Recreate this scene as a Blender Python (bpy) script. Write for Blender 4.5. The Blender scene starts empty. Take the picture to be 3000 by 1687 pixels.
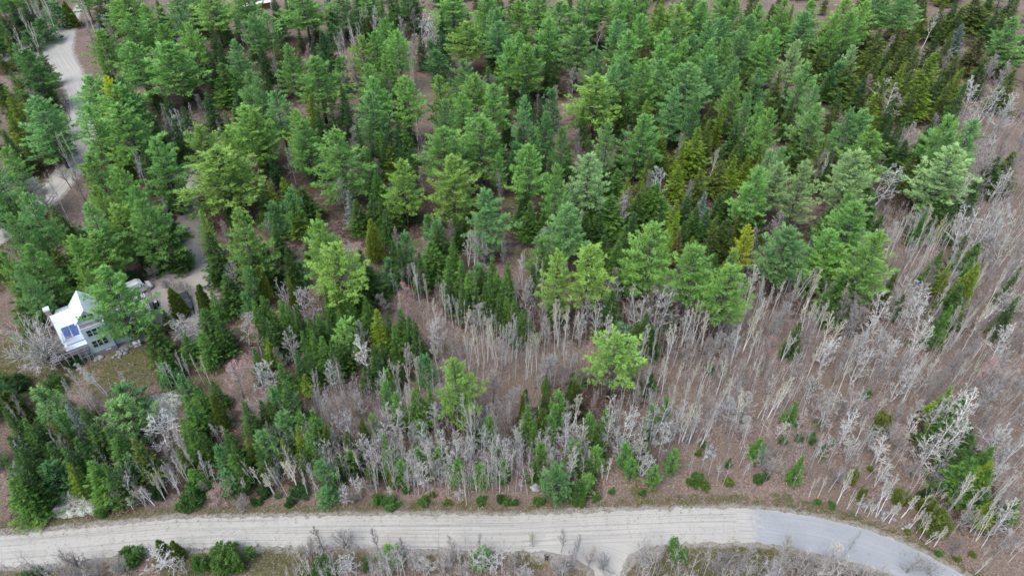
import bpy, math, random
import numpy as np
from mathutils import Vector, Matrix, noise
R = math.radians
SC = bpy.context.scene
C = SC.collection
# ------------------------------------------------------------------ camera
cam = bpy.data.cameras.new('camera'); co = bpy.data.objects.new('camera', cam); C.objects.link(co)
cam.sensor_width = 36; cam.lens = 24; cam.clip_end = 5000; cam.clip_start = .5
co.location = (0, 0, 88); co.rotation_euler = (R(90-40.3), 0, 0)
SC.camera = co
# ------------------------------------------------------------------ light: thin bright overcast
EL, AZ = R(58), R(-140)          # sun behind and left of the camera
wd = bpy.data.worlds.new('World'); SC.world = wd; wd.use_nodes = True
nt = wd.node_tree; bg = nt.nodes['Background']
sky = nt.nodes.new('ShaderNodeTexSky'); sky.sky_type = 'NISHITA'; sky.sun_disc = False
sky.sun_elevation = EL; sky.sun_rotation = AZ; sky.air_density = 1.0; sky.dust_density = 1.6; sky.ozone_density = 1.0
hs = nt.nodes.new('ShaderNodeHueSaturation'); hs.inputs['Saturation'].default_value = .85      # cloud cover greys the sky light
nt.links.new(sky.outputs[0], hs.inputs['Color']); nt.links.new(hs.outputs[0], bg.inputs[0]); bg.inputs[1].default_value = 0.15
sl = bpy.data.lights.new('sun', 'SUN'); sl.energy = 1.3; sl.angle = R(40); sl.color = (1, .985, .96)
so = bpy.data.objects.new('sun', sl); C.objects.link(so)
sd = Vector((math.sin(AZ)*math.cos(EL), math.cos(AZ)*math.cos(EL), math.sin(EL)))
so.rotation_euler = sd.to_track_quat('Z', 'Y').to_euler(); so.location = (0, 0, 200)
SC.view_settings.view_transform = 'Standard'; SC.view_settings.look = 'None'
SC.view_settings.exposure = 1.0; SC.view_settings.gamma = 1
SC.render.engine = 'CYCLES'
SC.cycles.max_bounces = 5; SC.cycles.diffuse_bounces = 3; SC.cycles.transmission_bounces = 3; SC.cycles.transparent_max_bounces = 6

# ------------------------------------------------------------------ measured places (metres on the ground)
ROAD_UP = [(-103.5, 48.74), (-85.17, 49.45), (-71.53, 50.42), (-60.18, 51.62), (-48.63, 52.9), (-36.57, 53.22), (-24.43, 53.49), (-9.78, 53.55), (0.0, 53.49), (14.73, 54.15), (24.64, 54.59), (32.55, 54.7)]
ROAD_LO = [(-98.67, 42.99), (-81.68, 44.37), (-68.99, 45.99), (-62.24, 46.28), (-55.7, 47.1), (-51.37, 47.84), (-44.11, 48.44), (-35.31, 48.84), (-23.54, 48.84), (-17.4, 48.69), (-9.37, 48.24), (0.0, 48.14), (7.02, 48.14), (17.42, 48.84), (23.61, 49.2), (31.77, 49.35)]
ASPH_UP = [(32.35, 54.7), (36.89, 54.37), (44.09, 53.12), (49.85, 51.31), (53.89, 49.45), (56.63, 47.5), (59.23, 45.41), (62.55, 42.53), (66.67, 38.16)]
ASPH_LO = [(31.49, 49.35), (35.4, 49.14), (38.89, 48.54), (43.82, 47.1), (47.08, 46.18), (50.19, 45.03), (53.13, 43.45), (56.33, 39.87), (58.9, 35.7)]
TRACK_L = [(2.82, 48.44), (8.37, 47.25), (10.77, 45.56), (11.3, 43.91), (11.26, 41.19), (11.1, 37.33)]
TRACK_R = [(19.12, 49.14), (16.32, 47.64), (14.98, 46.28), (14.29, 44.37), (13.69, 41.19), (13.45, 37.33)]
BACK_L = [(-185.61, 307.12), (-169.88, 276.14), (-164.76, 256.2), (-164.4, 244.0), (-163.12, 232.68), (-150.75, 216.7), (-140.93, 204.09), (-133.02, 193.71), (-126.35, 181.23), (-119.01, 166.93), (-114.28, 154.14), (-113.09, 143.43), (-113.57, 135.11), (-115.18, 126.74), (-118.86, 117.78)]
BACK_R = [(-180.22, 307.12), (-169.16, 280.25), (-158.7, 250.51), (-149.02, 228.07), (-142.8, 218.39), (-138.01, 211.47), (-131.79, 202.3), (-125.02, 190.18), (-117.82, 176.97), (-112.84, 166.93), (-109.66, 157.66), (-107.18, 145.81), (-106.78, 135.11), (-108.32, 125.41), (-111.57, 115.36)]
WEST_L = [(-164.38, 244.68), (-164.39, 233.3), (-166.54, 226.56), (-171.09, 224.47), (-180.53, 221.26)]
WEST_R = [(-146.89, 212.82), (-157.04, 222.71), (-161.69, 219.82), (-167.28, 217.83), (-175.39, 212.82)]
DRIVE_L = [(-85.94, 150.74), (-81.96, 145.81), (-77.21, 133.67), (-72.55, 121.52), (-69.26, 113.0), (-71.22, 108.46), (-72.69, 105.2), (-71.26, 100.01), (-69.79, 98.02)]
DRIVE_R = [(-82.0, 154.14), (-78.51, 145.81), (-73.71, 133.67), (-68.81, 121.52), (-66.09, 114.17), (-62.11, 107.36), (-58.27, 100.01), (-56.65, 92.3), (-56.05, 88.7)]
THICK = [[(25.54, 74.23), (49.38, 98.02), (75.76, 128.09), (92.76, 128.09), (122.52, 139.57), (125.67, 108.46), (81.36, 43.91), (62.95, 46.76), (54.93, 53.98), (44.29, 57.35), (25.39, 58.51)], [(13.17, 98.02), (53.01, 110.7), (42.16, 72.78), (23.79, 64.0), (14.4, 76.46)], [(-36.9, 74.23), (-5.68, 74.23), (10.72, 65.93), (11.0, 56.49), (-34.9, 56.1)], [(-27.77, 46.76), (9.26, 46.76), (9.75, 41.63), (-31.03, 41.63)], [(16.2, 46.76), (45.38, 44.37), (46.11, 35.3), (15.66, 39.44)], [(126.06, 212.82), (143.92, 176.97), (119.02, 126.74), (106.19, 139.57)], [(-69.44, 46.76), (-55.11, 45.79), (-53.2, 41.63), (-66.5, 41.63)], [(-64.32, 65.93), (-50.39, 65.93), (-47.31, 57.35), (-59.39, 57.35)], [(-23.72, 103.08), (13.17, 98.02), (11.52, 76.46), (-14.4, 76.46)]]
THICK_N = [680, 170, 260, 60, 70, 60, 15, 30, 110]
GREEN = [(-67.0, 82.3, 8), (-86.0, 81.9, 12), (-77.0, 98.0, 7), (24.7, 55.1, 2.5), (22.6, 47.5, 7), (12.3, 54.0, 2), (-66.3, 52.4, 4), (39.6, 55.1, 3), (44.1, 54.0, 3), (48.4, 52.4, 3), (-30.3, 47.7, 8), (28.0, 47.7, 6), (-41.7, 46.8, 7), (19.1, 57.4, 3), (-54.2, 76.5, 5), (1.9, 47.5, 3), (32.7, 47.7, 6), (-30.8, 87.0, 4), (-47.1, 92.3, 5)]
YARD_ROCKS = [(-70.53, 86.03, 0.5), (-69.89, 86.26, 0.55), (-69.33, 86.69, 0.6), (-70.0, 85.51, 0.45), (-69.22, 85.65, 0.55), (-70.61, 85.14, 0.5), (-69.84, 84.76, 0.45), (-73.1, 84.49, 0.6), (-73.67, 84.12, 0.6), (-69.35, 87.69, 0.4), (-70.98, 84.67, 0.45), (-73.7, 85.04, 0.45)]
BANK_ROCKS = [(31.13, 65.12, 0.65), (30.41, 64.0, 1.0), (31.23, 63.56, 0.85), (29.09, 63.81, 0.65), (29.79, 63.22, 0.6), (29.33, 62.78, 0.4)]
LONE_ROCKS = [(3.5, 57.98, 1.0), (-62.92, 77.02, 0.6), (-47.07, 72.8, 0.6), (-46.15, 71.06, 0.9), (-45.22, 69.66, 0.7), (-71.26, 114.85, 0.7), (-46.79, 68.59, 0.6)]
RIPRAP = [(56.31, 52.07, 0.3376670228275717), (56.8, 51.54, 0.2520008458374409), (52.86, 52.96, 0.261052337508918), (50.86, 54.86, 0.33697760084003486), (51.16, 54.97, 0.3538570776886043), (55.85, 51.77, 0.44213498167877896), (53.13, 53.63, 0.33190938601256725), (51.77, 54.45, 0.41107743666486796), (50.24, 55.39, 0.28811131719678107), (55.27, 51.59, 0.26188405931678316), (54.43, 52.87, 0.3469342616806045), (53.4, 53.8, 0.4502882577290516), (53.08, 54.2, 0.2672554710984274), (53.02, 53.09, 0.4775090252090721)]
LEDGES = [[(-61.85, 73.5), (-61.76, 75.34), (-59.35, 76.46), (-56.75, 77.22), (-55.22, 74.97), (-54.41, 71.71), (-55.27, 70.31), (-58.45, 69.96), (-60.68, 71.36)], [(-67.64, 53.71), (-68.4, 56.49), (-67.48, 57.93), (-63.92, 57.35), (-59.92, 56.32), (-58.12, 55.65), (-58.49, 54.26), (-61.97, 53.33), (-64.73, 53.01)]]
PROPS = {'person': (4.63, 46.66, 0.0), 'canoe': (-85.49, 154.14, 0.0), 'box': (-67.77, 87.59, 0.0), 'barrel': (-70.61, 89.39, 0.0), 'tub_a': (-69.89, 91.08, 0.0), 'tub_b': (-69.55, 90.28, 0.0), 'shed': (-68.24, 93.36, -0.0), 'mower': (-68.72, 98.47, 0.0), 'post': (-54.78, 96.38, 0.0), 'cottage': (-97.93, 266.72, 3.0), 'cottage2': (-95.46, 269.9, 3.0)}
LOGS = [((-20.88, 106.06), (-18.29, 104.35), 0.14), ((-62.77, 100.21), (-60.16, 95.37), 0.12), ((33.8, 71.55), (36.42, 69.92), 0.1), ((28.16, 71.55), (31.71, 69.92), 0.1), ((61.23, 68.33), (63.38, 66.52), 0.1), ((68.3, 75.5), (67.6, 78.45), 0.09), ((37.06, 77.85), (39.08, 75.21), 0.1), ((-40.39, 121.52), (-36.41, 120.25), 0.12), ((9.33, 51.23), (10.41, 50.82), 0.05), ((101.55, 163.13), (106.39, 166.93), 0.15), ((40.28, 69.92), (41.57, 67.03), 0.08)]

# ------------------------------------------------------------------ materials
def mat(name): 
    m = bpy.data.materials.new(name); m.use_nodes = True
    n = m.node_tree.nodes; b = n['Principled BSDF']; return m, m.node_tree, b
def N(t, typ, **kw):
    n = t.nodes.new(typ)
    for k, v in kw.items():
        if isinstance(k, str) and hasattr(n, k): setattr(n, k, v)
    return n
def noise_node(t, scale, detail=4, rough=.6, vec=None):
    n = t.nodes.new('ShaderNodeTexNoise'); n.inputs['Scale'].default_value = scale
    n.inputs['Detail'].default_value = detail; n.inputs['Roughness'].default_value = rough
    if vec is not None: t.links.new(vec, n.inputs['Vector'])
    return n
def ramp(t, fac, stops):
    r = t.nodes.new('ShaderNodeValToRGB'); e = r.color_ramp.elements
    while len(e) < len(stops): e.new(.5)
    for i, (p, c) in enumerate(stops): e[i].position = p; e[i].color = (*c, 1) if len(c) == 3 else c
    t.links.new(fac, r.inputs[0]); return r.outputs[0]
def mixc(t, fac, a, b, mode='MIX'):
    m = t.nodes.new('ShaderNodeMix'); m.data_type = 'RGBA'; m.blend_type = mode
    for s, v in ((m.inputs[0], fac), (m.inputs[6], a), (m.inputs[7], b)):
        if hasattr(v, 'links') or hasattr(v, 'is_linked'): t.links.new(v, s)
        elif isinstance(v, (int, float)): s.default_value = v
        else: s.default_value = (*v, 1)
    return m.outputs[2]
def mathn(t, op, a, b=0.):
    m = t.nodes.new('ShaderNodeMath'); m.operation = op
    for s, v in ((m.inputs[0], a), (m.inputs[1], b)):
        if hasattr(v, 'is_linked'): t.links.new(v, s)
        else: s.default_value = v
    return m.outputs[0]
def pos(t):
    g = t.nodes.new('ShaderNodeNewGeometry'); return g.outputs['Position']
def objc(t):
    g = t.nodes.new('ShaderNodeTexCoord'); return g.outputs['Object']
def bump(t, b, h, s=.5, d=.05):
    n = t.nodes.new('ShaderNodeBump'); n.inputs['Strength'].default_value = s; n.inputs['Distance'].default_value = d
    t.links.new(h, n.inputs['Height']); t.links.new(n.outputs[0], b.inputs['Normal'])

def foliage_mat(name, trans=.3):
    m, t, b = mat(name)
    oi = t.nodes.new('ShaderNodeObjectInfo'); at = t.nodes.new('ShaderNodeAttribute'); at.attribute_name = 'tone'
    vm = t.nodes.new('ShaderNodeVectorMath'); vm.operation = 'SCALE'
    t.links.new(oi.outputs['Color'], vm.inputs[0]); t.links.new(at.outputs['Fac'], vm.inputs['Scale'])
    # young tips are yellower than old needles
    hs = mixc(t, mathn(t, 'MULTIPLY', mathn(t, 'SUBTRACT', at.outputs['Fac'], .9), .5), vm.outputs[0], (.30, .36, .06))
    b.inputs['Roughness'].default_value = .65; b.inputs['Specular IOR Level'].default_value = .25
    t.links.new(hs, b.inputs['Base Color'])
    tr = t.nodes.new('ShaderNodeBsdfTranslucent'); t.links.new(hs, tr.inputs[0])
    mx = t.nodes.new('ShaderNodeMixShader'); mx.inputs[0].default_value = trans
    t.links.new(b.outputs[0], mx.inputs[1]); t.links.new(tr.outputs[0], mx.inputs[2])
    t.links.new(mx.outputs[0], t.nodes['Material Output'].inputs[0]); return m
M = {}
M['needles'] = foliage_mat('needles'); M['leaves'] = foliage_mat('leaves', .35)
def bark_mat(name, dark, mult=.6, scale=2.5, th=(.45, .6)):
    m, t, b = mat(name); oi = t.nodes.new('ShaderNodeObjectInfo')
    n = noise_node(t, scale, 5, .7, objc(t))
    f = ramp(t, n.outputs[0], [(th[0], (1, 1, 1)), (th[1], (0, 0, 0))])
    c = mixc(t, f, oi.outputs['Color'], dark); t.links.new(c, b.inputs['Base Color'])
    b.inputs['Roughness'].default_value = .9; b.inputs['Specular IOR Level'].default_value = .1
    return m
M['pine_bark'] = bark_mat('pine_bark', (.07, .06, .055))
M['grey_bark'] = bark_mat('grey_bark', (.16, .14, .13), scale=1.3, th=(.35, .6))
M['birch_bark'] = bark_mat('birch_bark', (.09, .075, .065), scale=4, th=(.33, .4))
m, t, b = mat('twigs'); oi = t.nodes.new('ShaderNodeObjectInfo'); t.links.new(oi.outputs['Color'], b.inputs['Base Color'])
b.inputs['Roughness'].default_value = .85; b.inputs['Specular IOR Level'].default_value = .1; M['twigs'] = m
m, t, b = mat('sapling_bark'); oi = t.nodes.new('ShaderNodeObjectInfo'); at = t.nodes.new('ShaderNodeAttribute'); at.attribute_name = 'tone'; vm = t.nodes.new('ShaderNodeVectorMath'); vm.operation = 'SCALE'
t.links.new(oi.outputs['Color'], vm.inputs[0]); t.links.new(at.outputs['Fac'], vm.inputs['Scale']); t.links.new(vm.outputs[0], b.inputs['Base Color'])
b.inputs['Roughness'].default_value = .85; b.inputs['Specular IOR Level'].default_value = .1; M['sapling'] = m

# ground: leaf litter, needle duff, green moss and grass, worn soil
m, t, b = mat('leaf_litter_ground'); P = pos(t)
n1 = noise_node(t, 3.2, 8, .75, P); n2 = noise_node(t, .12, 4, .6, P); n3 = noise_node(t, 9, 3, .8, P); n4 = noise_node(t, .55, 4, .6, P)
litter = ramp(t, n1.outputs[0], [(.3, (.055, .040, .030)), (.44, (.17, .122, .098)), (.56, (.29, .215, .175)), (.7, (.46, .375, .32))])
litter = mixc(t, ramp(t, n2.outputs[0], [(.4, (0, 0, 0)), (.62, (1, 1, 1))]), litter, mixc(t, .6, litter, (.16, .125, .09)))
fleck = ramp(t, n3.outputs[0], [(.62, (0, 0, 0)), (.70, (1, 1, 1))])
litter = mixc(t, mathn(t, 'MULTIPLY', fleck, .5), litter, (.48, .36, .30))
za = t.nodes.new('ShaderNodeAttribute'); za.attribute_name = 'zone'; sp = t.nodes.new('ShaderNodeSeparateColor'); t.links.new(za.outputs['Color'], sp.inputs[0])
def zonef(ch, k=1.4):
    s = mathn(t, 'ADD', sp.outputs[ch], mathn(t, 'MULTIPLY', mathn(t, 'SUBTRACT', n4.outputs[0], .5), k))
    return ramp(t, s, [(.38, (0, 0, 0)), (.62, (1, 1, 1))])
duff = ramp(t, n1.outputs[0], [(.3, (.035, .025, .02)), (.55, (.10, .068, .052)), (.75, (.18, .13, .10))])
grass = ramp(t, n1.outputs[0], [(.3, (.05, .05, .022)), (.5, (.12, .11, .052)), (.62, (.19, .17, .09)), (.75, (.30, .26, .17))])
soil = ramp(t, n1.outputs[0], [(.3, (.20, .18, .16)), (.55, (.36, .33, .29)), (.75, (.5, .47, .42))])
c = mixc(t, zonef(1), litter, duff); c = mixc(t, zonef(0), c, grass); c = mixc(t, zonef(2, .8), c, soil)
t.links.new(c, b.inputs['Base Color']); b.inputs['Roughness'].default_value = .95; b.inputs['Specular IOR Level'].default_value = .1
bump(t, b, n1.outputs[0], .9, .25); M['ground'] = m

def road_mat(name, cols, lane, rough=.9, spill=None):
    m, t, b = mat(name); P = pos(t)
    uv = t.nodes.new('ShaderNodeUVMap'); uv.uv_map = 'along'
    mp = t.nodes.new('ShaderNodeMapping'); mp.inputs['Scale'].default_value = (.035, 2.6, 1); t.links.new(uv.outputs[0], mp.inputs[0])
    s = noise_node(t, 1, 5, .6, mp.outputs[0]); g = noise_node(t, 14, 3, .8, P); w = noise_node(t, .25, 4, .6, P); w2 = noise_node(t, 1.4, 5, .7, P)
    c = ramp(t, g.outputs[0], [(.3, cols[0]), (.5, cols[1]), (.72, cols[2])])
    f = ramp(t, s.outputs[0], [(.48, (0, 0, 0)), (.62, (1, 1, 1))])
    c = mixc(t, mathn(t, 'MULTIPLY', f, lane[1]), c, lane[0])
    c = mixc(t, mathn(t, 'MULTIPLY', ramp(t, w.outputs[0], [(.42, (0, 0, 0)), (.65, (1, 1, 1))]), .35), c, cols[0])
    if spill:
        su = t.nodes.new('ShaderNodeSeparateXYZ'); t.links.new(uv.outputs[0], su.inputs[0])
        e = mathn(t, 'SUBTRACT', spill[0], su.outputs[0]); 
        v = mathn(t, 'ADD', mathn(t, 'MULTIPLY', e, .35), mathn(t, 'MULTIPLY', mathn(t, 'SUBTRACT', w2.outputs[0], .5), 3.5))
        edge = mathn(t, 'SUBTRACT', mathn(t, 'ABSOLUTE', mathn(t, 'SUBTRACT', su.outputs[1], 3.), 0), 2.75)
        v2 = mathn(t, 'ADD', mathn(t, 'MULTIPLY', edge, 2.0), mathn(t, 'MULTIPLY', mathn(t, 'SUBTRACT', w2.outputs[0], .35), 2.))
        ff = mathn(t, 'MAXIMUM', ramp(t, v, [(.2, (0, 0, 0)), (.8, (1, 1, 1))]), mathn(t, 'MULTIPLY', ramp(t, v2, [(.3, (0, 0, 0)), (.8, (1, 1, 1))]), .7))
        sc_ = ramp(t, g.outputs[0], [(.3, (.34, .32, .275)), (.5, (.45, .425, .375)), (.72, (.54, .515, .455))])
        sc_ = mixc(t, mathn(t, 'MULTIPLY', f, .8), sc_, (.31, .285, .25)); sc_ = mixc(t, mathn(t, 'MULTIPLY', ramp(t, w.outputs[0], [(.42, (0, 0, 0)), (.65, (1, 1, 1))]), .35), sc_, (.34, .32, .275)); c = mixc(t, ff, c, sc_)
    t.links.new(c, b.inputs['Base Color']); b.inputs['Roughness'].default_value = rough; b.inputs['Specular IOR Level'].default_value = .2
    bump(t, b, g.outputs[0], .5, .04); return m
M['gravel'] = road_mat('pale_gravel', ((.34, .32, .275), (.45, .425, .375), (.54, .515, .455)), ((.31, .285, .25), .8))
M['track'] = road_mat('brown_gravel', ((.24, .21, .185), (.37, .33, .295), (.47, .43, .395)), ((.31, .275, .245), .7))
M['asphalt'] = road_mat('worn_asphalt', ((.26, .27, .27), (.32, .328, .328), (.38, .387, .385)), ((.37, .375, .37), .6), .85, (4., (.455, .43, .38)))

def plain(name, col, rough=.6, metal=0., var=.12, scale=3., spec=.4):
    m, t, b = mat(name); n = noise_node(t, scale, 5, .65, objc(t))
    lo = tuple(x*(1-var*1.6) for x in col); hi = tuple(min(1, x*(1+var)) for x in col)
    t.links.new(ramp(t, n.outputs[0], [(.3, lo), (.7, hi)]), b.inputs['Base Color'])
    b.inputs['Roughness'].default_value = rough; b.inputs['Metallic'].default_value = metal; b.inputs['Specular IOR Level'].default_value = spec
    return m
M['metal_roof'] = plain('white_metal_roof', (.72, .77, .79), .38, 0, .06, .7, .5)
M['siding'] = plain('pale_blue_grey_siding', (.47, .54, .585), .7, 0, .05)
M['trim'] = plain('sage_trim', (.34, .42, .38), .6, 0, .08)
M['glass'] = plain('dark_window_glass', (.02, .025, .03), .08, 0, .3, 1, .8)
M['skylight'] = plain('blue_skylight_glass', (.04, .10, .28), .12, 0, .35, 2.5, .8)
M['deck_wood'] = plain('weathered_deck_wood', (.20, .17, .16), .85, 0, .3, 2)
M['pale_wood'] = plain('pale_new_wood', (.58, .50, .42), .8, 0, .12, 2)
M['grey_wood'] = plain('silvered_railing_wood', (.42, .42, .43), .85, 0, .15, 2)
M['brick'] = plain('chimney_masonry', (.36, .30, .26), .9, 0, .3, 6)
M['white'] = plain('white_paint', (.78, .78, .76), .5, 0, .05)
M['conc'] = plain('grey_foundation', (.24, .235, .235), .9, 0, .12)
M['flat_roof'] = plain('weathered_flat_roof_litter', (.47, .45, .47), .85, 0, .4, 1.6)
M['dark'] = plain('near_black_finish', (.03, .028, .03), .7, 0, .3)  # even near-black colour of the timber, bench, tubs and mower
M['tyre'] = plain('tyre_rubber', (.025, .025, .025), .85)
M['car_grey'] = plain('dark_grey_car_paint', (.10, .11, .12), .25, .5, .2, 1.5)
M['car_glass'] = plain('car_glass', (.015, .02, .025), .06, 0, .2, 1, .9)
M['chrome'] = plain('bright_metal', (.6, .6, .6), .25, .9)
M['van'] = plain('dusty_white_van_paint', (.70, .71, .68), .4, 0, .14, 1.2)
M['green_hull'] = plain('green_canoe_hull', (.01, .17, .12), .35, 0, .15)
M['rust'] = plain('rust_brown_wall', (.30, .12, .05), .8, 0, .2)
M['slate'] = plain('slate_blue_cover', (.17, .21, .24), .6, 0, .2)
M['log'] = plain('bleached_log', (.40, .33, .27), .9, 0, .3)
M['cloth'] = plain('dark_purple_jacket', (.05, .04, .07), .9)
M['cloth2'] = plain('dark_trousers', (.03, .03, .045), .9)
M['skin'] = plain('skin', (.45, .28, .2), .6)
M['hair'] = plain('dark_hair', (.02, .015, .012), .7)
m, t, b = mat('granite'); n = noise_node(t, 3, 7, .7, objc(t)); n2 = noise_node(t, 1.1, 4, .6, pos(t))
c = ramp(t, n.outputs[0], [(.3, (.09, .09, .092)), (.5, (.22, .22, .22)), (.7, (.36, .36, .355))])
c = mixc(t, ramp(t, n2.outputs[0], [(.5, (0, 0, 0)), (.6, (1, 1, 1))]), c, (.36, .36, .31)); t.links.new(c, b.inputs['Base Color'])
b.inputs['Roughness'].default_value = .9; bump(t, b, n.outputs[0], .6, .08); M['granite'] = m
m, t, b = mat('lichened_ledge'); P = pos(t); n = noise_node(t, 2.1, 8, .8, P); n2 = noise_node(t, .35, 3, .5, P)
c = ramp(t, n.outputs[0], [(.38, (.05, .04, .03)), (.45, (.20, .19, .15)), (.53, (.40, .43, .36)), (.68, (.62, .64, .57))])
c = mixc(t, ramp(t, n2.outputs[0], [(.58, (0, 0, 0)), (.66, (1, 1, 1))]), c, mixc(t, .6, c, (.20, .20, .21)))
t.links.new(c, b.inputs['Base Color']); b.inputs['Roughness'].default_value = 1; bump(t, b, n.outputs[0], .9, .25); M['ledge'] = m

# ------------------------------------------------------------------ mesh helpers
def link(name, me, mat_, parent=None):
    o = bpy.data.objects.new(name, me); C.objects.link(o)
    if mat_ is not None and not me.materials: me.materials.append(mat_)
    if parent is not None: o.parent = parent
    return o
def mesh_np(name, V, T3, tone=None, mat_=None, smooth=False):
    """triangle mesh straight from arrays"""
    V = np.asarray(V, np.float32); T3 = np.asarray(T3, np.int32)
    me = bpy.data.meshes.new(name); me.vertices.add(len(V)); me.vertices.foreach_set('co', V.ravel())
    me.loops.add(T3.size); me.loops.foreach_set('vertex_index', T3.ravel())
    me.polygons.add(len(T3)); me.polygons.foreach_set('loop_start', np.arange(0, T3.size, 3, dtype=np.int32))
    if smooth: me.polygons.foreach_set('use_smooth', np.ones(len(T3), bool))
    me.update(calc_edges=True)
    if tone is not None:
        a = me.attributes.new('tone', 'FLOAT', 'FACE'); a.data.foreach_set('value', np.asarray(tone, np.float32))
    if mat_: me.materials.append(mat_)
    return me
class MB:
    def __init__(s): s.v = []; s.f = []
    def add(s, v, f):
        k = len(s.v); s.v += [tuple(p) for p in v]; s.f += [tuple(i+k for i in q) for q in f]; return s
    def box(s, x0, x1, y0, y1, z0, z1, mtx=None):
        v = [Vector((x, y, z)) for z in (z0, z1) for y in (y0, y1) for x in (x0, x1)]
        if mtx is not None: v = [mtx @ p for p in v]
        return s.add(v, [(0, 2, 3, 1), (4, 5, 7, 6), (0, 1, 5, 4), (2, 6, 7, 3), (0, 4, 6, 2), (1, 3, 7, 5)])
    def slab(s, q, th):
        """quad of four points thickened downwards"""
        q = [Vector(p) for p in q]; n = (q[1]-q[0]).cross(q[3]-q[0]).normalized()
        if n.z < 0: n = -n
        lo = [p-n*th for p in q]; return s.add(q+lo, [(0, 1, 2, 3), (7, 6, 5, 4), (0, 4, 5, 1), (1, 5, 6, 2), (2, 6, 7, 3), (3, 7, 4, 0)])
    def prism(s, prof, axis0, axis1, fn):
        n = len(prof); v = [fn(p, axis0) for p in prof]+[fn(p, axis1) for p in prof]
        return s.add(v, [tuple(range(n-1, -1, -1)), tuple(range(n, 2*n))]+[(i, (i+1) % n, n+(i+1) % n, n+i) for i in range(n)])
    def tube(s, pts, rad, n=5):
        pts = [Vector(p) for p in pts]; k = len(s.v); a = None
        for i, p in enumerate(pts):
            d = (pts[min(i+1, len(pts)-1)]-pts[max(i-1, 0)]).normalized()
            if a is None: a = d.orthogonal().normalized()
            a = (a-d*a.dot(d)); a = a.normalized() if a.length > 1e-4 else d.orthogonal().normalized()
            bb = d.cross(a)
            for j in range(n):
                w = 2*math.pi*j/n; s.v.append(tuple(p+(a*math.cos(w)+bb*math.sin(w))*rad[i]))
        for i in range(len(pts)-1):
            for j in range(n):
                s.f.append((k+i*n+j, k+i*n+(j+1) % n, k+(i+1)*n+(j+1) % n, k+(i+1)*n+j))
        s.f.append(tuple(k+(len(pts)-1)*n+j for j in range(n))); s.f.append(tuple(k+j for j in range(n-1, -1, -1))); return s
    def build(s, name, mat_, parent=None, smooth=False, bevel=0):
        me = bpy.data.meshes.new(name); me.from_pydata(s.v, [], s.f)
        if smooth: me.polygons.foreach_set('use_smooth', [True]*len(me.polygons))
        o = link(name, me, mat_, parent)
        if bevel:
            md = o.modifiers.new('bevel', 'BEVEL'); md.width = bevel; md.segments = 2; md.limit_method = 'ANGLE'
        return o
    def mesh(s, name, mat_=None, smooth=True):
        me = bpy.data.meshes.new(name); me.from_pydata(s.v, [], s.f)
        if smooth: me.polygons.foreach_set('use_smooth', [True]*len(me.polygons))
        if mat_: me.materials.append(mat_)
        return me
def tag(o, label=None, cat=None, group=None, kind=None):
    if label: o['label'] = label
    if cat: o['category'] = cat
    if group: o['group'] = group
    if kind: o['kind'] = kind
    return o
def empty(name, loc, rz=0.):
    o = bpy.data.objects.new(name, None); C.objects.link(o); o.location = loc; o.rotation_euler = (0, 0, rz)
    o.empty_display_size = .3; return o

# ------------------------------------------------------------------ terrain
def resample(p, n):
    p = np.array(p, float); d = np.r_[0, np.cumsum(np.hypot(*np.diff(p, axis=0).T))]
    s = np.linspace(0, d[-1], n); return np.c_[np.interp(s, d, p[:, 0]), np.interp(s, d, p[:, 1])]
STRIPS = [('gravel_road', ROAD_UP, ROAD_LO, 'gravel', 1.0, 0.), ('paved_road', ASPH_UP, ASPH_LO, 'asphalt', .6, .016), ('side_track', TRACK_L, TRACK_R, 'gravel', .7, .006),
          ('back_road', BACK_L, BACK_R, 'gravel', 1., 0.), ('back_road_branch', WEST_L, WEST_R, 'gravel', 1., .006), ('driveway', DRIVE_L, DRIVE_R, 'track', 1., 0.)]
road_pts = []
for nm, A, B_, mt, st, dz in STRIPS:
    a = resample(A, 90); b = resample(B_, 90); cc = (a+b)/2; hw = np.hypot(*(a-b).T)/2
    for i in range(90):
        for f in (.08, .25, .42, .58, .75, .92): p = a[i]*(1-f)+b[i]*f; road_pts.append((p[0], p[1], hw[i]*.18))
road_pts = np.array(road_pts)
def road_dist(x, y):
    x = np.atleast_1d(x).astype(float); y = np.atleast_1d(y).astype(float); out = np.full(len(x), 1e9)
    near = (np.abs(x) < 270) & (y > 10) & (y < 345); ix = np.where(near)[0]
    for s in range(0, len(ix), 6000):
        k = ix[s:s+6000]; d = np.hypot(x[k, None]-road_pts[None, :, 0], y[k, None]-road_pts[None, :, 1])-road_pts[None, :, 2]
        out[k] = d.min(1)
    return out
HX, HY = -71., 92.
def gz(x, y):
    x = np.atleast_1d(x).astype(float); y = np.atleast_1d(y).astype(float)
    h = .45*np.sin(x*.085+1.7*np.sin(y*.06))*np.cos(y*.071+.8*np.sin(x*.05))+.22*np.sin(x*.31+y*.17)*np.sin(y*.27-x*.13)+.1*np.sin(x*.9+2*np.sin(y*.5))*np.sin(y*.8)
    d = road_dist(x, y); m = np.clip((d-.8)/6., 0, 1)
    hd = np.hypot(x-HX, y-HY); m = m*np.clip((hd-10)/8., 0, 1)
    ditch = -.45*np.exp(-((d-2.4)/.8)**2)*(y > 45)*(y < 62)*(x > -30)
    return h*m+ditch*np.clip(d, 0, 1)-.05-.12*np.clip(1-(d+.6)/.6, 0, 1)
def gz1(x, y): return float(gz(x, y)[0])

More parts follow.
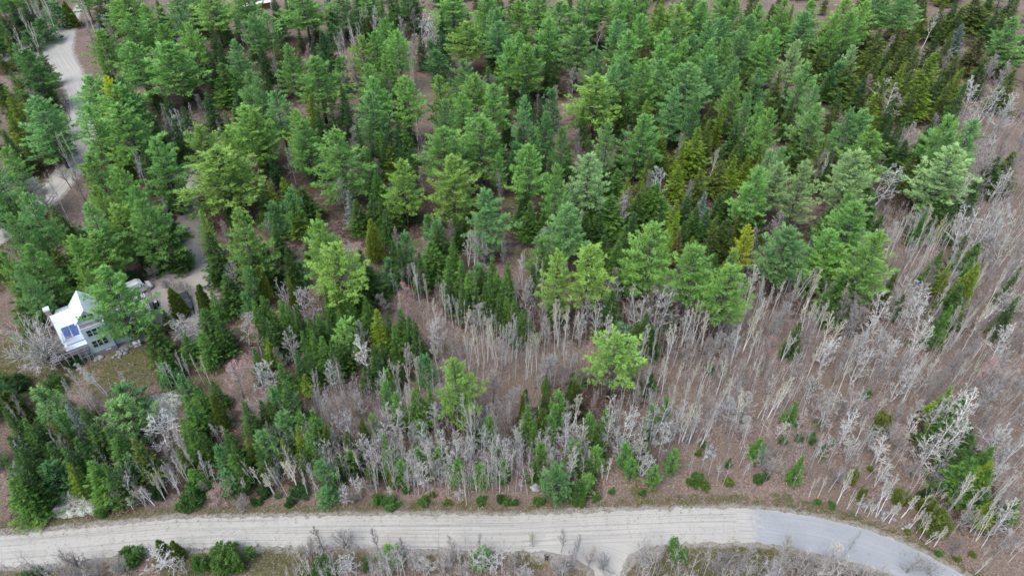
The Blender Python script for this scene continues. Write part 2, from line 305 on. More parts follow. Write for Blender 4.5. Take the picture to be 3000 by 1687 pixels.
# ---- tree table: rows of x, y, height, crown width
TREES = '''
#pine_tree|green white pine|by the road fork|g
-119.7,198.9,17.2,9.4 -117.5,212.9,16.9,9.1 -105.7,187.8,17.7,10.1 -116.4,221.8,16.8,8.1
#pine_tree|yellow-green white pine|at the top edge, far left|y
-126.2,231.8,17.7,13.2
#pine_tree|green white pine|at the top left|g
-103.6,203.3,17.0,7.6 -93.8,183.8,19.2,14.0 -62.7,188.6,17.0,6.8
#pine_tree|yellow-green white pine|at the top left|y
-93.7,199.1,18.9,6.6
#pine_tree|yellow-green white pine|at the top edge, left|y
-98.0,229.7,18.8,12.2
#pine_tree|blue-green white pine|at the top left|b
-103.5,217.9,17.2,6.3 -78.5,191.5,17.1,7.2 -79.9,214.2,16.8,6.2 -76.6,215.8,16.7,7.9
#pine_tree|blue-green white pine|at the top edge, left|b
-112.8,237.1,17.4,9.0 -159.6,361.0,16.2,7.6 -135.2,298.8,15.7,7.0 -126.4,277.4,14.9,6.5
#pine_tree|green white pine|by the back road bend|g
-97.3,145.8,18.9,7.8 -107.3,166.3,16.9,9.3 -98.4,161.2,17.2,11.1 -89.6,145.7,19.2,12.5
#pine_tree|!yellow-topped pine behind the big pine at the back road bend|by the back road bend|Y
-100.3,162.6,18.9,5.0
#pine_tree|blue-green white pine|by the back road bend|b
-121.4,160.3,10.7,4.6 -111.5,150.3,18.9,10.5 -121.5,166.3,11.3,5.0 -98.6,164.8,18.4,6.1
#pine_tree|green white pine|left of the canoe|g
-108.1,129.8,17.1,5.8 -85.8,123.7,18.7,8.4 -78.6,118.9,19.0,6.5 -74.3,114.9,16.9,5.3 -70.2,108.4,18.0,7.7
#pine_tree|dark green pine|by the road fork|d
-132.4,182.3,17.5,9.9
#pine_tree|blue-green white pine|by the road fork|b
-153.7,208.9,9.0,3.3
#young_pine|young blue-green pine|by the road fork|b
-160.2,227.0,7.0,4.8 -159.4,234.2,8.0,7.2 -161.5,248.7,9.0,7.1 -121.5,209.6,8.8,3.0 -130.0,245.1,8.7,3.4
#cedar_tree|bushy yellow-green cedar|by the road fork|y
-158.9,250.2,9.0,5.2
#pine_tree|green white pine|right of the canoe|g
-75.3,129.6,19.1,8.6
#pine_tree|yellow-green white pine|in the upper left forest|y
-71.0,140.7,16.8,8.3 -62.5,134.9,18.5,5.9 -61.8,147.6,18.0,10.4 -59.2,145.4,17.8,6.2
#pine_tree|yellow-green white pine|right of the canoe|y
-62.3,128.2,18.3,14.3
#pine_tree|blue-green white pine|in the upper left forest|b
-67.6,168.3,17.9,8.0 -64.4,165.2,17.2,5.1 -57.8,157.1,17.6,6.9
#fir_tree|fresh green pointed fir|in the upper left forest|g
-81.5,186.6,12.6,7.2 -70.3,160.8,11.7,4.7
#hemlock_tree|dark green hemlock|in the upper left forest|-
-90.2,157.5,11.9,5.7 -89.2,166.0,13.3,5.2 -82.0,152.2,12.8,4.9 -82.7,160.0,12.5,5.7 -80.2,169.4,12.1,5.6 -76.8,180.7,9.3,3.8 -69.3,173.7,12.1,4.7 -67.2,191.4,10.3,3.7
#spruce_tree|grey lichen-hung spruce|in the upper left forest|l
-87.8,160.0,13.2,3.7
#spruce_tree|olive green spruce|left of the canoe|o
-118.7,149.1,8.6,2.8 -95.3,118.6,9.9,4.2 -96.8,146.1,9.7,2.9 -93.7,144.7,9.4,4.8
#spruce_tree|olive green spruce|in the upper left forest|o
-71.6,158.1,12.4,4.0 -57.8,163.8,12.5,4.1
#spruce_tree|olive green spruce|by the road fork|o
-173.9,236.7,10.1,4.0 -157.8,213.0,10.9,4.3 -140.1,199.7,12.1,4.4
#spruce_tree|olive green spruce|by the back road bend|o
-121.9,149.0,11.5,4.6 -130.6,163.6,9.0,3.5 -138.0,181.6,13.1,4.8 -135.2,179.1,11.6,4.4 -115.6,152.0,11.3,4.4 -131.9,184.4,11.6,4.5
#spruce_tree|yellow-olive spruce|by the back road bend|y
-134.2,172.1,12.8,3.6 -125.5,157.9,12.1,4.7
#hemlock_tree|dark green hemlock|left of the canoe|-
-119.0,145.2,12.6,4.1 -112.9,137.9,8.7,3.1 -98.6,149.1,8.7,3.6 -84.2,139.4,9.9,4.6 -88.0,148.8,9.3,4.1
#hemlock_tree|dark green hemlock|by the road fork|-
-171.2,240.7,12.4,6.9 -165.7,238.7,12.2,5.5 -150.7,209.9,9.4,2.9 -141.8,239.1,10.8,3.8
#hemlock_tree|dark green hemlock|at the top edge, far left|-
-182.8,273.2,14.7,5.9 -181.1,323.1,14.3,5.2 -142.5,242.9,13.5,6.4 -182.3,342.2,13.9,6.8 -141.2,256.1,8.6,3.4 -161.3,314.7,16.6,7.9
#hemlock_tree|dark green hemlock|by the back road bend|-
-120.4,154.7,12.2,3.6 -125.4,166.1,8.9,3.2 -114.9,156.7,8.9,3.7 -102.0,173.1,12.3,5.4 -100.9,181.0,11.9,5.2
#hemlock_tree|dark green hemlock|right of the canoe|-
-77.1,132.1,9.0,6.0 -58.8,145.9,9.8,4.1 -55.8,139.6,10.1,3.1
#bare_tree|grey leafless tree|by the road fork|-
-140.9,226.8,12.6,5.7 -133.6,221.1,12.5,4.7 -133.4,228.1,12.6,5.7 -126.3,216.8,13.1,4.2 -117.3,196.6,12.1,5.1
#bare_tree|grey leafless tree|at the top left|-
-110.6,229.5,13.8,4.8 -102.7,210.3,12.2,4.9 -70.7,197.0,13.1,3.9
#bare_tree|pale grey leafless tree|by the back road bend|p
-126.6,171.9,12.4,6.0
#bare_tree|grey leafless tree|by the back road bend|-
-116.4,160.0,13.6,4.7 -123.4,175.8,10.0,4.4
#lichen_tree|lichen-white leafless tree|in the upper left forest|l
-83.5,154.7,15.0,4.9
#bare_tree|grey leafless tree|in the upper left forest|-
-77.8,151.2,12.9,3.2 -83.2,170.1,13.2,3.5 -73.2,155.9,12.3,2.7 -71.7,167.1,9.4,3.6
#bare_tree|pale grey leafless tree|left of the canoe|p
-110.4,129.2,10.4,6.5 -104.3,129.1,13.4,7.3 -82.2,127.8,13.5,3.5 -86.4,138.5,12.0,3.7
#bare_tree|grey leafless tree|left of the canoe|-
-109.4,131.5,13.9,3.5 -108.5,129.6,11.2,5.9 -106.4,127.3,9.9,5.8 -100.9,124.0,11.3,4.6 -106.1,140.9,8.0,4.1 -99.8,134.9,8.0,4.6
#birch_tree|slim white-trunked birch|at the top edge, far left|-
-166.4,240.7,15.0,2.3 -166.2,243.6,15.0,2.8 -160.9,237.9,15.0,2.3 -160.1,240.7,15.0,2.7 -162.7,245.1,12.4,2.3 -148.1,240.7,15.0,2.7 -144.5,237.9,15.0,2.7
#birch_tree|slim white-trunked birch|by the road fork|-
-163.3,222.5,12.0,2.6 -157.9,217.2,12.6,2.5 -166.2,235.4,12.8,2.7 -154.2,219.1,14.0,2.5
#birch_tree|slim white-trunked birch|by the back road bend|-
-106.2,143.7,14.0,1.6 -105.6,145.8,13.6,1.3
#birch_tree|slim white-trunked birch|in the upper left forest|-
-81.3,160.7,13.9,1.7
#birch_tree|slim white-trunked birch|left of the canoe|-
-109.2,130.5,13.3,1.5 -99.7,127.0,13.7,1.4
#birch_tree|slim white-trunked birch|at the top left|-
-91.9,232.1,12.6,1.8
#pine_tree|blue-green white pine|at the left edge of the photo|b
-161.1,180.0,12.4,5.3 -173.5,207.8,13.2,5.5 -109.9,122.0,13.6,6.3 -151.3,190.9,7.8,3.0 -106.2,122.3,17.7,6.7
#pine_tree|green white pine|at the top edge, left of centre|g
-68.9,232.4,17.5,14.1 -91.5,351.4,15.3,6.4 -76.3,327.8,16.9,7.6 -49.8,242.1,17.2,9.1 -46.8,343.3,16.9,8.4
#pine_tree|blue-green white pine|at the top edge, left of centre|b
-82.5,322.5,15.9,7.7 -57.2,238.3,16.6,10.4 -60.9,339.2,16.4,6.7 -50.8,273.0,15.7,5.7 -36.4,246.3,17.2,9.2 -47.9,359.1,16.1,7.6
#pine_tree|green white pine|at the top left-centre|g
-51.4,173.8,18.8,12.0 -39.3,196.8,17.0,7.8 -38.9,209.8,16.7,7.3 -34.2,179.3,17.0,5.4 -32.7,193.7,18.5,8.8
#pine_tree|yellow-green white pine|in the upper left-centre forest|y
-50.1,146.1,17.4,6.0 -18.5,166.2,17.7,7.2
#pine_tree|green white pine|in the upper left-centre forest|g
-47.4,142.0,16.8,8.0 -38.1,174.7,16.7,7.1 -34.7,163.3,18.0,7.4 -26.0,160.7,19.4,7.7
#pine_tree|green white pine|in the left-centre forest|g
-37.6,132.6,19.4,10.8
#pine_tree|yellow-green white pine|at the top left-centre|y
-42.8,194.5,16.7,7.3
#pine_tree|blue-green white pine|in the upper left-centre forest|b
-34.4,156.4,17.3,8.5
#pine_tree|yellow-green white pine|at the top centre|y
-13.9,205.8,16.9,10.5
#pine_tree|green white pine|at the top edge, centre|g
-19.7,233.3,18.1,14.6 -7.6,222.3,19.4,10.6 -2.6,308.0,14.6,6.1 4.0,353.8,13.7,6.4 4.0,268.5,14.0,6.8 8.7,234.8,16.8,8.9 15.1,330.4,14.3,5.5 15.9,292.9,15.8,7.4 22.3,342.7,13.9,5.8
#pine_tree|blue-green white pine|at the top centre|b
-12.8,177.7,17.3,7.6 -4.6,211.8,18.8,8.2 -4.1,204.5,17.7,8.8 19.3,197.7,19.0,10.9
#pine_tree|green white pine|at the top centre|g
-0.9,189.2,17.9,7.9 2.5,222.8,18.0,9.0 2.2,192.7,18.5,7.6 4.0,185.3,18.3,9.3 10.7,208.3,17.6,8.9 15.5,223.5,17.8,14.5
#pine_tree|green white pine|in the upper centre forest|g
-15.5,137.1,18.0,9.9 -11.9,154.9,17.3,7.8 -9.6,168.8,16.7,9.0 -6.9,140.3,19.0,12.1 -4.7,160.6,17.8,8.0
#pine_tree|blue-green white pine|in the upper centre forest|b
-15.7,148.7,19.1,5.7 2.8,150.0,19.2,5.7
#pine_tree|blue-green white pine|in the middle forest|b
-12.8,134.2,16.7,5.9 -5.2,113.6,17.0,8.0 10.4,112.2,17.1,4.2 10.4,108.0,17.0,7.2
#pine_tree|yellow-green white pine|in the middle forest|y
-12.7,125.6,17.3,9.3
#pine_tree|yellow-green white pine|in the left-centre forest|y
-23.0,124.6,17.3,7.0
#young_pine|young blue-green pine|at the top left-centre|b
-75.1,247.8,9.5,3.9 -56.9,201.5,9.0,2.8 -59.7,227.6,9.8,4.3 -24.4,207.9,11.0,4.5 -21.7,199.5,11.0,6.0
#young_pine|young bright green pine|at the top left-centre|g
-50.7,193.4,11.0,4.7
#pine_tree|green white pine|at the top edge, left|g
-160.8,339.1,15.1,6.8 -141.3,312.1,14.9,7.4 -133.1,291.5,16.1,7.4 -137.1,315.5,13.2,5.1 -140.2,337.3,13.4,5.0 -117.4,282.1,14.6,5.3 -122.5,317.6,14.0,5.1 -87.2,230.0,19.1,10.9
#pine_tree|green white pine|in the middle forest|g
-3.1,136.8,12.0,3.6 3.6,128.0,19.1,7.7 9.0,120.2,18.8,4.9
#fir_tree|fresh green pointed fir|at the top left-centre|g
-44.1,238.0,13.5,3.4 -41.0,235.7,12.3,4.0
#hemlock_tree|dark green hemlock|at the top centre|-
-23.0,227.5,12.8,4.8 -21.9,213.0,11.6,4.2 -14.4,227.6,12.8,3.5 -11.6,238.1,8.8,3.0 -8.9,225.1,9.1,3.1 -6.1,204.5,11.5,5.3 -4.6,233.6,9.9,4.1 -3.6,250.4,8.7,3.4 10.9,241.9,12.1,5.0
#spruce_tree|yellow-olive spruce|in the upper left-centre forest|y
-51.6,164.1,13.1,3.8
#spruce_tree|olive green spruce|in the upper left-centre forest|o
-53.1,168.3,13.0,3.8
#spruce_tree|olive green spruce|at the top left-centre|o
-62.8,197.1,11.9,4.3 -41.7,227.7,8.5,2.7
#fir_tree|fresh green pointed fir|in the upper left-centre forest|g
-30.7,145.7,13.3,2.8 -36.2,181.0,7.8,2.9 -25.8,150.5,13.2,3.1
#fir_tree|fresh green pointed fir|in the left-centre forest|g
-34.2,143.4,9.7,2.8 -31.4,136.0,9.7,3.3 -30.4,132.5,9.8,3.3 -32.4,147.8,10.1,3.1
#spruce_tree|yellow-olive spruce|in the left-centre forest|y
-29.1,144.9,9.3,4.1
#hemlock_tree|dark green hemlock|in the left-centre forest|-
-47.6,143.9,10.1,3.5 -33.3,145.5,12.0,3.5 -29.5,145.4,12.8,3.8 -26.3,144.2,10.0,2.8 -24.0,143.1,9.5,2.8 -22.5,135.9,10.1,3.0
#spruce_tree|yellow-olive spruce|right of the canoe|y
-52.9,127.9,10.2,2.9 -50.9,131.2,8.9,3.9 -47.3,126.2,10.2,3.5 -46.0,120.9,10.0,4.8
#fir_tree|dark green fir|in the middle forest|-
-6.5,129.6,8.8,3.5 -3.6,154.5,8.2,3.2 2.6,125.5,9.7,4.6
#hemlock_tree|dark green hemlock|in the upper centre forest|-
-16.7,185.5,13.1,3.4 -12.1,189.7,10.7,4.0 -9.2,174.6,11.0,4.6 -1.1,161.2,11.9,3.7 1.9,146.8,13.4,4.4 3.2,178.2,11.0,4.2 3.5,182.2,10.8,3.8 5.6,159.5,12.7,3.4 7.3,161.1,13.4,3.4
#spruce_tree|olive green spruce|in the upper centre forest|o
-1.2,166.4,13.1,3.1
#cedar_tree|bushy olive cedar|at the top left-centre|o
-48.6,233.2,9.0,5.4
#bare_tree|reddish leafless tree|at the top left-centre|r
-60.7,199.4,13.8,4.3 -29.8,202.7,8.9,3.3
#bare_tree|pale grey leafless tree|at the top left-centre|p
-45.8,231.0,13.8,4.9 -34.3,218.3,8.3,3.6
#bare_tree|grey leafless tree|at the top left-centre|-
-52.4,210.3,13.4,4.9 -44.8,190.6,13.7,3.8 -41.2,215.4,9.6,3.0 -35.4,226.3,12.4,4.8 -33.7,234.5,12.6,4.5 -30.6,211.6,13.7,4.5
#lichen_tree|!lichen-white tree in the dark gap at the top|at the top left-centre|l
-29.6,225.8,13.8,9.1
#lichen_tree|lichen-white leafless tree|at the top left-centre|l
-26.3,221.5,13.6,6.0
#bare_tree|grey leafless tree|in the upper centre forest|-
-18.7,176.3,9.8,3.6 -7.9,163.0,12.1,3.4 -7.9,187.0,9.6,4.0 -5.6,183.0,12.9,4.8 6.9,177.7,9.2,2.8 7.3,189.1,8.3,3.1 17.4,186.1,12.4,5.6 15.6,151.1,12.3,4.2
#bare_tree|grey leafless tree|in the upper left-centre forest|-
-49.0,187.6,9.3,3.5 -49.3,192.6,9.0,3.5 -39.1,149.0,13.0,3.5 -38.7,155.6,13.2,4.0 -39.1,165.7,8.5,3.0 -32.0,162.7,8.8,2.7 -33.3,177.3,13.1,4.4 -27.2,186.9,9.0,4.2 -21.3,150.6,13.2,3.6
#bare_tree|grey leafless tree|right of the canoe|-
-74.2,118.9,10.6,3.3 -72.8,119.4,11.3,3.6 -55.4,131.2,10.5,3.6 -53.1,130.4,9.7,3.0 -51.8,141.1,12.0,5.0
#bare_tree|pale grey leafless tree|in the left-centre forest|p
-37.6,129.2,12.0,6.4 -31.8,141.0,9.3,3.6
#bare_tree|grey leafless tree|in the left-centre forest|-
-45.5,151.4,8.1,3.6 -37.3,141.6,13.8,3.7 -33.3,138.2,10.0,4.2 -20.7,132.2,12.2,2.7 -21.6,146.7,9.0,3.5
#bare_tree|grey leafless tree|in the middle forest|-
-10.0,132.6,12.7,3.6 -2.1,128.8,13.6,3.2 10.0,141.5,12.5,3.4 9.4,126.2,10.6,5.2 16.6,148.6,9.0,3.6
#bare_tree|pale grey leafless tree|at the top left|p
-86.2,221.7,13.1,4.3
#birch_tree|slim white-trunked birch|at the top left-centre|-
-54.0,212.0,12.8,2.5 -54.0,218.4,13.0,2.1 -51.4,217.2,15.0,2.5 -49.4,214.2,13.6,2.5 -47.8,213.7,15.0,2.5 -50.2,232.5,12.4,2.2 -48.9,233.6,13.8,2.2 -30.1,199.9,14.0,2.0 -29.0,192.5,12.2,2.3
#birch_tree|slim white-trunked birch|in the upper left-centre forest|-
-53.9,162.9,12.2,1.4 -42.8,151.9,13.3,1.3 -23.6,153.2,12.6,1.6
#pine_tree|blue-green white pine|at the top edge, right of centre|b
23.9,230.1,19.0,9.6 36.0,346.3,16.9,7.1 30.8,277.8,14.6,7.0 44.9,337.9,13.4,5.3 52.1,356.0,15.6,7.0 77.1,346.7,15.6,6.8 80.5,309.8,13.8,5.4
#pine_tree|green white pine|at the top right-centre|g
32.6,191.7,18.9,9.1 37.6,225.6,16.8,7.3 39.5,212.3,17.0,7.0 41.2,186.6,17.1,8.2 43.4,192.1,19.1,8.7 48.6,190.8,17.0,6.1 59.8,221.7,18.0,8.9 54.8,187.7,18.1,7.1 59.7,190.1,18.3,5.7
#pine_tree|yellow-green white pine|at the top right-centre|y
46.6,218.7,17.1,6.7 51.8,218.4,17.4,11.3
#pine_tree|blue-green white pine|at the top right-centre|b
31.5,206.7,17.8,8.5 30.2,180.0,17.1,7.6 47.7,201.5,19.2,7.9 51.2,193.5,18.2,7.3 57.2,199.3,19.2,6.6 52.7,176.9,18.0,8.2 63.2,207.4,17.5,8.5
#pine_tree|green white pine|at the top edge, right|g
71.0,223.6,18.6,8.5 97.1,324.9,16.5,7.9 109.0,327.3,15.8,7.6 118.1,328.2,14.0,6.9 86.5,223.5,19.0,6.8 125.9,313.2,14.9,7.0 133.5,305.1,13.7,6.2 148.8,328.9,15.7,5.7 138.1,276.3,15.2,6.4
#pine_tree|blue-green white pine|at the top right|b
58.8,175.2,18.6,5.0 67.0,197.7,17.5,7.4 73.4,213.7,16.6,8.7 90.8,215.7,16.7,9.6 75.9,171.4,19.1,7.0
#pine_tree|green white pine|in the upper right forest|g
56.2,164.1,18.0,6.1 58.3,150.1,17.8,4.8 59.2,145.1,18.6,5.0 79.8,137.8,17.0,9.6
#pine_tree|yellow-green white pine|at the top right|y
72.2,196.4,16.8,7.8 96.7,207.7,18.6,6.5 106.7,224.9,17.4,10.3 109.3,218.1,19.1,7.5
#pine_tree|blue-green white pine|in the upper right forest|b
57.8,157.1,17.0,3.6 64.6,172.4,17.3,6.3 74.1,157.9,18.6,4.6 70.6,147.6,18.6,7.9 78.4,146.6,18.2,5.6 81.3,146.2,18.0,9.4
#pine_tree|dark green pine|at the top right-centre|d
22.8,178.7,19.0,7.2
#pine_tree|blue-green white pine|in the upper right-centre forest|b
21.1,137.3,19.2,5.7 26.3,171.6,17.6,6.3 39.1,174.3,17.6,7.1 40.0,158.2,17.5,6.6 45.3,168.9,19.4,10.7
#pine_tree|green white pine|in the upper right-centre forest|g
33.8,169.6,18.8,8.3 30.1,144.0,17.4,9.3
#pine_tree|yellow-green white pine|in the upper right-centre forest|y
21.1,164.0,18.4,11.5
#young_pine|young blue-green pine|in the upper centre forest|b
10.7,168.8,12.0,4.2
#pine_tree|dark green pine|in the upper centre forest|d
7.8,144.4,17.9,5.6 11.0,136.2,18.5,4.2
#pine_tree|pale green white pine|in the right-centre forest|w
16.0,124.9,18.3,8.2
#pine_tree|dark green pine|in the upper right-centre forest|d
43.8,153.0,18.8,4.8
#pine_tree|green white pine|in the upper right-hand forest|g
49.5,120.3,17.6,7.1 65.4,112.6,16.6,4.5 64.5,107.3,17.8,8.9
#pine_tree|green white pine|at the top right|g
79.3,224.9,17.0,6.5 74.8,194.3,19.4,6.9 95.5,225.1,16.9,9.0 101.8,208.6,18.7,7.7
#spruce_tree|dark green spruce|at the top centre|-
9.9,192.7,11.7,3.1 11.2,195.1,10.4,4.2 12.5,191.6,12.9,4.2 23.7,244.3,10.2,3.1
#spruce_tree|yellow-olive spruce|in the upper right-centre forest|y
33.1,187.3,12.3,3.6 31.1,151.8,10.2,3.6 34.0,161.6,12.8,4.4 36.2,152.1,12.1,3.1 35.2,146.7,12.8,3.2 43.6,146.1,13.4,6.6 52.4,158.9,12.7,3.0
#spruce_tree|yellow-olive spruce|in the upper centre forest|y
19.8,175.7,13.4,3.4
#spruce_tree|olive green spruce|in the upper right-centre forest|o
27.1,176.9,12.7,5.0 29.1,170.0,11.9,5.3 47.5,151.0,13.4,4.2 52.2,166.1,11.8,4.2 56.4,168.6,12.5,4.6
#spruce_tree|dark green spruce|in the upper right-centre forest|-
24.2,185.5,11.1,4.3 29.7,163.6,11.5,4.1 34.2,167.2,12.7,3.5 36.7,159.2,12.2,3.2 42.9,180.9,13.4,3.3 42.6,161.3,12.6,4.1 47.6,187.0,11.7,3.4 46.5,156.9,11.9,4.3
#spruce_tree|olive green spruce|at the top right-centre|o
32.6,216.1,10.7,3.4 33.3,206.5,11.5,2.8 36.9,211.8,12.1,4.4 40.3,207.6,11.5,3.9 39.8,193.3,13.4,3.1 53.8,237.1,13.1,4.1 61.2,237.8,12.9,5.2 60.4,194.9,13.2,3.5
#spruce_tree|brownish spruce|in the upper right forest|r
58.4,165.8,12.6,3.5 79.5,157.1,12.8,3.7
#spruce_tree|dark green spruce|in the upper right forest|-
54.6,152.4,13.0,4.6 57.3,151.1,12.3,3.9 64.4,172.1,13.5,3.5 59.8,149.7,13.3,3.5 73.8,174.3,12.5,3.9 71.8,163.9,13.2,4.1 90.8,187.4,11.5,3.4 85.0,167.5,12.6,4.9 96.7,179.6,12.5,4.8
#spruce_tree|olive green spruce|in the right-centre forest|o
20.2,143.1,9.2,3.8 31.2,136.3,12.3,4.0 42.7,150.1,8.9,5.9 42.1,132.7,9.7,4.5 47.5,137.0,9.9,5.8
#spruce_tree|yellow-olive spruce|in the right-centre forest|y
25.7,130.6,9.2,3.3 28.3,127.3,10.3,2.9 36.5,146.6,9.8,3.5 34.7,121.1,9.4,3.4 37.7,135.5,9.4,4.6 39.8,142.3,11.7,3.8
#spruce_tree|olive green spruce|in the upper right-hand forest|o
53.1,144.8,9.7,4.1 57.7,140.6,9.2,3.1 70.9,145.6,12.0,3.5 72.6,142.6,13.2,3.4
#spruce_tree|yellow-olive spruce|in the upper right-hand forest|y
51.3,139.2,10.0,3.7 55.1,141.2,9.2,3.4 59.0,145.2,10.2,3.8
#spruce_tree|dark green spruce|in the middle forest|-
8.8,139.5,9.8,3.1 13.4,144.6,10.1,3.5 13.6,132.6,9.4,2.7
#fir_tree|fresh green pointed fir|in the right-centre forest|g
18.6,134.1,9.7,4.1 21.0,122.7,9.8,5.7 23.9,134.8,9.1,4.5 31.2,128.1,8.8,6.7 31.6,127.6,9.7,3.2
#spruce_tree|dark green spruce|in the right-centre forest|-
18.4,146.0,11.8,3.5 21.6,136.2,9.7,3.7 26.1,147.6,11.6,3.5 30.4,131.9,10.1,2.4
#spruce_tree|dark green spruce|in the upper right-hand forest|-
54.7,146.0,9.3,2.2 73.3,138.8,9.5,3.7
#spruce_tree|dark green spruce|in the upper centre forest|-
18.2,194.6,8.6,2.8 17.8,159.1,12.2,3.4
#bare_tree|!reddish leafless tree among pines at the top centre-right|at the top right-centre|r
27.9,225.9,12.5,7.4
#bare_tree|reddish leafless tree|in the upper centre forest|r
11.1,172.8,13.9,4.6
#bare_tree|grey leafless tree|at the top edge, right of centre|-
54.1,244.6,13.8,5.5
#bare_tree|reddish leafless tree|at the top right-centre|r
49.4,187.9,13.6,3.0
#bare_tree|grey leafless tree|in the right-centre forest|-
21.8,143.8,12.6,4.7 29.9,129.3,13.6,3.2 39.5,130.2,10.1,2.4
#bare_tree|grey leafless tree|in the upper right-centre forest|-
28.1,150.5,13.9,2.9 40.5,147.5,13.4,2.9
#lichen_tree|lichen-white leafless tree|in the right-centre forest|l
33.3,131.6,12.3,4.7
#bare_tree|pale grey leafless tree|in the right-centre forest|p
24.0,123.4,10.7,4.3 24.6,124.0,11.3,4.3
#bare_tree|grey leafless tree|at the top centre|-
4.0,208.2,8.3,3.4 23.6,221.8,13.1,3.9
#bare_tree|pale grey leafless tree|in the upper centre forest|p
-8.7,179.4,9.1,3.3 19.9,175.7,12.3,2.5
#birch_tree|slim white-trunked birch|in the right-centre forest|-
46.7,140.5,12.0,2.8
#birch_tree|slim white-trunked birch|in the upper right forest|-
56.8,151.8,12.6,2.0 60.1,157.7,12.2,2.7
#birch_tree|slim white-trunked birch|at the top right-centre|-
39.8,218.8,12.0,1.3
#pine_tree|blue-green white pine|at the top edge, far right|b
120.8,232.5,17.5,7.9 145.8,279.3,13.4,5.2 127.2,229.4,18.4,10.9 146.2,264.9,13.8,6.0 159.9,284.3,13.9,6.2 181.9,315.3,15.5,7.6 185.2,268.3,12.7,4.8 189.1,248.5,14.3,5.3
#pine_tree|pale green white pine|at the top right|w
78.3,186.5,19.3,5.6 98.4,194.7,14.0,4.3
#pine_tree|blue-green white pine|in the top right corner|b
148.9,205.5,18.2,9.6
#pine_tree|pale green white pine|in the upper right-hand forest|w
54.0,127.1,17.7,4.6 55.3,123.3,16.8,6.2 60.2,122.8,18.0,6.4 71.3,125.3,19.0,9.0
#pine_tree|blue-green white pine|in the upper right-hand forest|b
57.7,130.6,17.0,4.4
#pine_tree|green white pine|near the upper right corner|g
97.3,140.1,19.1,7.0
#pine_tree|blue-green white pine|near the upper right corner|b
103.6,141.1,17.3,7.0
#pine_tree|blue-green white pine|at the upper right edge|b
95.8,135.3,17.7,6.2
#pine_tree|pale green white pine|at the upper right edge|w
92.9,127.8,18.5,10.8
#young_pine|young blue-green pine|at the top right|b
92.7,189.0,12.0,5.7
#spruce_tree|brownish spruce|at the top right|r
114.5,220.6,11.8,5.6
#spruce_tree|olive green spruce|at the top edge, far right|o
134.3,253.7,12.3,5.0 161.0,244.9,12.5,12.0 166.5,246.1,12.9,7.4 180.8,267.1,10.3,3.6 170.0,237.2,14.9,5.7 190.0,253.9,13.7,4.7
#spruce_tree|yellow-olive spruce|in the top right corner|y
120.9,192.0,13.5,7.7
#spruce_tree|olive green spruce|near the upper right corner|o
98.1,172.2,13.5,5.5 108.4,179.5,12.9,4.4 107.7,173.5,11.7,4.9 117.1,174.1,13.3,4.3 137.9,181.2,13.3,6.3
#spruce_tree|yellow-olive spruce|near the upper right corner|y
103.1,182.8,13.4,3.5 108.3,183.8,13.3,4.5 111.6,176.2,11.7,7.6 124.4,182.6,12.7,4.8
#spruce_tree|olive green spruce|in the upper right forest|o
68.5,185.8,12.0,4.2 66.0,166.4,13.5,3.8 73.7,181.5,13.2,4.8 68.7,148.8,12.8,5.8 95.8,187.5,12.3,8.3
#spruce_tree|yellow-olive spruce|in the upper right forest|y
80.9,182.0,10.6,3.7 88.9,154.8,10.2,4.0 94.2,166.6,12.7,5.9
#spruce_tree|brownish spruce|in the top right corner|r
142.7,207.2,12.1,8.6 149.4,207.5,12.8,5.3
#spruce_tree|dark green spruce|in the top right corner|-
111.2,198.8,11.7,5.1 132.0,212.0,11.6,5.4 136.0,191.9,11.6,5.4 159.8,230.3,12.7,5.7
#spruce_tree|dark green spruce|near the upper right corner|-
92.9,153.5,12.1,3.9 97.2,163.4,12.7,4.1 93.4,151.1,13.3,3.9 97.7,155.5,12.9,3.6 103.4,154.3,11.7,4.3 118.4,181.2,13.3,4.1 111.1,159.5,12.8,3.7 119.3,171.4,13.1,4.2
#fir_tree|fresh green pointed fir|in the upper right-hand forest|g
81.3,135.1,9.3,2.7
#spruce_tree|dark green spruce|at the upper right edge|-
94.5,147.4,10.0,5.8 95.9,142.1,10.1,5.3 96.0,143.8,13.3,5.0 93.8,132.7,9.7,3.3 98.8,138.8,10.2,4.3 102.2,129.3,10.0,4.1 110.8,137.8,10.1,5.5
#spruce_tree|olive green spruce|at the upper right edge|o
92.6,139.5,10.6,4.4 116.3,140.9,9.7,5.6
#spruce_tree|brownish spruce|in the upper right-hand forest|r
76.1,126.9,9.8,1.7
#spruce_tree|dark green spruce|at the top right|-
88.7,239.3,12.0,4.1 96.7,200.7,12.9,4.4 101.4,202.6,10.5,3.4
#spruce_tree|grey lichen-hung spruce|in the top right corner|l
143.8,220.4,11.9,6.0
#bare_tree|grey leafless tree|at the top right|-
76.9,191.1,13.5,6.1
#bare_tree|reddish leafless tree|at the top right|r
104.7,232.5,12.0,3.6
#bare_tree|grey leafless tree|in the top right corner|-
116.4,210.3,13.0,3.7 130.9,201.3,12.3,4.0 139.7,195.7,14.0,4.7
#bare_tree|reddish leafless tree|in the upper right forest|r
100.0,184.4,12.7,5.2
#lichen_tree|!rounded white-limbed tree amid olive spruces at upper right|near the upper right corner|l
102.0,173.8,13.8,8.9
#bare_tree|grey leafless tree|near the upper right corner|-
105.7,157.1,13.5,4.7 116.8,163.8,13.9,4.1 118.6,147.2,12.9,4.8
#bare_tree|grey leafless tree|in the upper right forest|-
76.7,145.0,13.7,5.0
#bare_tree|grey leafless tree|in the upper right-hand forest|-
70.9,138.8,12.6,3.4
#bare_tree|grey leafless tree|at the upper right edge|-
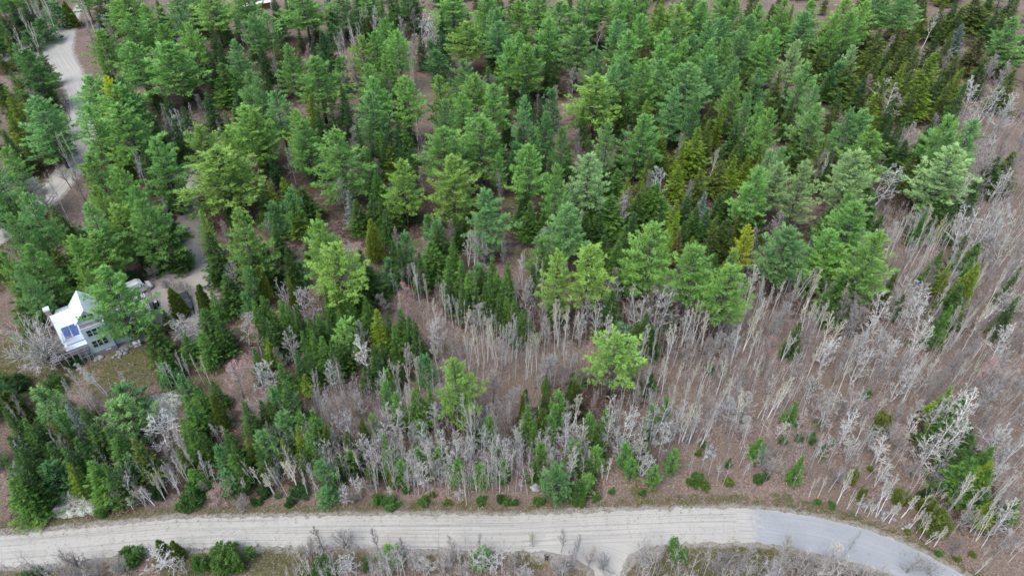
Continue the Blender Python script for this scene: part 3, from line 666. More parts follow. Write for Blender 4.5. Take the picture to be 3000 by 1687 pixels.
85.3,138.4,12.8,5.5 77.8,118.5,11.2,3.0 103.6,131.5,12.0,4.4 109.3,139.2,12.3,5.5 112.7,140.1,12.5,3.7 115.1,136.9,12.8,5.8
#lichen_tree|lichen-white leafless tree|at the upper right edge|l
82.9,132.3,13.2,7.7 90.5,111.1,16.0,5.0 111.4,143.5,13.4,5.3 92.0,109.3,16.0,4.9 96.1,112.5,16.0,5.0 111.0,134.4,10.7,4.5 97.6,111.1,16.0,4.2
#bare_tree|pale grey leafless tree|near the upper right corner|p
95.6,152.1,12.8,2.6 99.1,153.0,12.0,4.3 124.7,159.4,13.8,4.0
#bare_tree|pale grey leafless tree|in the top right corner|p
138.8,190.9,13.5,4.6 139.6,186.5,13.8,5.3
#lichen_tree|lichen-white leafless tree|near the upper right corner|l
116.1,159.1,13.6,5.0 127.4,178.4,12.6,6.9 128.4,173.1,13.4,6.1 127.2,163.8,16.0,5.8
#birch_tree|slim white-trunked birch|in the top right corner|-
138.1,227.7,14.0,5.2
#birch_tree|slim white-trunked birch|at the upper right edge|-
83.2,118.8,10.1,1.9 88.2,119.6,9.5,3.1 98.1,127.2,13.5,3.5 105.0,125.4,8.8,2.5
#birch_tree|slim white-trunked birch|in the upper right-hand forest|-
72.7,139.0,12.8,1.8
#birch_tree|slim white-trunked birch|near the upper right corner|-
97.2,153.7,12.0,2.6 116.1,157.6,13.3,2.0
#pine_tree|blue-green white pine|left of the canoe|b
-90.7,107.9,19.0,5.9 -78.6,106.2,18.3,6.6
#pine_tree|blue-green white pine|behind the house|b
-92.0,103.5,17.5,4.5 -82.5,88.9,17.4,3.9
#pine_tree|yellow-green white pine|left of the canoe|y
-81.4,114.3,17.3,5.6 -76.6,110.8,15.0,7.1
#pine_tree|yellow-green white pine|behind the house|y
-76.6,94.8,13.0,3.4 -77.8,103.2,14.0,6.8
#pine_tree|!large spreading green pine overhanging the white house roof|behind the house|g
-68.5,89.0,17.0,9.2
#pine_tree|green white pine|behind the house|g
-87.7,93.7,17.3,3.8 -85.1,96.0,16.6,7.2 -81.2,102.2,14.0,5.0
#pine_tree|yellow-green white pine|along the driveway|y
-62.0,113.4,12.0,3.2 -49.4,102.5,19.2,7.2
#spruce_tree|brownish spruce|behind the house|r
-98.8,119.6,8.9,2.8
#fir_tree|dark green fir|behind the house|-
-85.6,90.4,13.0,6.3 -89.0,98.4,8.9,3.7 -93.1,108.4,8.9,3.2 -90.5,113.7,10.2,3.5 -83.6,99.6,9.3,3.3 -85.5,110.9,10.2,3.7 -76.7,114.9,9.4,4.4
#spruce_tree|olive green spruce|behind the house|o
-88.1,104.8,9.0,5.9
#young_pine|young blue-green pine|along the driveway|b
-48.7,97.9,9.0,3.2
#fir_tree|fresh green pointed fir|right of the driveway|g
-56.4,84.3,6.0,2.8 -52.4,82.5,8.0,2.9 -54.7,94.2,7.3,2.4 -45.4,89.8,9.0,2.6 -44.3,91.1,9.0,2.6 -40.6,89.7,9.1,2.8 -39.2,88.6,9.1,2.6
#fir_tree|dark green fir|right of the driveway|-
-61.7,84.4,9.0,3.7 -58.8,80.4,7.0,3.4 -52.8,86.6,10.0,4.6 -50.8,85.5,7.0,2.8 -42.8,79.8,7.0,2.0 -43.1,86.3,10.0,2.3 -41.3,84.3,9.0,3.2 -41.3,86.7,9.6,3.0 -38.9,85.4,6.3,1.9
#cedar_tree|!cone-shaped yellow-green cedar right of the parked grey car|right of the driveway|o
-57.3,95.1,8.0,3.2
#cedar_tree|!cone-shaped yellow-green cedar between the quad bike and the grey car|right of the driveway|o
-62.8,95.4,7.0,3.7
#fir_tree|dark green fir|right of the canoe|-
-83.7,149.8,7.6,3.1 -61.5,125.4,9.8,3.2 -54.2,126.4,8.8,3.5
#fir_tree|dark green fir|left of the canoe|-
-105.7,120.7,9.5,3.1 -103.0,118.7,10.1,3.3
#spruce_tree|olive green spruce|right of the driveway|o
-63.3,91.8,5.0,2.2
#young_pine|young blue-green pine|right of the boulder yard|b
-57.9,78.1,5.0,2.7 -54.0,75.7,5.0,2.4 -37.0,69.6,9.0,2.5
#young_pine|young blue-green pine|right of the driveway|b
-48.2,93.5,7.0,2.7
#bare_tree|!wide rounded leafless tree with dense grey twigs left of the house deck|around the house|p
-80.5,82.4,11.0,9.9
#lichen_tree|!round leafless tree seen from above, below the parked grey car|right of the driveway|l
-59.7,89.1,7.0,6.2
#bare_tree|!leafless tree with a pinkish red bud crown right of the yard|right of the driveway|r
-45.0,75.6,10.0,5.8
#bare_tree|pale grey leafless tree|along the driveway|p
-54.3,102.3,9.0,5.1
#bare_tree|pale grey leafless tree|right of the driveway|p
-47.3,87.0,9.0,5.3
#lichen_tree|lichen-white leafless tree|right of the driveway|l
-40.9,74.9,9.9,3.0 -39.4,76.1,10.0,3.9 -37.5,81.6,11.0,3.8
#bare_tree|reddish leafless tree|along the driveway|r
-59.7,115.0,10.0,4.1 -46.2,104.9,9.9,2.6
#bare_tree|grey leafless tree|along the driveway|-
-72.0,106.6,4.0,3.2 -69.2,109.6,8.0,4.5 -67.3,102.5,4.0,3.9 -63.9,101.7,4.0,3.1 -49.2,114.5,9.7,3.1
#bare_tree|grey leafless tree|behind the house|-
-99.5,108.8,10.2,2.6
#bare_tree|reddish leafless tree|right of the driveway|r
-44.4,84.8,8.0,3.4
#bare_tree|grey leafless tree|around the house|-
-66.1,85.9,5.0,1.9 -70.5,100.5,4.0,2.0
#bare_tree|grey leafless tree|right of the driveway|-
-44.3,80.6,8.0,2.9 -38.8,79.9,9.0,3.3
#birch_tree|slim white-trunked birch|around the house|-
-67.7,75.6,10.0,3.6
#birch_tree|slim white-trunked birch|below the house|-
-78.2,68.7,7.0,1.4 -79.0,70.6,7.0,1.7 -71.4,73.0,8.0,1.7 -70.5,74.6,9.0,2.4 -67.6,71.3,8.0,1.5 -66.6,70.8,8.0,1.5 -63.5,74.9,8.0,2.4 -62.8,72.9,5.0,1.3
#birch_tree|slim white-trunked birch|right of the driveway|-
-57.8,77.6,8.0,1.3 -56.0,76.7,8.0,1.3 -55.3,78.1,9.0,1.3 -53.8,77.5,9.0,1.3 -52.2,77.8,9.0,1.3 -51.0,77.5,9.0,1.3
#shrub|low green shrub|below the house|g
-77.1,77.8,3.0,3.3
#shrub|low dark green shrub|along the driveway|-
-72.4,110.3,2.5,3.0
#shrub|low dark green shrub|behind the house|-
-75.8,105.3,3.0,3.7
#shrub|low dark green shrub|below the house|-
-84.2,77.5,3.0,3.6
#shrub|low dark green shrub|around the house|-
-76.5,82.9,2.5,2.5
#pine_tree|yellow-green white pine|in the centre-left stand|y
-34.7,100.2,18.5,6.6 -30.6,94.3,18.0,8.3
#pine_tree|green white pine|left of the clearing|g
-28.9,83.5,10.0,4.1
#pine_tree|!bright yellow-green lone pine above the lichen-white trees by the road|in the central clearing|y
-8.5,68.9,16.0,6.0
#young_pine|young blue-green pine|right of the canoe|b
-68.3,140.1,9.3,3.5 -50.7,119.9,9.0,3.9 -46.7,120.8,12.0,4.2
#young_pine|young blue-green pine|in the centre-left stand|b
-41.6,104.9,6.0,2.6 -24.3,106.4,6.0,2.6 -23.6,103.5,4.0,2.6 -21.7,110.7,9.0,3.2 -17.8,120.4,6.0,2.6 -16.1,115.1,8.0,3.8
#young_pine|young blue-green pine|in the centre stand|b
-6.2,103.0,7.0,3.1
#young_pine|young blue-green pine|left of the clearing|b
-17.8,85.7,6.0,1.9 -14.0,77.9,7.0,2.6
#young_pine|young bright green pine|in the lower left woods|g
-32.5,66.6,7.0,2.2 -20.8,66.1,7.0,1.8 -20.1,72.5,7.0,1.9 -20.6,76.5,6.0,2.0 -13.8,64.4,7.0,1.8
#spruce_tree|grey lichen-hung spruce|in the left-centre forest|l
-34.9,123.8,10.1,3.1
#fir_tree|dark green fir|in the left-centre forest|-
-45.6,126.6,9.0,5.2 -33.2,122.4,8.9,3.7 -29.8,123.2,9.8,3.7 -27.7,121.9,9.3,3.1 -24.7,126.6,11.0,4.4
#spruce_tree|yellow-olive spruce|in the centre-left stand|y
-40.4,118.2,9.0,2.5
#fir_tree|dark green fir|in the centre-left stand|-
-40.8,110.4,9.0,2.9 -29.1,97.8,8.8,3.2 -29.4,105.1,8.8,3.4 -27.6,100.8,9.2,5.0 -26.4,118.4,9.1,2.8 -23.4,108.1,9.2,2.9 -21.8,105.7,10.2,2.6 -17.6,102.7,10.2,2.3 -15.2,112.8,9.3,3.0
#cedar_tree|bushy yellow-green cedar|in the centre-left stand|y
-28.5,113.4,10.0,4.3
#fir_tree|fresh green pointed fir|in the centre-left stand|g
-15.8,107.1,9.7,5.2
#fir_tree|dark green fir|in the centre stand|-
-11.7,97.2,9.9,2.5 -11.2,116.0,9.0,2.2 -10.0,119.3,9.1,2.2 -5.8,100.1,8.8,2.8 -4.8,93.8,10.2,2.4 4.0,101.1,8.0,2.3 15.1,116.2,10.2,3.6
#fir_tree|fresh green pointed fir|in the central clearing|g
-6.7,96.5,7.0,1.5 -1.0,92.4,8.0,2.2 0.5,92.7,8.0,1.9
#spruce_tree|yellow-olive spruce|left of the clearing|y
-23.3,87.0,9.5,3.5
#cedar_tree|bushy yellow-green cedar|along the driveway|y
-47.3,99.5,8.3,3.3 -41.4,97.4,8.0,2.0
#spruce_tree|yellow-olive spruce|right of the driveway|y
-41.4,82.3,7.0,2.3
#fir_tree|fresh green pointed fir|right of the boulder yard|g
-48.7,64.2,9.0,2.6 -49.0,67.6,10.0,3.0 -47.4,63.1,9.0,2.4 -49.8,71.8,6.9,2.9 -37.7,76.5,7.0,2.8
#spruce_tree|yellow-olive spruce|in the lower left woods|y
-31.7,63.5,8.0,2.2 -34.1,76.3,5.0,2.4
#fir_tree|dark green fir|in the central clearing|-
-8.9,94.3,9.5,2.4 -2.2,92.5,8.8,2.2 2.2,89.2,8.0,3.3 8.1,92.7,8.0,2.7
#fir_tree|dark green fir|in the lower left woods|-
-24.2,77.1,6.0,2.0
#cedar_tree|bushy olive cedar|in the centre stand|o
-11.9,118.0,8.0,2.8
#lichen_tree|!tall tree crusted white with lichen left of the centre clearing|in the centre-left stand|l
-36.6,92.0,12.0,5.9
#lichen_tree|lichen-white leafless tree|in the centre-left stand|l
-32.0,106.7,10.4,3.9
#bare_tree|grey leafless tree|in the centre-left stand|-
-35.3,109.9,11.0,2.6 -23.9,114.0,9.7,3.0 -20.7,104.5,6.0,3.1 -18.8,102.0,7.0,2.3
#bare_tree|grey leafless tree|in the centre stand|-
-12.6,114.2,10.9,3.0 -6.9,100.0,6.0,2.5 -1.6,107.3,10.6,2.6 1.0,95.5,10.7,2.7 2.8,98.6,7.4,2.5 10.2,105.6,9.0,3.9
#bare_tree|pale grey leafless tree|in the centre stand|p
-6.7,110.9,8.0,6.7 2.4,93.9,11.0,5.1 5.4,110.3,13.0,5.0
#bare_tree|!rounded brownish leafless tree in the centre clearing|in the centre-left stand|r
-18.6,94.0,10.0,5.1
#bare_tree|grey leafless tree|left of the clearing|-
-28.0,75.5,9.9,2.4 -25.7,84.5,10.4,3.2 -23.7,95.7,7.0,4.2
#bare_tree|!broad pale leafless tree glowing white in the middle clearing|left of the clearing|p
-13.3,84.0,11.0,5.9
#lichen_tree|lichen-white leafless tree|left of the clearing|l
-29.4,75.7,9.0,2.6 -24.3,79.7,11.0,4.6 -17.8,79.5,10.0,2.2
#bare_tree|pale grey leafless tree|in the central clearing|p
-6.9,88.5,11.0,4.9 4.9,77.9,9.0,5.9 5.9,87.7,9.0,2.8
#bare_tree|grey leafless tree|in the lower left woods|-
-30.7,70.2,9.0,2.3 -27.5,67.8,8.0,2.3 -25.4,72.3,9.0,2.7 -24.2,66.1,8.0,2.6 -21.9,65.5,8.0,2.2 -20.0,65.6,10.9,2.2 -19.7,66.2,9.0,2.4 -11.4,63.2,7.7,2.7
#lichen_tree|lichen-white leafless tree|along the driveway|l
-42.3,96.0,9.0,2.7
#birch_tree|slim white-trunked birch|in the centre-left stand|-
-17.7,98.4,12.0,2.0 -15.9,97.0,11.0,1.2
#birch_tree|slim white-trunked birch|left of the clearing|-
-28.1,74.5,10.5,1.3 -19.3,76.8,10.0,2.2 -21.1,94.3,6.5,2.4 -18.6,76.1,8.0,1.7 -15.5,76.5,10.0,1.3 -16.1,81.2,6.4,2.5 -13.9,88.3,6.3,2.8 -14.0,92.3,9.0,2.2 -12.8,81.1,7.7,3.3
#birch_tree|slim white-trunked birch|in the centre stand|-
-12.5,93.6,11.0,2.6 -9.0,110.4,10.0,2.4 -7.7,110.4,10.0,2.4 1.3,104.7,10.0,2.1 2.0,103.9,10.0,2.8 4.7,101.7,11.0,1.5 5.9,100.5,11.0,1.5
#birch_tree|slim white-trunked birch|in the lower left woods|-
-32.6,75.8,8.0,1.3 -31.0,70.6,10.0,1.5 -17.5,69.2,11.0,1.4 -16.7,61.8,8.4,2.4 -16.5,69.2,11.0,1.4 -16.9,75.8,8.0,1.7 -15.7,69.2,11.0,1.4
#birch_tree|slim white-trunked birch|in the left-centre forest|-
-29.9,122.9,9.0,1.1
#pine_tree|yellow-green white pine|in the centre stand|y
8.0,93.8,17.0,5.4
#pine_tree|yellow-green white pine|in the centre-right stand|y
13.4,94.5,18.0,7.8 24.7,97.2,20.0,7.9
#pine_tree|green white pine|in the centre-right stand|g
22.9,98.5,14.0,4.9 31.3,92.8,18.0,8.2 36.5,88.5,17.0,7.5
#pine_tree|!bright yellow-green lone pine with a bare trunk in the right of the clearing|right of the clearing|y
16.0,75.3,15.0,8.2
#pine_tree|!small bright yellow pine among dark cedars|in the right-hand stand|Y
45.2,107.0,13.0,3.9
#pine_tree|yellow-green white pine|in the right-hand stand|y
42.7,103.9,9.0,2.8 58.4,103.0,10.0,5.6
#young_pine|young bright green pine|in the centre stand|g
5.9,106.9,9.0,3.9
#fir_tree|fresh green pointed fir|in the middle forest|g
3.7,139.4,9.5,3.7 3.9,120.7,9.7,3.7 7.6,124.0,9.7,2.9
#spruce_tree|yellow-olive spruce|in the centre-right stand|y
24.4,102.0,6.0,3.3 31.7,110.8,9.7,2.4 33.6,115.8,10.0,3.6 35.6,108.7,9.0,2.9 41.2,104.5,6.0,2.1
#fir_tree|dark green fir|in the right-centre forest|-
17.4,123.1,9.3,4.0 27.2,124.3,8.8,3.7 37.1,122.1,9.6,3.7 44.6,124.2,9.2,3.2 47.1,126.2,9.3,3.8
#spruce_tree|grey lichen-hung spruce|in the right-centre forest|l
41.3,124.5,9.0,3.2
#spruce_tree|olive green spruce|in the centre-right stand|o
41.7,115.4,9.4,3.0
#fir_tree|fresh green pointed fir|in the centre-right stand|g
20.9,107.8,9.0,3.4
#spruce_tree|brownish spruce|in the centre-right stand|r
33.4,110.9,9.0,2.9
#cedar_tree|!large dense dark olive cedar beside the yellow pine|in the centre-right stand|d
41.9,109.3,12.0,7.9
#cedar_tree|bushy olive cedar|in the right-hand stand|o
48.1,118.4,8.5,3.6
#fir_tree|dark green fir|right of the clearing|-
17.9,91.5,10.0,3.6 22.0,87.2,6.0,2.6 23.4,87.5,8.0,2.6 24.2,85.5,7.0,3.2 28.6,91.8,6.0,2.7
#fir_tree|fresh green pointed fir|at lower centre|g
2.4,66.4,9.0,2.6 3.4,65.0,7.0,1.6 5.7,77.2,4.0,1.1 11.1,78.4,4.0,2.0
#young_pine|young blue-green pine|right of the clearing|b
19.5,89.4,4.0,3.1
#fir_tree|dark green fir|in the lower right-centre woods|-
12.6,63.2,8.0,2.8 23.0,76.6,5.0,2.0
#fir_tree|dark green fir|in the right-hand stand|-
51.6,118.5,8.9,3.6 64.0,114.7,10.2,3.3 60.2,95.4,11.0,5.1
#bare_tree|reddish leafless tree|in the middle forest|r
14.3,117.6,11.1,2.8
#bare_tree|reddish leafless tree|in the centre-right stand|r
19.1,98.5,11.0,3.0
#lichen_tree|lichen-white leafless tree|in the centre-right stand|l
19.1,95.1,10.0,4.4 26.0,90.4,13.0,6.1
#lichen_tree|lichen-white leafless tree|right of the clearing|l
15.0,88.5,11.0,3.3 22.5,89.3,12.0,5.1
#bare_tree|grey leafless tree|in the centre-right stand|-
25.3,93.5,11.3,3.6 31.8,101.9,9.9,3.0 37.5,97.9,9.0,2.7
#bare_tree|grey leafless tree|in the right-hand stand|-
49.2,110.5,10.9,3.2 56.6,111.8,11.2,2.9 70.0,104.1,9.3,4.6
#lichen_tree|lichen-white leafless tree|in the central clearing|l
6.2,78.1,9.0,2.6 9.8,80.0,8.0,2.9 12.2,87.2,11.0,3.0
#bare_tree|reddish leafless tree|right of the clearing|r
12.8,77.5,12.0,3.2
#bare_tree|reddish leafless tree|in the central clearing|r
11.6,77.8,9.0,3.5
#bare_tree|pale grey leafless tree|right of the clearing|p
20.6,79.2,10.0,3.3 29.7,81.2,11.0,4.4 34.0,82.1,11.1,4.2 38.7,92.7,8.5,3.4
#bare_tree|pale grey leafless tree|in the grey woods at right|p
37.5,82.9,9.8,3.6 43.2,93.0,8.0,2.7 51.9,85.9,10.0,3.5
#shrub|low green shrub|in the lower right-centre woods|g
34.2,80.3,2.0,2.0
#pine_tree|green white pine|in the right-hand stand|g
59.5,103.3,15.0,5.8 61.4,102.0,12.0,5.0
#pine_tree|yellow-green white pine|midway up the right edge|y
64.0,96.5,19.0,7.9
#pine_tree|blue-green white pine|in the right-hand stand|b
50.6,101.7,16.0,8.5
#fir_tree|dark green fir|in the upper right-hand forest|-
67.1,120.1,8.9,3.7 77.1,124.2,9.5,5.2
#fir_tree|dark green fir|at the upper right edge|-
91.8,122.9,10.0,6.0 93.3,120.9,10.0,3.4
#fir_tree|fresh green pointed fir|midway up the right edge|g
85.8,117.9,10.0,1.9 82.3,104.0,9.0,2.6 87.5,102.3,9.0,2.3 90.9,106.9,8.8,3.9
#spruce_tree|olive green spruce|midway up the right edge|o
72.0,99.4,9.4,2.5 90.6,110.4,9.0,2.1
#spruce_tree|yellow-olive spruce|midway up the right edge|y
83.4,102.0,7.0,2.3
#cedar_tree|bushy yellow-green cedar|midway up the right edge|y
83.8,96.3,12.0,4.4
#fir_tree|fresh green pointed fir|low on the right edge|g
75.9,87.8,10.0,2.6
#fir_tree|dark green fir|midway up the right edge|-
75.3,115.5,10.0,3.3 93.7,98.2,9.4,1.7
#fir_tree|dark green fir|low on the right edge|-
72.5,95.4,6.0,1.7 77.5,89.6,6.0,2.1 81.1,94.3,9.2,3.9 88.4,89.9,10.1,2.4
#fir_tree|dark green fir|in the grey woods at right|-
49.1,84.8,8.0,2.5 63.2,95.7,8.0,3.2
#bare_tree|pale grey leafless tree|in the right-hand stand|p
55.5,117.4,10.0,5.8 61.2,106.2,8.7,3.1 67.5,108.0,7.6,2.7 69.4,112.9,9.0,2.8 67.4,101.6,9.4,3.3
#spruce_tree|grey lichen-hung spruce|in the right-hand stand|l
59.6,109.6,9.0,2.1
#bare_tree|pale grey leafless tree|midway up the right edge|p
80.4,118.2,6.7,3.3 76.2,108.3,7.1,2.3 77.2,113.0,11.3,3.2 77.1,101.7,6.8,3.2 99.3,121.2,6.7,2.2 90.1,104.2,9.1,3.1 95.8,102.5,8.6,3.1
#bare_tree|pale grey leafless tree|at the upper right edge|p
86.2,120.9,9.7,5.1 108.6,145.4,11.5,5.3 107.7,135.9,11.9,5.9
#lichen_tree|lichen-white leafless tree|midway up the right edge|l
74.2,110.2,10.0,4.4 72.6,95.8,10.7,3.4 82.5,112.8,7.2,2.6 74.8,94.9,10.8,3.9 84.8,101.1,8.0,2.8 94.1,116.3,6.7,3.1 97.1,111.3,9.7,4.3 98.1,108.8,10.1,4.2
#bare_tree|grey leafless tree|low on the right edge|-
60.6,75.9,10.6,3.2 69.2,93.1,9.8,3.1 64.3,78.8,9.8,3.5 74.9,89.4,10.5,3.1 68.8,74.1,10.9,3.4 73.0,77.8,10.2,3.5 76.8,80.5,10.6,3.5 84.1,93.0,9.9,3.4 80.9,85.1,10.8,3.6
#bare_tree|reddish leafless tree|in the grey woods at right|r
42.9,80.1,10.9,4.6
#lichen_tree|lichen-white leafless tree|in the grey woods at right|l
46.9,78.1,9.0,2.8 53.6,81.8,10.2,4.5 57.5,78.1,9.9,3.5 59.8,82.5,10.1,4.7
#lichen_tree|lichen-white leafless tree|in the lower right grey woods|l
49.0,73.7,10.2,3.0 46.8,62.3,7.7,2.6 49.3,68.4,11.0,4.3 51.2,65.4,9.0,3.8 51.1,62.4,7.2,2.4 54.9,71.3,8.0,3.4
#bare_tree|grey leafless tree|at the lower right edge|-
58.6,66.4,6.0,3.1 59.5,64.7,5.0,3.0 61.0,69.0,7.0,2.9 72.1,72.3,10.6,3.3 73.0,67.3,8.1,2.7
#bare_tree|reddish leafless tree|midway up the right edge|r
80.8,105.5,10.1,3.4
#bare_tree|grey leafless tree|midway up the right edge|-
72.5,105.8,7.2,2.7 74.2,102.7,10.9,3.0 77.0,96.8,8.7,3.4 79.7,99.4,9.6,3.1 97.4,116.6,7.5,2.4 94.9,106.3,7.4,3.4 90.5,100.0,10.5,3.8 94.0,100.3,10.8,3.3
#bare_tree|reddish leafless tree|low on the right edge|r
77.4,76.5,10.6,3.4
#birch_tree|birch with a yellow-green top|midway up the right edge|y
85.3,110.7,12.0,2.9
#pine_tree|blue-green white pine|below the house|b
-72.1,69.8,9.0,4.4 -59.6,67.5,9.0,5.7
#young_pine|young blue-green pine|below the house|b
-67.6,65.2,8.0,2.4 -62.3,71.9,7.0,4.0
#cedar_tree|bushy olive cedar|right of the boulder yard|o
-46.0,69.0,8.0,2.9
#fir_tree|dark green fir|below the house|-
-75.5,65.6,9.0,2.2 -70.2,62.5,10.3,2.9 -69.2,61.9,9.3,2.9 -69.3,63.2,9.4,2.6 -64.2,66.0,9.0,3.2 -60.5,62.3,9.6,3.9 -58.3,62.0,9.4,2.9
#spruce_tree|olive green spruce|below the house|o
-66.5,62.7,9.9,2.5
#fir_tree|fresh green pointed fir|beside the road at far left|g
-67.8,53.5,9.0,3.7 -58.4,56.5,9.0,3.8 -58.6,56.5,7.0,2.5 -56.7,60.1,9.0,3.3
#fir_tree|fresh green pointed fir|below the house|g
-56.5,60.7,9.3,2.5
#spruce_tree|olive green spruce|beside the road at far left|o
-53.7,60.0,9.8,3.5
#young_pine|young blue-green pine|beside the road at far left|b
-66.2,57.5,7.0,3.4 -55.7,59.5,6.0,2.5
#spruce_tree|yellow-olive spruce|beside the road at far left|y
-62.2,56.9,8.0,2.5
#young_pine|young blue-green pine|left of the road middle|b
-42.5,60.6,7.0,2.3 -40.9,57.4,5.0,2.1
#young_pine|young bright green pine|left of the road middle|g
-40.3,59.9,6.0,2.1
#spruce_tree|olive green spruce|right of the boulder yard|o
-39.0,62.7,9.0,2.2
#fir_tree|dark green fir|right of the boulder yard|-
-46.2,63.1,8.0,2.4 -47.9,73.4,6.7,2.3 -41.8,62.6,8.0,2.8 -39.9,66.4,10.0,2.8 -38.3,68.1,8.0,2.3 -37.1,68.1,8.0,2.3 -35.4,63.9,7.0,2.2 -34.5,69.7,11.0,3.7 -33.3,63.6,7.0,1.6
#fir_tree|dark green fir|left of the road middle|-
-39.9,59.8,8.9,2.1 -39.4,58.3,6.0,2.1 -36.3,59.5,9.3,1.9
#fir_tree|fresh green pointed fir|left of the road middle|g
-46.2,57.9,5.0,2.5
#spruce_tree|olive green spruce|left of the road middle|o
-48.6,60.5,7.0,2.0
#cedar_tree|dense dark olive cedar|below the house|d
-79.2,70.8,7.0,4.2
#spruce_tree|grey lichen-hung spruce|below the house|l
-65.9,65.8,10.0,2.2
#lichen_tree|lichen-white leafless tree|below the house|l
-71.2,60.6,10.3,2.5 -66.0,61.5,9.7,2.1
#lichen_tree|!sprawling white-limbed tree over the lichened rock ledge|right of the boulder yard|l
-53.5,65.2,9.0,6.4
#lichen_tree|lichen-white leafless tree|right of the boulder yard|l
-49.7,62.9,10.0,2.0 -39.0,68.1,10.1,2.2 -38.8,70.0,8.0,2.1
#bare_tree|grey leafless tree|left of the road middle|-
-51.4,61.2,7.0,2.5 -49.1,58.2,7.0,2.3 -44.9,57.2,4.0,1.9 -38.7,54.6,3.0,2.6
#bare_tree|grey leafless tree|below the house|-
-76.4,68.3,9.9,1.8 -69.3,69.8,7.0,3.3 -65.6,69.7,8.0,3.1 -62.7,68.7,7.0,2.5
#lichen_tree|lichen-white leafless tree|beside the road at far left|l
-69.2,56.2,10.4,2.0
#lichen_tree|!low dead white-branched tree on the near roadside between shrubs|on the near roadside, bottom left|l
-46.3,45.8,5.0,4.2
#lichen_tree|lichen-white leafless tree|on the near roadside, bottom left|l
-43.3,44.8,5.0,1.7
#bare_tree|pale grey leafless tree|on the near roadside, bottom left|p
-54.5,44.2,5.0,2.9 -51.5,44.6,4.0,2.6
#bare_tree|grey leafless tree|on the near roadside, bottom left|-
-62.7,44.8,3.0,1.7 -59.1,45.5,5.0,1.9 -57.7,43.3,4.0,2.1 -57.6,45.3,5.0,2.3 -56.5,43.7,4.0,2.6
#bare_tree|reddish leafless tree|left of the road middle|r
-42.2,56.3,3.0,4.0
#bare_tree|grey leafless tree|beside the road at far left|-
-56.6,55.2,5.0,2.3 -53.2,55.2,5.0,2.5
#birch_tree|!leaning birch bent towards the road with a curved white trunk|beside the road at far left|-
-51.7,55.0,6.0,2.4
#birch_tree|slim white-trunked birch|beside the road at far left|-
-61.1,53.3,7.0,1.5 -59.8,53.3,5.0,1.1 -55.1,55.6,7.0,2.3 -54.5,54.4,4.0,1.3 -53.1,55.0,6.0,1.7
#birch_tree|slim white-trunked birch|right of the boulder yard|-
-45.4,65.9,6.0,1.8 -44.5,65.7,6.0,1.8
#shrub|!bushy green shrub at the far road edge under white birches|left of the road middle|g
-46.2,55.1,3.6,3.6
#shrub|low green shrub|beside the road at far left|g
-58.5,53.7,1.8,1.7
#shrub|low dark green shrub|left of the road middle|-
-51.7,56.8,3.0,2.1 -39.7,57.0,2.0,1.7 -37.2,55.5,1.6,1.3 -36.4,57.0,2.0,1.9 -36.7,60.4,4.0,1.8 -32.3,55.3,1.5,1.5
#shrub|low green shrub|on the near roadside, bottom left|g
-63.7,43.9,3.0,3.1 -51.5,46.2,2.6,3.5 -41.6,46.0,3.0,2.3
#shrub|!round leafy green shrub, largest on the near roadside|on the near roadside, bottom left|g
-37.5,46.4,4.5,4.9
#cedar_tree|bushy olive cedar|on the near roadside, bottom left|o
-47.1,47.4,4.0,2.1 -45.1,47.1,4.0,2.0
#shrub|low dark green shrub|beside the road at far left|-
-70.9,57.9,3.0,2.1 -56.6,55.7,3.0,2.5
#shrub|low yellow-green shrub|below the house|y
-67.0,71.0,3.0,1.7
#pine_tree|blue-green white pine|right of the boulder yard|b
-36.2,62.4,8.0,3.2 -35.0,65.9,8.0,2.6
#fir_tree|fresh green pointed fir|in the lower left woods|g
-29.8,62.1,8.0,2.2 -29.6,65.4,9.0,3.0 -18.1,60.1,10.0,1.7 -14.8,69.5,9.0,3.3 -12.7,69.8,9.9,1.7
#cedar_tree|bushy olive cedar|in the lower left woods|o
-27.6,63.6,7.0,2.0 -24.3,62.7,7.0,2.2 -22.6,65.1,7.0,2.0
#spruce_tree|yellow-olive spruce|left of the road middle|y
-34.1,62.5,6.0,2.0
#pine_tree|green white pine|in the lower left woods|g
-17.7,69.0,8.0,2.3
#young_pine|young blue-green pine|behind the road left of centre|b
-26.7,57.7,7.0,2.7 -26.7,55.5,4.0,2.5
#young_pine|young bright green pine|behind the road left of centre|g
-23.8,61.1,5.0,2.2 -16.8,59.9,6.0,1.8 -15.9,58.8,5.0,2.1 -13.3,60.3,6.0,2.2 -11.2,60.3,6.0,2.5
#shrub|low dark green shrub|behind the road left of centre|-
-31.1,56.6,2.2,2.7 -23.4,60.4,4.0,2.6
#young_pine|young bright green pine|behind the road at centre|g
-8.2,58.5,6.0,2.3 -4.7,58.6,4.0,2.5 -2.5,60.8,6.0,1.8 -1.1,58.8,5.0,1.7 4.3,61.0,6.0,2.2 8.7,61.5,7.0,2.4
#young_pine|young bright green pine|at lower centre|g
-3.6,64.8,8.0,2.2 6.0,65.4,7.0,2.2 6.7,67.7,7.0,2.3 7.4,68.7,9.0,2.3
#fir_tree|dark green fir|behind the road left of centre|-
-30.8,61.0,6.0,2.0 -28.3,60.5,7.0,2.1 -25.2,60.1,6.0,1.8
#cedar_tree|bushy olive cedar|behind the road left of centre|o
-20.8,59.7,4.0,2.4
#fir_tree|dark green fir|at lower centre|-
-5.8,66.1,7.0,1.8 5.3,71.6,8.0,1.9
#shrub|low green shrub|left of the road middle|g
-36.6,55.3,1.5,0.8 -34.2,56.5,1.0,0.8
#shrub|low green shrub|behind the road left of centre|g
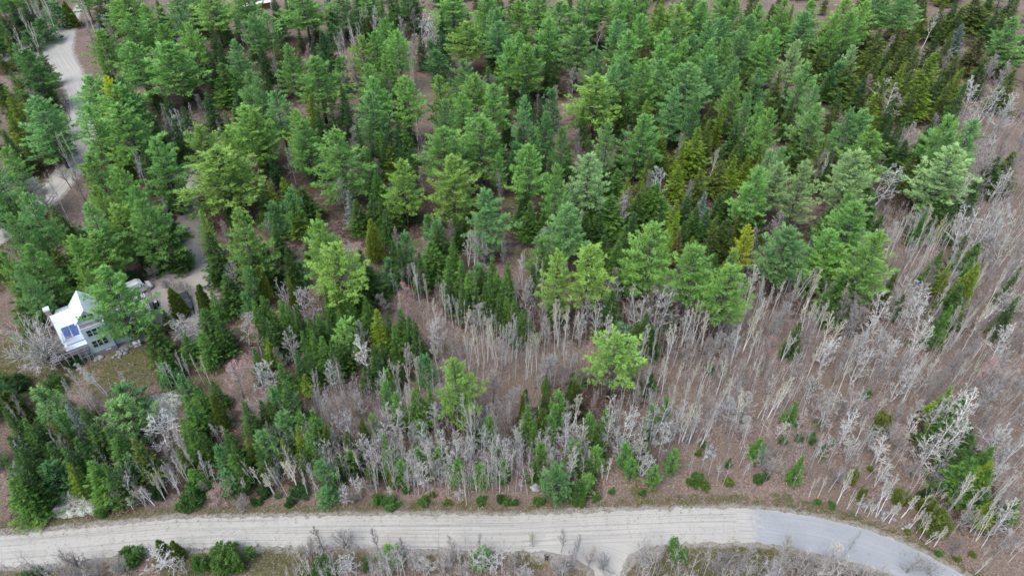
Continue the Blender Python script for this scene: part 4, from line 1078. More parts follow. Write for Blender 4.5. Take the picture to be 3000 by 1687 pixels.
-26.0,59.7,3.0,2.2 -19.5,56.0,2.0,1.9 -17.3,55.4,1.6,2.5 -15.7,57.1,1.4,1.2 -13.0,55.5,1.8,1.9
#shrub|low yellow-green shrub|behind the road left of centre|y
-17.4,58.1,3.0,2.1 -11.6,56.7,1.0,1.0
#shrub|low green shrub|behind the road at centre|g
-4.4,55.8,1.2,1.7 -1.3,59.2,3.0,1.8 -0.6,55.6,1.5,1.3 0.4,55.4,1.8,1.0 3.9,55.8,1.8,1.7 9.7,55.7,1.8,2.1
#shrub|low green shrub|on the near roadside, middle|g
-26.8,43.8,2.0,1.4 -24.3,45.0,4.0,3.0 -19.5,45.8,2.5,1.4
#young_pine|young bright green pine|on the near roadside, middle|g
-16.2,46.4,4.0,2.6 -4.2,46.2,4.0,2.3
#shrub|low yellow-green shrub|behind the road at centre|y
-9.4,55.5,1.0,1.2 3.1,59.7,3.0,1.2
#shrub|low dark green shrub|behind the road at centre|-
-1.7,56.2,1.5,1.5
#lichen_tree|!tall tree with curly white lichened top by the lone pine|in the lower left woods|l
-18.4,66.1,11.0,4.6
#bare_tree|pale grey leafless tree|in the lower left woods|p
-29.2,69.1,9.0,2.9 -26.3,70.4,9.0,3.1 -24.6,70.4,9.0,2.7 -23.4,70.2,9.0,3.5 -15.1,62.7,10.0,2.9
#bare_tree|grey leafless tree|behind the road at centre|-
-6.1,57.5,8.0,1.9 -1.5,60.5,8.0,2.7 2.7,61.0,7.0,1.8
#lichen_tree|lichen-white leafless tree|behind the road at centre|l
-8.9,58.8,9.0,2.5 -7.8,56.1,3.0,1.9 -6.7,59.0,10.0,2.7 -2.4,58.6,8.0,1.9 6.3,60.6,7.7,2.7
#bare_tree|grey leafless tree|at lower centre|-
-1.9,63.8,11.0,2.8 8.3,74.5,7.2,2.5 8.9,66.7,10.0,2.8 11.0,75.2,7.2,2.6
#bare_tree|grey leafless tree|behind the road left of centre|-
-25.8,48.1,6.0,2.7 -26.1,60.1,7.0,2.1 -22.7,48.5,5.0,3.2 -23.1,55.5,4.0,2.3 -20.5,56.5,6.0,2.5 -18.2,48.1,7.0,1.9 -15.0,57.2,6.0,2.3
#bare_tree|reddish leafless tree|in the lower left woods|r
-33.2,70.4,6.0,2.3
#bare_tree|grey leafless tree|right of the boulder yard|-
-37.4,66.1,7.0,1.8
#bare_tree|pale grey leafless tree|behind the road left of centre|p
-28.8,57.7,8.0,2.3 -14.9,47.4,6.0,1.6
#bare_tree|pale grey leafless tree|behind the road at centre|p
-7.7,47.2,7.0,1.9 -4.6,47.2,7.0,1.6 6.7,47.9,7.0,2.1 8.6,47.2,7.0,2.1
#lichen_tree|lichen-white leafless tree|on the near roadside, middle|l
-21.2,45.0,4.0,3.5 -17.9,45.9,5.0,2.8 -15.1,46.1,6.0,2.8 -11.1,45.3,4.0,3.5 -5.0,45.9,5.0,2.6 -2.2,45.4,5.0,3.3
#bare_tree|grey leafless tree|on the near roadside, middle|-
-27.4,47.4,4.0,2.7
#birch_tree|slim white-trunked birch|behind the road left of centre|-
-29.9,56.5,7.0,1.3 -25.3,58.0,6.0,1.2 -25.2,60.1,7.0,1.2 -24.7,60.5,7.0,1.6 -22.7,60.3,7.0,1.2 -19.8,56.7,6.0,1.1 -17.5,56.3,4.0,1.5 -14.5,58.2,7.0,1.1
#birch_tree|slim white-trunked birch|behind the road at centre|-
-6.6,55.3,11.1,1.1 -5.2,57.3,7.0,1.1 1.4,57.4,4.0,1.5 2.8,61.3,6.0,1.0 3.0,58.5,5.0,1.4 5.0,58.6,4.0,1.0 8.2,58.5,8.8,2.9
#birch_tree|slim white-trunked birch|at lower centre|-
-10.1,61.9,8.2,2.9 -10.0,72.8,8.8,3.5 -6.1,64.3,13.0,1.0 -4.0,68.6,7.2,2.5 0.5,63.5,6.9,2.3 1.2,74.1,6.0,1.9 3.1,71.0,8.0,1.0 4.4,72.6,9.0,1.3 9.7,69.1,8.7,3.1
#young_pine|young bright green pine|in the lower right-centre woods|g
12.0,65.0,8.0,2.2 13.9,66.1,8.0,1.6 21.5,66.6,8.0,1.8 23.8,68.1,8.0,1.6
#young_pine|young blue-green pine|behind the road at centre|b
6.8,56.4,8.0,3.4
#fir_tree|dark green fir|behind the road at centre|-
3.5,59.7,4.0,2.2 9.7,56.7,4.0,2.3 10.8,59.4,5.0,2.3
#young_pine|young bright green pine|behind the road where paving starts|g
10.9,57.7,4.0,2.1 12.1,60.4,6.0,2.2 16.9,61.5,6.0,2.0 17.7,59.7,5.0,1.8 20.8,58.5,5.0,1.7 23.9,60.6,6.0,1.6
#cedar_tree|dense dark olive cedar|at lower centre|d
4.6,66.3,8.0,3.0 9.9,71.9,8.0,4.2
#cedar_tree|bushy olive cedar|at lower centre|o
2.0,70.2,8.0,2.1
#fir_tree|dark green fir|behind the road where paving starts|-
19.6,62.9,6.0,2.4
#shrub|!bright green shrub right of centre on the brown roadside bank|behind the road where paving starts|g
27.4,58.5,2.6,2.7
#shrub|low yellow-green shrub|behind the road where paving starts|y
28.6,63.7,1.4,1.4 28.6,57.9,1.6,1.4 32.0,58.7,1.2,1.6
#shrub|low green shrub|behind the road where paving starts|g
12.3,56.4,1.4,1.5 14.7,57.2,1.2,0.8 19.2,57.2,1.2,1.0 29.6,65.3,1.6,1.2 32.7,61.7,2.2,1.4
#shrub|low green shrub|above the paved road bend|g
36.6,58.9,2.4,1.6 42.3,65.8,2.0,1.2 44.5,55.6,1.0,0.9 48.7,65.3,1.0,0.5 46.5,55.2,1.0,1.2 50.5,66.0,1.0,0.7
#shrub|low green shrub|on the near roadside, bottom right|g
22.7,47.9,1.0,3.1 58.1,47.5,1.0,1.1
#fir_tree|fresh green pointed fir|above the paved road bend|g
37.6,63.7,4.0,2.2 41.9,59.2,6.0,1.7
#lichen_tree|!wide forked white-limbed tree behind the road|at lower centre|l
8.0,61.2,13.0,4.8
#bare_tree|pale grey leafless tree|in the lower right-centre woods|p
18.8,61.1,9.0,4.1 22.4,70.9,7.9,2.6 31.0,70.6,7.0,3.1 32.4,69.0,6.0,2.7
#lichen_tree|lichen-white leafless tree|behind the road where paving starts|l
11.7,60.8,5.0,2.0 19.3,60.1,5.0,3.7
#bare_tree|grey leafless tree|behind the road where paving starts|-
13.2,60.1,5.0,1.4 23.1,61.8,5.0,2.8
#bare_tree|grey leafless tree|in the lower right-centre woods|-
12.4,69.6,9.0,2.5 18.4,64.0,9.0,2.4 20.3,72.8,6.9,2.2 19.4,69.0,10.0,3.1 27.1,65.6,7.0,2.6
#bare_tree|pale grey leafless tree|in the lower right grey woods|p
33.8,67.8,9.0,3.9 34.3,66.1,8.0,3.2 36.2,66.4,7.0,3.3 37.2,70.0,8.0,4.2 41.3,66.4,6.0,2.7 44.8,66.9,7.0,2.7 48.2,70.7,9.0,2.7
#bare_tree|pale grey leafless tree|behind the road where paving starts|p
30.8,59.7,5.0,1.4
#bare_tree|pale grey leafless tree|above the paved road bend|p
37.6,61.1,5.0,2.6 37.3,47.9,6.0,3.5 45.2,47.3,8.0,1.6
#birch_tree|slim white-trunked birch|behind the road where paving starts|-
11.3,60.5,7.0,1.0 13.5,59.5,4.0,1.2 14.1,59.1,7.0,1.4
#birch_tree|slim white-trunked birch|above the paved road bend|-
35.3,60.2,3.0,1.0 43.5,56.5,5.0,1.0 44.7,56.3,6.0,1.1 48.5,54.7,4.5,1.1 47.2,55.4,10.0,1.7 49.3,53.6,5.5,1.3 50.7,54.1,4.5,1.3 50.9,53.4,4.0,1.1
#birch_tree|slim white-trunked birch|in the lower right grey woods|-
35.8,68.5,9.9,3.3 40.9,77.2,6.2,1.8 39.8,70.8,7.0,1.7 40.4,70.4,6.0,1.3 41.4,70.7,9.0,2.5 43.4,72.6,8.4,2.7 49.3,69.7,8.0,1.7 53.9,64.7,5.0,1.0 53.9,66.1,7.0,1.4
#bare_tree|yellow-budded thin tree|behind the road at centre|y
2.9,48.7,3.0,2.0
#birch_tree|slim white-trunked birch|at the lower right edge|-
59.6,71.8,5.0,1.5 62.5,71.2,5.0,1.3 65.2,74.5,8.7,2.2
#birch_tree|slim white-trunked birch|on the near roadside, bottom right|-
61.8,44.8,5.0,1.0
#fir_tree|fresh green pointed fir|at the lower right edge|g
69.0,68.4,8.0,3.5
#spruce_tree|yellow-olive spruce|at the lower right edge|y
67.7,70.2,9.0,3.1
#fir_tree|dark green fir|at the lower right edge|-
64.4,64.2,6.0,2.2 65.8,65.4,7.0,3.8 68.8,64.7,6.0,2.8
#fir_tree|dark green fir|at the far right by the bend|-
65.8,60.6,6.0,2.9 68.1,62.9,6.0,3.0 66.1,54.2,5.0,2.1
#fir_tree|fresh green pointed fir|at the far right by the bend|g
64.7,57.3,8.0,4.0 67.7,56.9,6.0,2.3 69.8,60.6,6.0,2.4 69.7,52.7,5.0,2.0
#spruce_tree|yellow-olive spruce|at the far right by the bend|y
67.7,57.6,7.0,2.9 65.3,51.9,6.0,2.4
#fir_tree|fresh green pointed fir|in the lower right grey woods|g
44.6,70.1,5.0,1.9
#shrub|low green shrub|in the lower right grey woods|g
45.0,66.4,2.0,1.2 50.5,76.7,2.0,1.1 47.1,66.3,2.5,1.4 59.1,75.2,2.0,1.3
#shrub|low yellow-green shrub|above the paved road bend|y
50.7,59.0,3.0,1.8 50.5,56.1,2.5,1.5 54.3,61.0,1.0,0.8
#shrub|low yellow-green shrub|at the far right by the bend|y
56.0,55.6,3.0,2.9 55.6,50.8,1.0,0.7 58.5,54.4,3.0,2.3 59.1,51.2,4.0,4.6
#shrub|low yellow-green shrub|at the lower right edge|y
58.5,68.3,4.0,2.9
#shrub|low yellow-green shrub|on the near roadside, bottom right|y
60.5,46.9,1.0,0.7 62.7,47.5,1.0,0.9
#shrub|low dark green shrub|at the far right by the bend|-
59.7,55.9,3.0,1.7
#shrub|low dark green shrub|above the paved road bend|-
38.1,59.7,2.0,0.8
#lichen_tree|lichen-white leafless tree|at the far right by the bend|l
54.5,58.6,4.0,2.7 55.5,62.0,6.0,4.2 61.8,61.2,8.0,3.9 68.9,57.5,8.0,2.7 67.1,50.4,8.0,3.8 72.1,59.7,9.0,3.1
#bare_tree|grey leafless tree|at the far right by the bend|-
59.4,59.7,5.0,3.1 61.3,61.5,7.0,3.1 62.6,58.8,5.0,2.5 60.2,47.9,4.0,2.1 62.9,51.3,5.0,2.4 69.1,54.6,6.0,2.8 65.4,47.2,7.0,2.6
#bare_tree|pale grey leafless tree|at the lower right edge|p
63.2,68.9,8.0,3.1 75.9,65.6,8.8,2.6
#bare_tree|grey leafless tree|above the paved road bend|-
38.9,63.2,4.0,2.8 39.0,60.4,4.0,2.8 47.9,58.6,4.0,2.7
#bare_tree|grey leafless tree|in the lower right grey woods|-
42.5,75.1,7.5,3.3 52.6,70.6,7.0,2.9 56.0,69.8,7.0,3.1
#lichen_tree|lichen-white leafless tree|on the near roadside, bottom right|l
52.7,45.1,6.0,3.6
#hemlock_tree|dark green hemlock|at the top edge, left|-
-171.5,361.7,13.2,5.5 -141.5,352.3,13.0,5.9 -84.8,252.0,11.9,4.2 -81.8,261.2,10.1,3.7
#spruce_tree|olive green spruce|at the top left|o
-102.1,239.8,9.4,3.3 -72.4,206.9,11.2,4.2
#spruce_tree|olive green spruce|at the top edge, centre|o
-13.6,266.6,8.7,2.8 -6.0,268.5,11.2,4.6
#spruce_tree|dark green spruce|at the top edge, right of centre|-
28.3,248.9,11.2,4.2 56.9,280.8,17.0,8.1 67.1,301.0,16.5,6.9 77.6,352.3,15.2,7.0 69.8,288.7,16.9,7.5 82.1,330.2,14.7,6.2
#fir_tree|fresh green pointed fir|at the top left|g
-124.2,246.8,10.8,4.1 -97.7,234.2,11.2,3.4 -95.4,243.4,9.5,3.5 -81.2,199.7,9.6,3.9
#spruce_tree|olive green spruce|at the top centre|o
6.9,191.6,10.8,3.6 12.5,218.9,9.9,3.5
#hemlock_tree|dark green hemlock|in the middle forest|-
5.1,145.3,11.7,4.9 6.8,152.5,9.1,3.1
#fir_tree|fresh green pointed fir|by the road fork|g
-123.2,201.3,9.9,3.0 -128.2,214.3,10.4,4.0 -117.3,204.8,9.2,3.1
#fir_tree|fresh green pointed fir|at the top centre|g
-4.2,200.6,8.3,2.9
#fir_tree|dark green fir|in the upper centre forest|-
-0.3,186.7,8.4,3.5
#spruce_tree|olive green spruce|right of the canoe|o
-66.6,138.5,10.9,4.2
#spruce_tree|dark green spruce|at the top edge, centre|-
21.4,262.0,9.9,3.5 24.1,251.5,10.3,3.2
#spruce_tree|olive green spruce|at the top edge, left of centre|o
-43.2,258.9,9.9,3.6
#fir_tree|fresh green pointed fir|at the top edge, left|g
-80.3,250.5,10.0,3.7
#spruce_tree|olive green spruce|at the top edge, right|o
85.1,251.5,12.9,4.3 94.5,278.8,10.7,3.5 96.2,254.5,11.5,4.6 116.7,262.6,10.1,3.1 126.2,253.4,13.3,5.2 131.4,263.7,12.0,4.1
#spruce_tree|yellow-olive spruce|at the top right|y
81.4,217.1,10.9,4.4 94.7,236.9,12.2,4.5
#spruce_tree|dark green spruce|at the top edge, right|-
114.0,360.6,16.6,6.2 84.5,243.7,12.9,4.9 111.5,279.3,12.1,3.8 154.1,355.3,13.3,5.4 155.3,342.0,13.3,5.5
#spruce_tree|dark green spruce|at the top right-centre|-
44.4,243.5,12.1,4.5 50.0,232.8,12.1,4.7 67.0,244.9,11.7,4.3
#spruce_tree|yellow-olive spruce|at the top edge, far right|y
139.5,247.4,11.0,4.0 165.6,271.4,11.0,4.6
#spruce_tree|yellow-olive spruce|at the top edge, right of centre|y
50.1,242.1,13.7,4.5 53.7,251.1,11.9,4.0 63.3,240.8,13.3,4.2
#spruce_tree|olive green spruce|at the top edge, right of centre|o
34.7,264.6,12.0,4.2 42.7,270.3,11.8,3.8 77.4,253.7,12.3,4.6
#spruce_tree|olive green spruce|at the left edge of the photo|o
-175.5,200.5,15.3,6.8 -179.9,214.8,12.4,4.7 -175.9,215.7,14.0,6.1 -101.3,106.0,11.9,3.6 -115.9,131.9,9.8,3.0 -181.2,243.8,9.9,3.1 -144.4,181.9,8.9,2.7 -176.6,237.8,8.9,2.9 -160.3,209.4,8.0,2.7
#lichen_tree|lichen-white leafless tree|in the right-hand stand|l
65.4,104.2,7.7,2.4 71.9,111.5,6.4,2.5 72.8,114.5,7.6,2.5
#bare_tree|pale grey leafless tree|at the right edge of the photo|p
110.7,122.6,6.2,2.0 84.7,76.4,6.1,2.7 108.3,116.1,6.3,2.9 83.6,72.7,6.6,3.2 94.6,92.1,9.0,3.6 136.4,158.8,11.1,4.0 136.5,151.8,12.4,5.6 138.1,144.3,11.2,4.8
#lichen_tree|lichen-white leafless tree|at the right edge of the photo|l
105.8,113.0,7.3,2.4 81.7,69.3,8.0,3.1 118.6,128.4,11.8,4.9
#bare_tree|pale grey leafless tree|low on the right edge|p
76.3,84.7,6.6,2.3 85.5,90.7,6.3,2.2
#lichen_tree|lichen-white leafless tree|in the upper right-hand forest|l
73.3,119.9,10.0,3.1
#birch_tree|slim white-trunked birch|at the right edge of the photo|-
100.0,104.1,6.1,2.0 107.7,118.5,7.9,2.2 75.1,62.3,9.1,2.5 102.2,108.2,8.5,2.9 92.2,87.5,7.8,2.1 100.4,101.6,9.4,2.6
#bare_tree|pale grey leafless tree|at lower centre|p
-0.5,71.7,8.9,3.5
#bare_tree|pale grey leafless tree|in the upper left forest|p
-59.9,153.8,9.3,3.4
#bare_tree|pale grey leafless tree|at the top centre|p
-2.6,197.3,8.4,2.6
#bare_tree|reddish leafless tree|at the top left|r
-78.4,223.9,8.4,2.8
#bare_tree|pale grey leafless tree|in the upper left-centre forest|p
-39.4,193.8,8.1,3.5
#bare_tree|reddish leafless tree|in the upper right-centre forest|r
25.3,180.8,8.9,3.2
#hemlock_tree|dark green hemlock|at the left edge of the photo|-
-135.2,134.3,16.8,6.2 -146.8,157.7,12.1,5.8 -170.8,194.8,12.4,5.2 -123.5,129.9,12.5,4.9 -114.7,126.4,14.6,5.7 -178.1,232.0,15.1,7.0 -149.4,188.2,12.5,5.0 -168.5,222.4,11.1,4.6
#pine_tree|dark green pine|at the left edge of the photo|d
-146.5,163.5,15.3,7.3 -132.6,158.2,13.1,5.4 -162.9,218.1,15.9,6.3
#pine_tree|green white pine|at the left edge of the photo|g
-103.9,89.4,11.2,4.1 -136.8,143.2,14.8,6.8 -126.4,126.5,12.3,4.4 -107.5,105.3,14.0,6.2 -167.0,214.6,15.5,6.4 -171.9,228.3,12.3,5.5
#fir_tree|dark green fir|at the left edge of the photo|-
-114.1,104.9,13.7,5.3
#young_pine|young blue-green pine|at the left edge of the photo|b
-83.1,61.6,6.4,3.0 -85.1,69.8,8.5,3.8 -87.1,73.6,8.1,3.6 -78.7,62.0,7.3,2.7 -82.6,72.7,7.6,3.2 -173.0,231.2,7.6,2.7
#fir_tree|fresh green pointed fir|at the left edge of the photo|g
-90.4,75.2,6.3,2.8 -87.1,77.6,7.0,3.3
#pine_tree|blue-green white pine|at the right edge of the photo|b
147.0,179.5,12.1,4.9 163.7,201.4,13.3,5.0 172.9,214.4,12.6,5.1 167.0,192.9,12.3,5.1 189.8,228.5,14.9,5.8
#spruce_tree|olive green spruce|at the right edge of the photo|o
173.2,223.1,13.1,4.9 158.4,195.1,14.6,5.9 152.7,167.3,13.4,4.7
#spruce_tree|dark green spruce|at the right edge of the photo|-
162.8,216.3,12.3,4.6 178.9,234.5,12.2,4.3
#pine_tree|blue-green white pine|at the top edge, far left|b
-182.8,251.4,13.0,5.1 -184.1,266.9,14.9,5.2 -180.5,260.0,12.6,4.5 -153.5,266.1,15.9,7.7 -167.4,311.2,15.2,6.3
#young_pine|young blue-green pine|at the top edge, left|b
-141.7,301.4,14.8,6.5 -146.0,316.1,15.9,7.0 -132.3,303.0,13.5,6.0 -116.9,259.6,10.7,4.8 -134.0,321.6,14.9,7.2 -129.2,362.0,16.2,6.5 -96.9,302.5,15.5,7.5 -102.5,332.8,16.9,7.1
#young_pine|young blue-green pine|at the top edge, centre|b
-19.2,304.8,14.7,6.3 -8.3,257.3,8.4,3.1 -2.2,295.2,16.2,7.0 -2.0,352.0,13.4,5.5 2.6,328.0,13.9,7.0 4.1,341.2,13.0,6.2 5.8,262.5,7.3,3.2
#young_pine|young blue-green pine|at the top edge, right|b
110.7,353.6,14.8,7.1 145.7,300.8,16.5,8.1
#pine_tree|blue-green white pine|at the top edge, centre|b
-13.9,336.5,13.9,6.7 10.0,340.7,14.2,6.7
#pine_tree|blue-green white pine|at the top edge, right|b
107.0,341.3,16.1,7.0 108.8,294.1,14.4,6.8 123.4,329.1,13.8,5.5 117.9,279.4,15.3,5.6
#young_pine|young blue-green pine|at the top edge, far right|b
156.5,298.2,13.7,5.7 165.0,307.4,13.2,5.7
#young_pine|young blue-green pine|at the top edge, far left|b
-155.3,276.4,16.9,6.8 -159.4,290.4,16.0,6.6 -169.4,338.1,16.8,6.9
#young_pine|young blue-green pine|at the top edge, right of centre|b
47.0,330.6,13.3,6.1 47.4,268.2,13.7,4.9 69.5,306.9,13.4,5.3
#young_pine|young blue-green pine|at the top centre|b
-21.6,216.5,8.5,3.8 -20.5,243.4,10.4,4.7 -0.8,223.8,10.3,3.5 7.7,202.5,10.5,3.9 24.2,226.2,9.7,4.0
#fir_tree|dark green fir|at the top centre|-
2.3,254.7,8.2,3.0 4.1,230.7,8.3,3.6 8.7,249.4,8.5,3.6
#fir_tree|dark green fir|in the upper left-centre forest|-
-52.7,159.0,7.6,2.9 -58.9,196.9,7.9,2.9 -30.8,176.8,7.3,2.8
#fir_tree|fresh green pointed fir|at the top edge, right of centre|g
31.5,260.6,8.1,2.8
#fir_tree|dark green fir|at the top edge, centre|-
-11.7,258.9,7.7,2.7 3.7,256.6,8.2,3.2
#young_pine|young blue-green pine|at the top right-centre|b
30.1,242.1,9.4,4.0
#young_pine|young blue-green pine|at the top left|b
-108.9,210.4,10.6,4.0 -103.3,214.2,8.1,2.8 -101.7,220.4,7.8,3.1 -93.3,236.1,8.1,3.0 -87.4,233.3,8.7,3.4
#young_pine|young blue-green pine|in the left-centre forest|b
-25.5,130.4,8.6,3.6
#fir_tree|dark green fir|by the road fork|-
-124.9,225.3,8.1,3.3 -112.6,205.5,7.2,3.3
#young_pine|young blue-green pine|in the middle forest|b
0.4,144.6,9.8,3.7 9.0,131.4,8.1,2.9
#fir_tree|dark green fir|in the upper left forest|-
-84.4,162.3,8.0,3.2 -94.1,190.8,8.1,3.7 -71.5,190.8,7.3,3.3
#fir_tree|dark green fir|at the top edge, left|-
-108.2,257.8,8.2,3.3
#fir_tree|fresh green pointed fir|in the upper centre forest|g
-6.8,189.8,10.6,3.9
#fir_tree|dark green fir|at the top left|-
-118.5,235.8,7.4,3.0
#fir_tree|fresh green pointed fir|left of the canoe|g
-96.0,149.2,7.9,3.5
#young_pine|young blue-green pine|left of the canoe|b
-88.6,132.4,8.9,3.2
#fir_tree|dark green fir|by the back road bend|-
-136.0,186.6,8.4,3.3
#young_pine|young blue-green pine|by the back road bend|b
-139.1,192.5,9.1,4.1 -118.2,156.8,9.5,4.3
#pine_tree|upper green white pine|at the top edge, far left|g
-189.2,285.5,12.4,4.8 -154.0,254.6,17.1,7.1 -186.8,330.7,14.1,5.7 -146.5,264.9,16.4,6.6 -183.3,347.2,15.1,6.9 -152.2,301.0,13.6,5.6
#pine_tree|lower green white pine|at the top edge, far left|g
-188.3,253.2,13.9,5.2 -187.7,260.6,12.1,4.2 -182.5,255.8,14.5,6.0 -175.8,255.9,15.8,6.9 -131.2,234.6,18.1,8.9
#hemlock_tree|upper dark green hemlock|at the top left|-
-121.4,242.6,10.5,3.8 -109.8,241.3,11.8,5.0 -106.5,242.7,10.0,3.4 -102.8,244.3,8.8,3.6 -91.3,241.3,10.5,4.6 -79.9,236.2,13.4,4.9
#hemlock_tree|middle dark green hemlock|at the top left|-
-116.1,227.7,10.0,3.4 -112.9,220.4,10.0,4.5 -112.4,233.4,10.4,3.8 -93.4,213.9,13.3,4.6 -82.3,215.9,12.6,5.0 -72.0,212.0,12.8,4.6
#hemlock_tree|lower dark green hemlock|at the top left|-
-95.5,200.5,11.0,4.8 -96.4,209.5,11.0,4.4 -87.4,193.7,13.2,5.0 -86.2,199.5,13.4,5.1 -84.1,204.4,11.1,3.6 -74.9,201.5,11.8,5.2
#hemlock_tree|upper dark green hemlock|at the top left-centre|-
-67.3,236.1,10.1,3.8 -61.1,235.9,11.8,4.5 -51.5,235.1,11.2,4.0 -49.2,228.5,10.6,4.6 -49.7,250.7,8.9,3.5 -38.9,237.9,13.3,4.1
#hemlock_tree|lower dark green hemlock|at the top left-centre|-
-70.5,227.1,8.5,2.7 -59.6,202.5,12.6,4.8 -59.8,215.3,11.6,6.7 -53.1,194.4,13.4,3.5 -47.5,202.0,8.7,2.6 -28.3,211.3,12.6,4.1
#hemlock_tree|upper dark green hemlock|in the upper left-centre forest|-
-44.8,170.7,13.4,3.5 -42.9,164.9,10.3,3.3 -39.6,168.5,10.5,3.7 -35.8,166.3,10.8,4.4 -35.0,190.4,11.0,4.4 -27.2,162.0,13.0,4.4
#hemlock_tree|lower dark green hemlock|in the upper left-centre forest|-
-48.9,159.5,11.7,4.7 -46.0,161.6,11.7,3.1 -44.3,156.0,9.2,4.0 -36.7,147.8,13.3,2.9 -27.8,151.5,13.1,4.5
#hemlock_tree|upper dark green hemlock|at the top edge, left of centre|-
-80.8,308.2,16.7,7.4 -81.7,316.1,14.5,6.6 -81.2,337.2,13.4,6.3 -64.8,319.4,16.1,6.7 -69.2,353.8,13.4,6.0 -54.4,359.2,13.8,6.9
#hemlock_tree|middle dark green hemlock|at the top edge, left of centre|-
-60.1,291.9,16.3,8.0 -52.5,261.6,9.1,3.9 -39.6,256.2,11.2,3.8 -40.4,311.7,14.4,5.4 -34.9,303.5,15.4,7.2 -28.1,271.1,14.8,5.3
#hemlock_tree|lower dark green hemlock|at the top edge, left of centre|-
-54.6,250.0,11.8,6.6 -49.4,246.4,11.5,5.1 -43.8,254.4,10.8,3.3 -33.3,243.1,13.4,6.0
#pine_tree|upper green white pine|at the top edge, right of centre|g
37.0,351.6,16.5,6.1 43.6,279.8,15.3,7.6 49.6,288.5,14.8,7.4 70.4,318.5,15.5,7.7 80.3,362.2,14.0,6.4 79.8,266.0,13.9,6.3
#pine_tree|lower green white pine|at the top edge, right of centre|g
29.7,232.3,18.8,11.4 35.2,227.9,18.9,7.4 41.8,227.2,19.1,7.8 59.4,231.8,18.1,11.0 71.4,234.3,16.9,8.9
#spruce_tree|upper olive green spruce|at the top right|o
89.5,232.7,11.6,4.0 90.3,229.0,12.3,5.3 91.6,220.4,10.4,3.9 95.8,211.8,13.3,7.0 98.9,215.9,13.8,5.7 122.1,240.0,13.1,4.1 111.8,206.9,11.8,8.6
#spruce_tree|lower olive green spruce|at the top right|o
65.4,186.3,13.1,3.2 69.1,199.1,13.1,3.9 87.9,202.1,13.4,4.6 91.9,200.2,11.5,6.4 106.3,198.6,10.4,4.3 104.3,190.0,13.1,4.9
#spruce_tree|upper olive green spruce|in the top right corner|o
123.2,219.1,12.7,4.7 132.2,238.9,13.3,4.7 127.8,217.8,13.2,5.9 139.2,236.3,12.3,4.5 141.5,240.8,12.0,5.9 145.5,237.1,13.1,6.3 150.1,233.4,12.6,7.1
#spruce_tree|lower olive green spruce|in the top right corner|o
113.9,212.5,13.4,6.6 118.7,204.5,11.9,4.8 117.9,195.9,13.2,4.7 134.1,208.6,13.2,4.9 127.7,192.1,12.7,5.8 152.5,207.6,11.5,4.9
#spruce_tree|upper dark green spruce|at the top edge, far right|-
168.7,334.4,14.5,5.4 178.8,354.2,13.6,5.2 159.6,308.8,13.4,6.7 181.6,338.7,14.0,6.7 173.2,284.9,13.8,6.7 170.5,277.0,16.5,7.1
#spruce_tree|lower dark green spruce|at the top edge, far right|-
152.2,272.3,12.0,4.7 157.5,279.5,15.2,5.8 150.2,257.5,10.2,3.8 151.1,239.7,13.9,5.3 175.1,247.1,12.2,7.5
#fir_tree|upper dark green fir|along the driveway|-
-72.0,109.6,9.0,4.0 -73.5,119.3,9.1,4.5 -67.3,109.7,10.2,3.7 -57.6,105.3,13.0,4.6 -52.3,110.9,9.0,2.9 -47.8,112.4,9.2,3.5
#fir_tree|lower dark green fir|along the driveway|-
-52.5,96.8,9.0,4.7 -55.5,109.4,9.1,2.9 -48.6,101.8,10.0,3.3 -47.6,105.4,9.8,3.6 -43.0,103.6,9.9,2.6
#fir_tree|upper fresh green pointed fir|in the centre stand|g
-12.0,101.7,10.2,3.0 -11.8,109.1,9.0,2.4 -9.5,100.4,10.2,3.0 -3.8,102.0,10.2,2.3 -0.8,100.5,9.8,2.3
#fir_tree|lower fresh green pointed fir|in the centre stand|g
-7.8,97.2,10.2,3.7 -4.0,96.9,10.1,2.5 -2.8,96.9,9.8,3.7 -1.1,96.6,9.8,3.2 0.2,97.2,8.0,1.5
#fir_tree|upper fresh green pointed fir|left of the clearing|g
-33.1,92.4,10.0,2.3 -32.2,93.5,8.9,2.2 -30.9,92.1,9.0,2.2 -29.9,87.1,9.3,2.1 -29.6,92.3,8.9,2.4 -26.0,90.9,9.0,2.4
#fir_tree|lower fresh green pointed fir|left of the clearing|g
-35.1,82.1,9.0,2.2 -33.3,81.6,9.7,2.1 -33.3,86.1,9.3,2.8 -31.6,80.9,9.3,2.7 -19.8,83.4,9.6,2.5
#fir_tree|upper dark green fir|left of the clearing|-
-37.5,88.1,9.0,2.6 -34.3,84.4,10.2,2.5 -28.2,87.3,9.1,2.6 -21.4,86.4,9.6,1.8 -19.2,87.2,9.3,2.8 -17.5,85.1,9.9,2.7
#fir_tree|middle dark green fir|left of the clearing|-
-33.2,83.2,9.8,2.3 -31.5,85.7,9.0,2.3 -29.7,79.6,9.3,2.2 -22.5,78.4,9.9,2.8 -21.7,80.9,8.0,2.5 -16.3,83.6,10.0,2.5
#fir_tree|lower dark green fir|left of the clearing|-
-34.9,77.5,9.3,2.2 -33.2,78.0,9.4,2.2 -28.7,81.3,7.0,2.5 -19.5,79.2,6.0,2.0
#lichen_tree|upper lichen-white leafless tree|in the lower left woods|l
-25.1,65.3,10.0,3.0 -19.6,63.9,7.8,2.9 -21.1,74.9,9.0,2.4 -13.3,62.2,10.0,2.9 -12.2,67.5,9.0,2.7
#lichen_tree|lower lichen-white leafless tree|in the lower left woods|l
-22.6,62.3,7.3,2.8 -20.4,62.2,7.3,2.5 -17.6,63.6,8.1,2.7 -11.9,61.0,10.0,2.5 -10.1,60.1,11.0,3.1
#bare_tree|upper grey leafless tree|in the central clearing|-
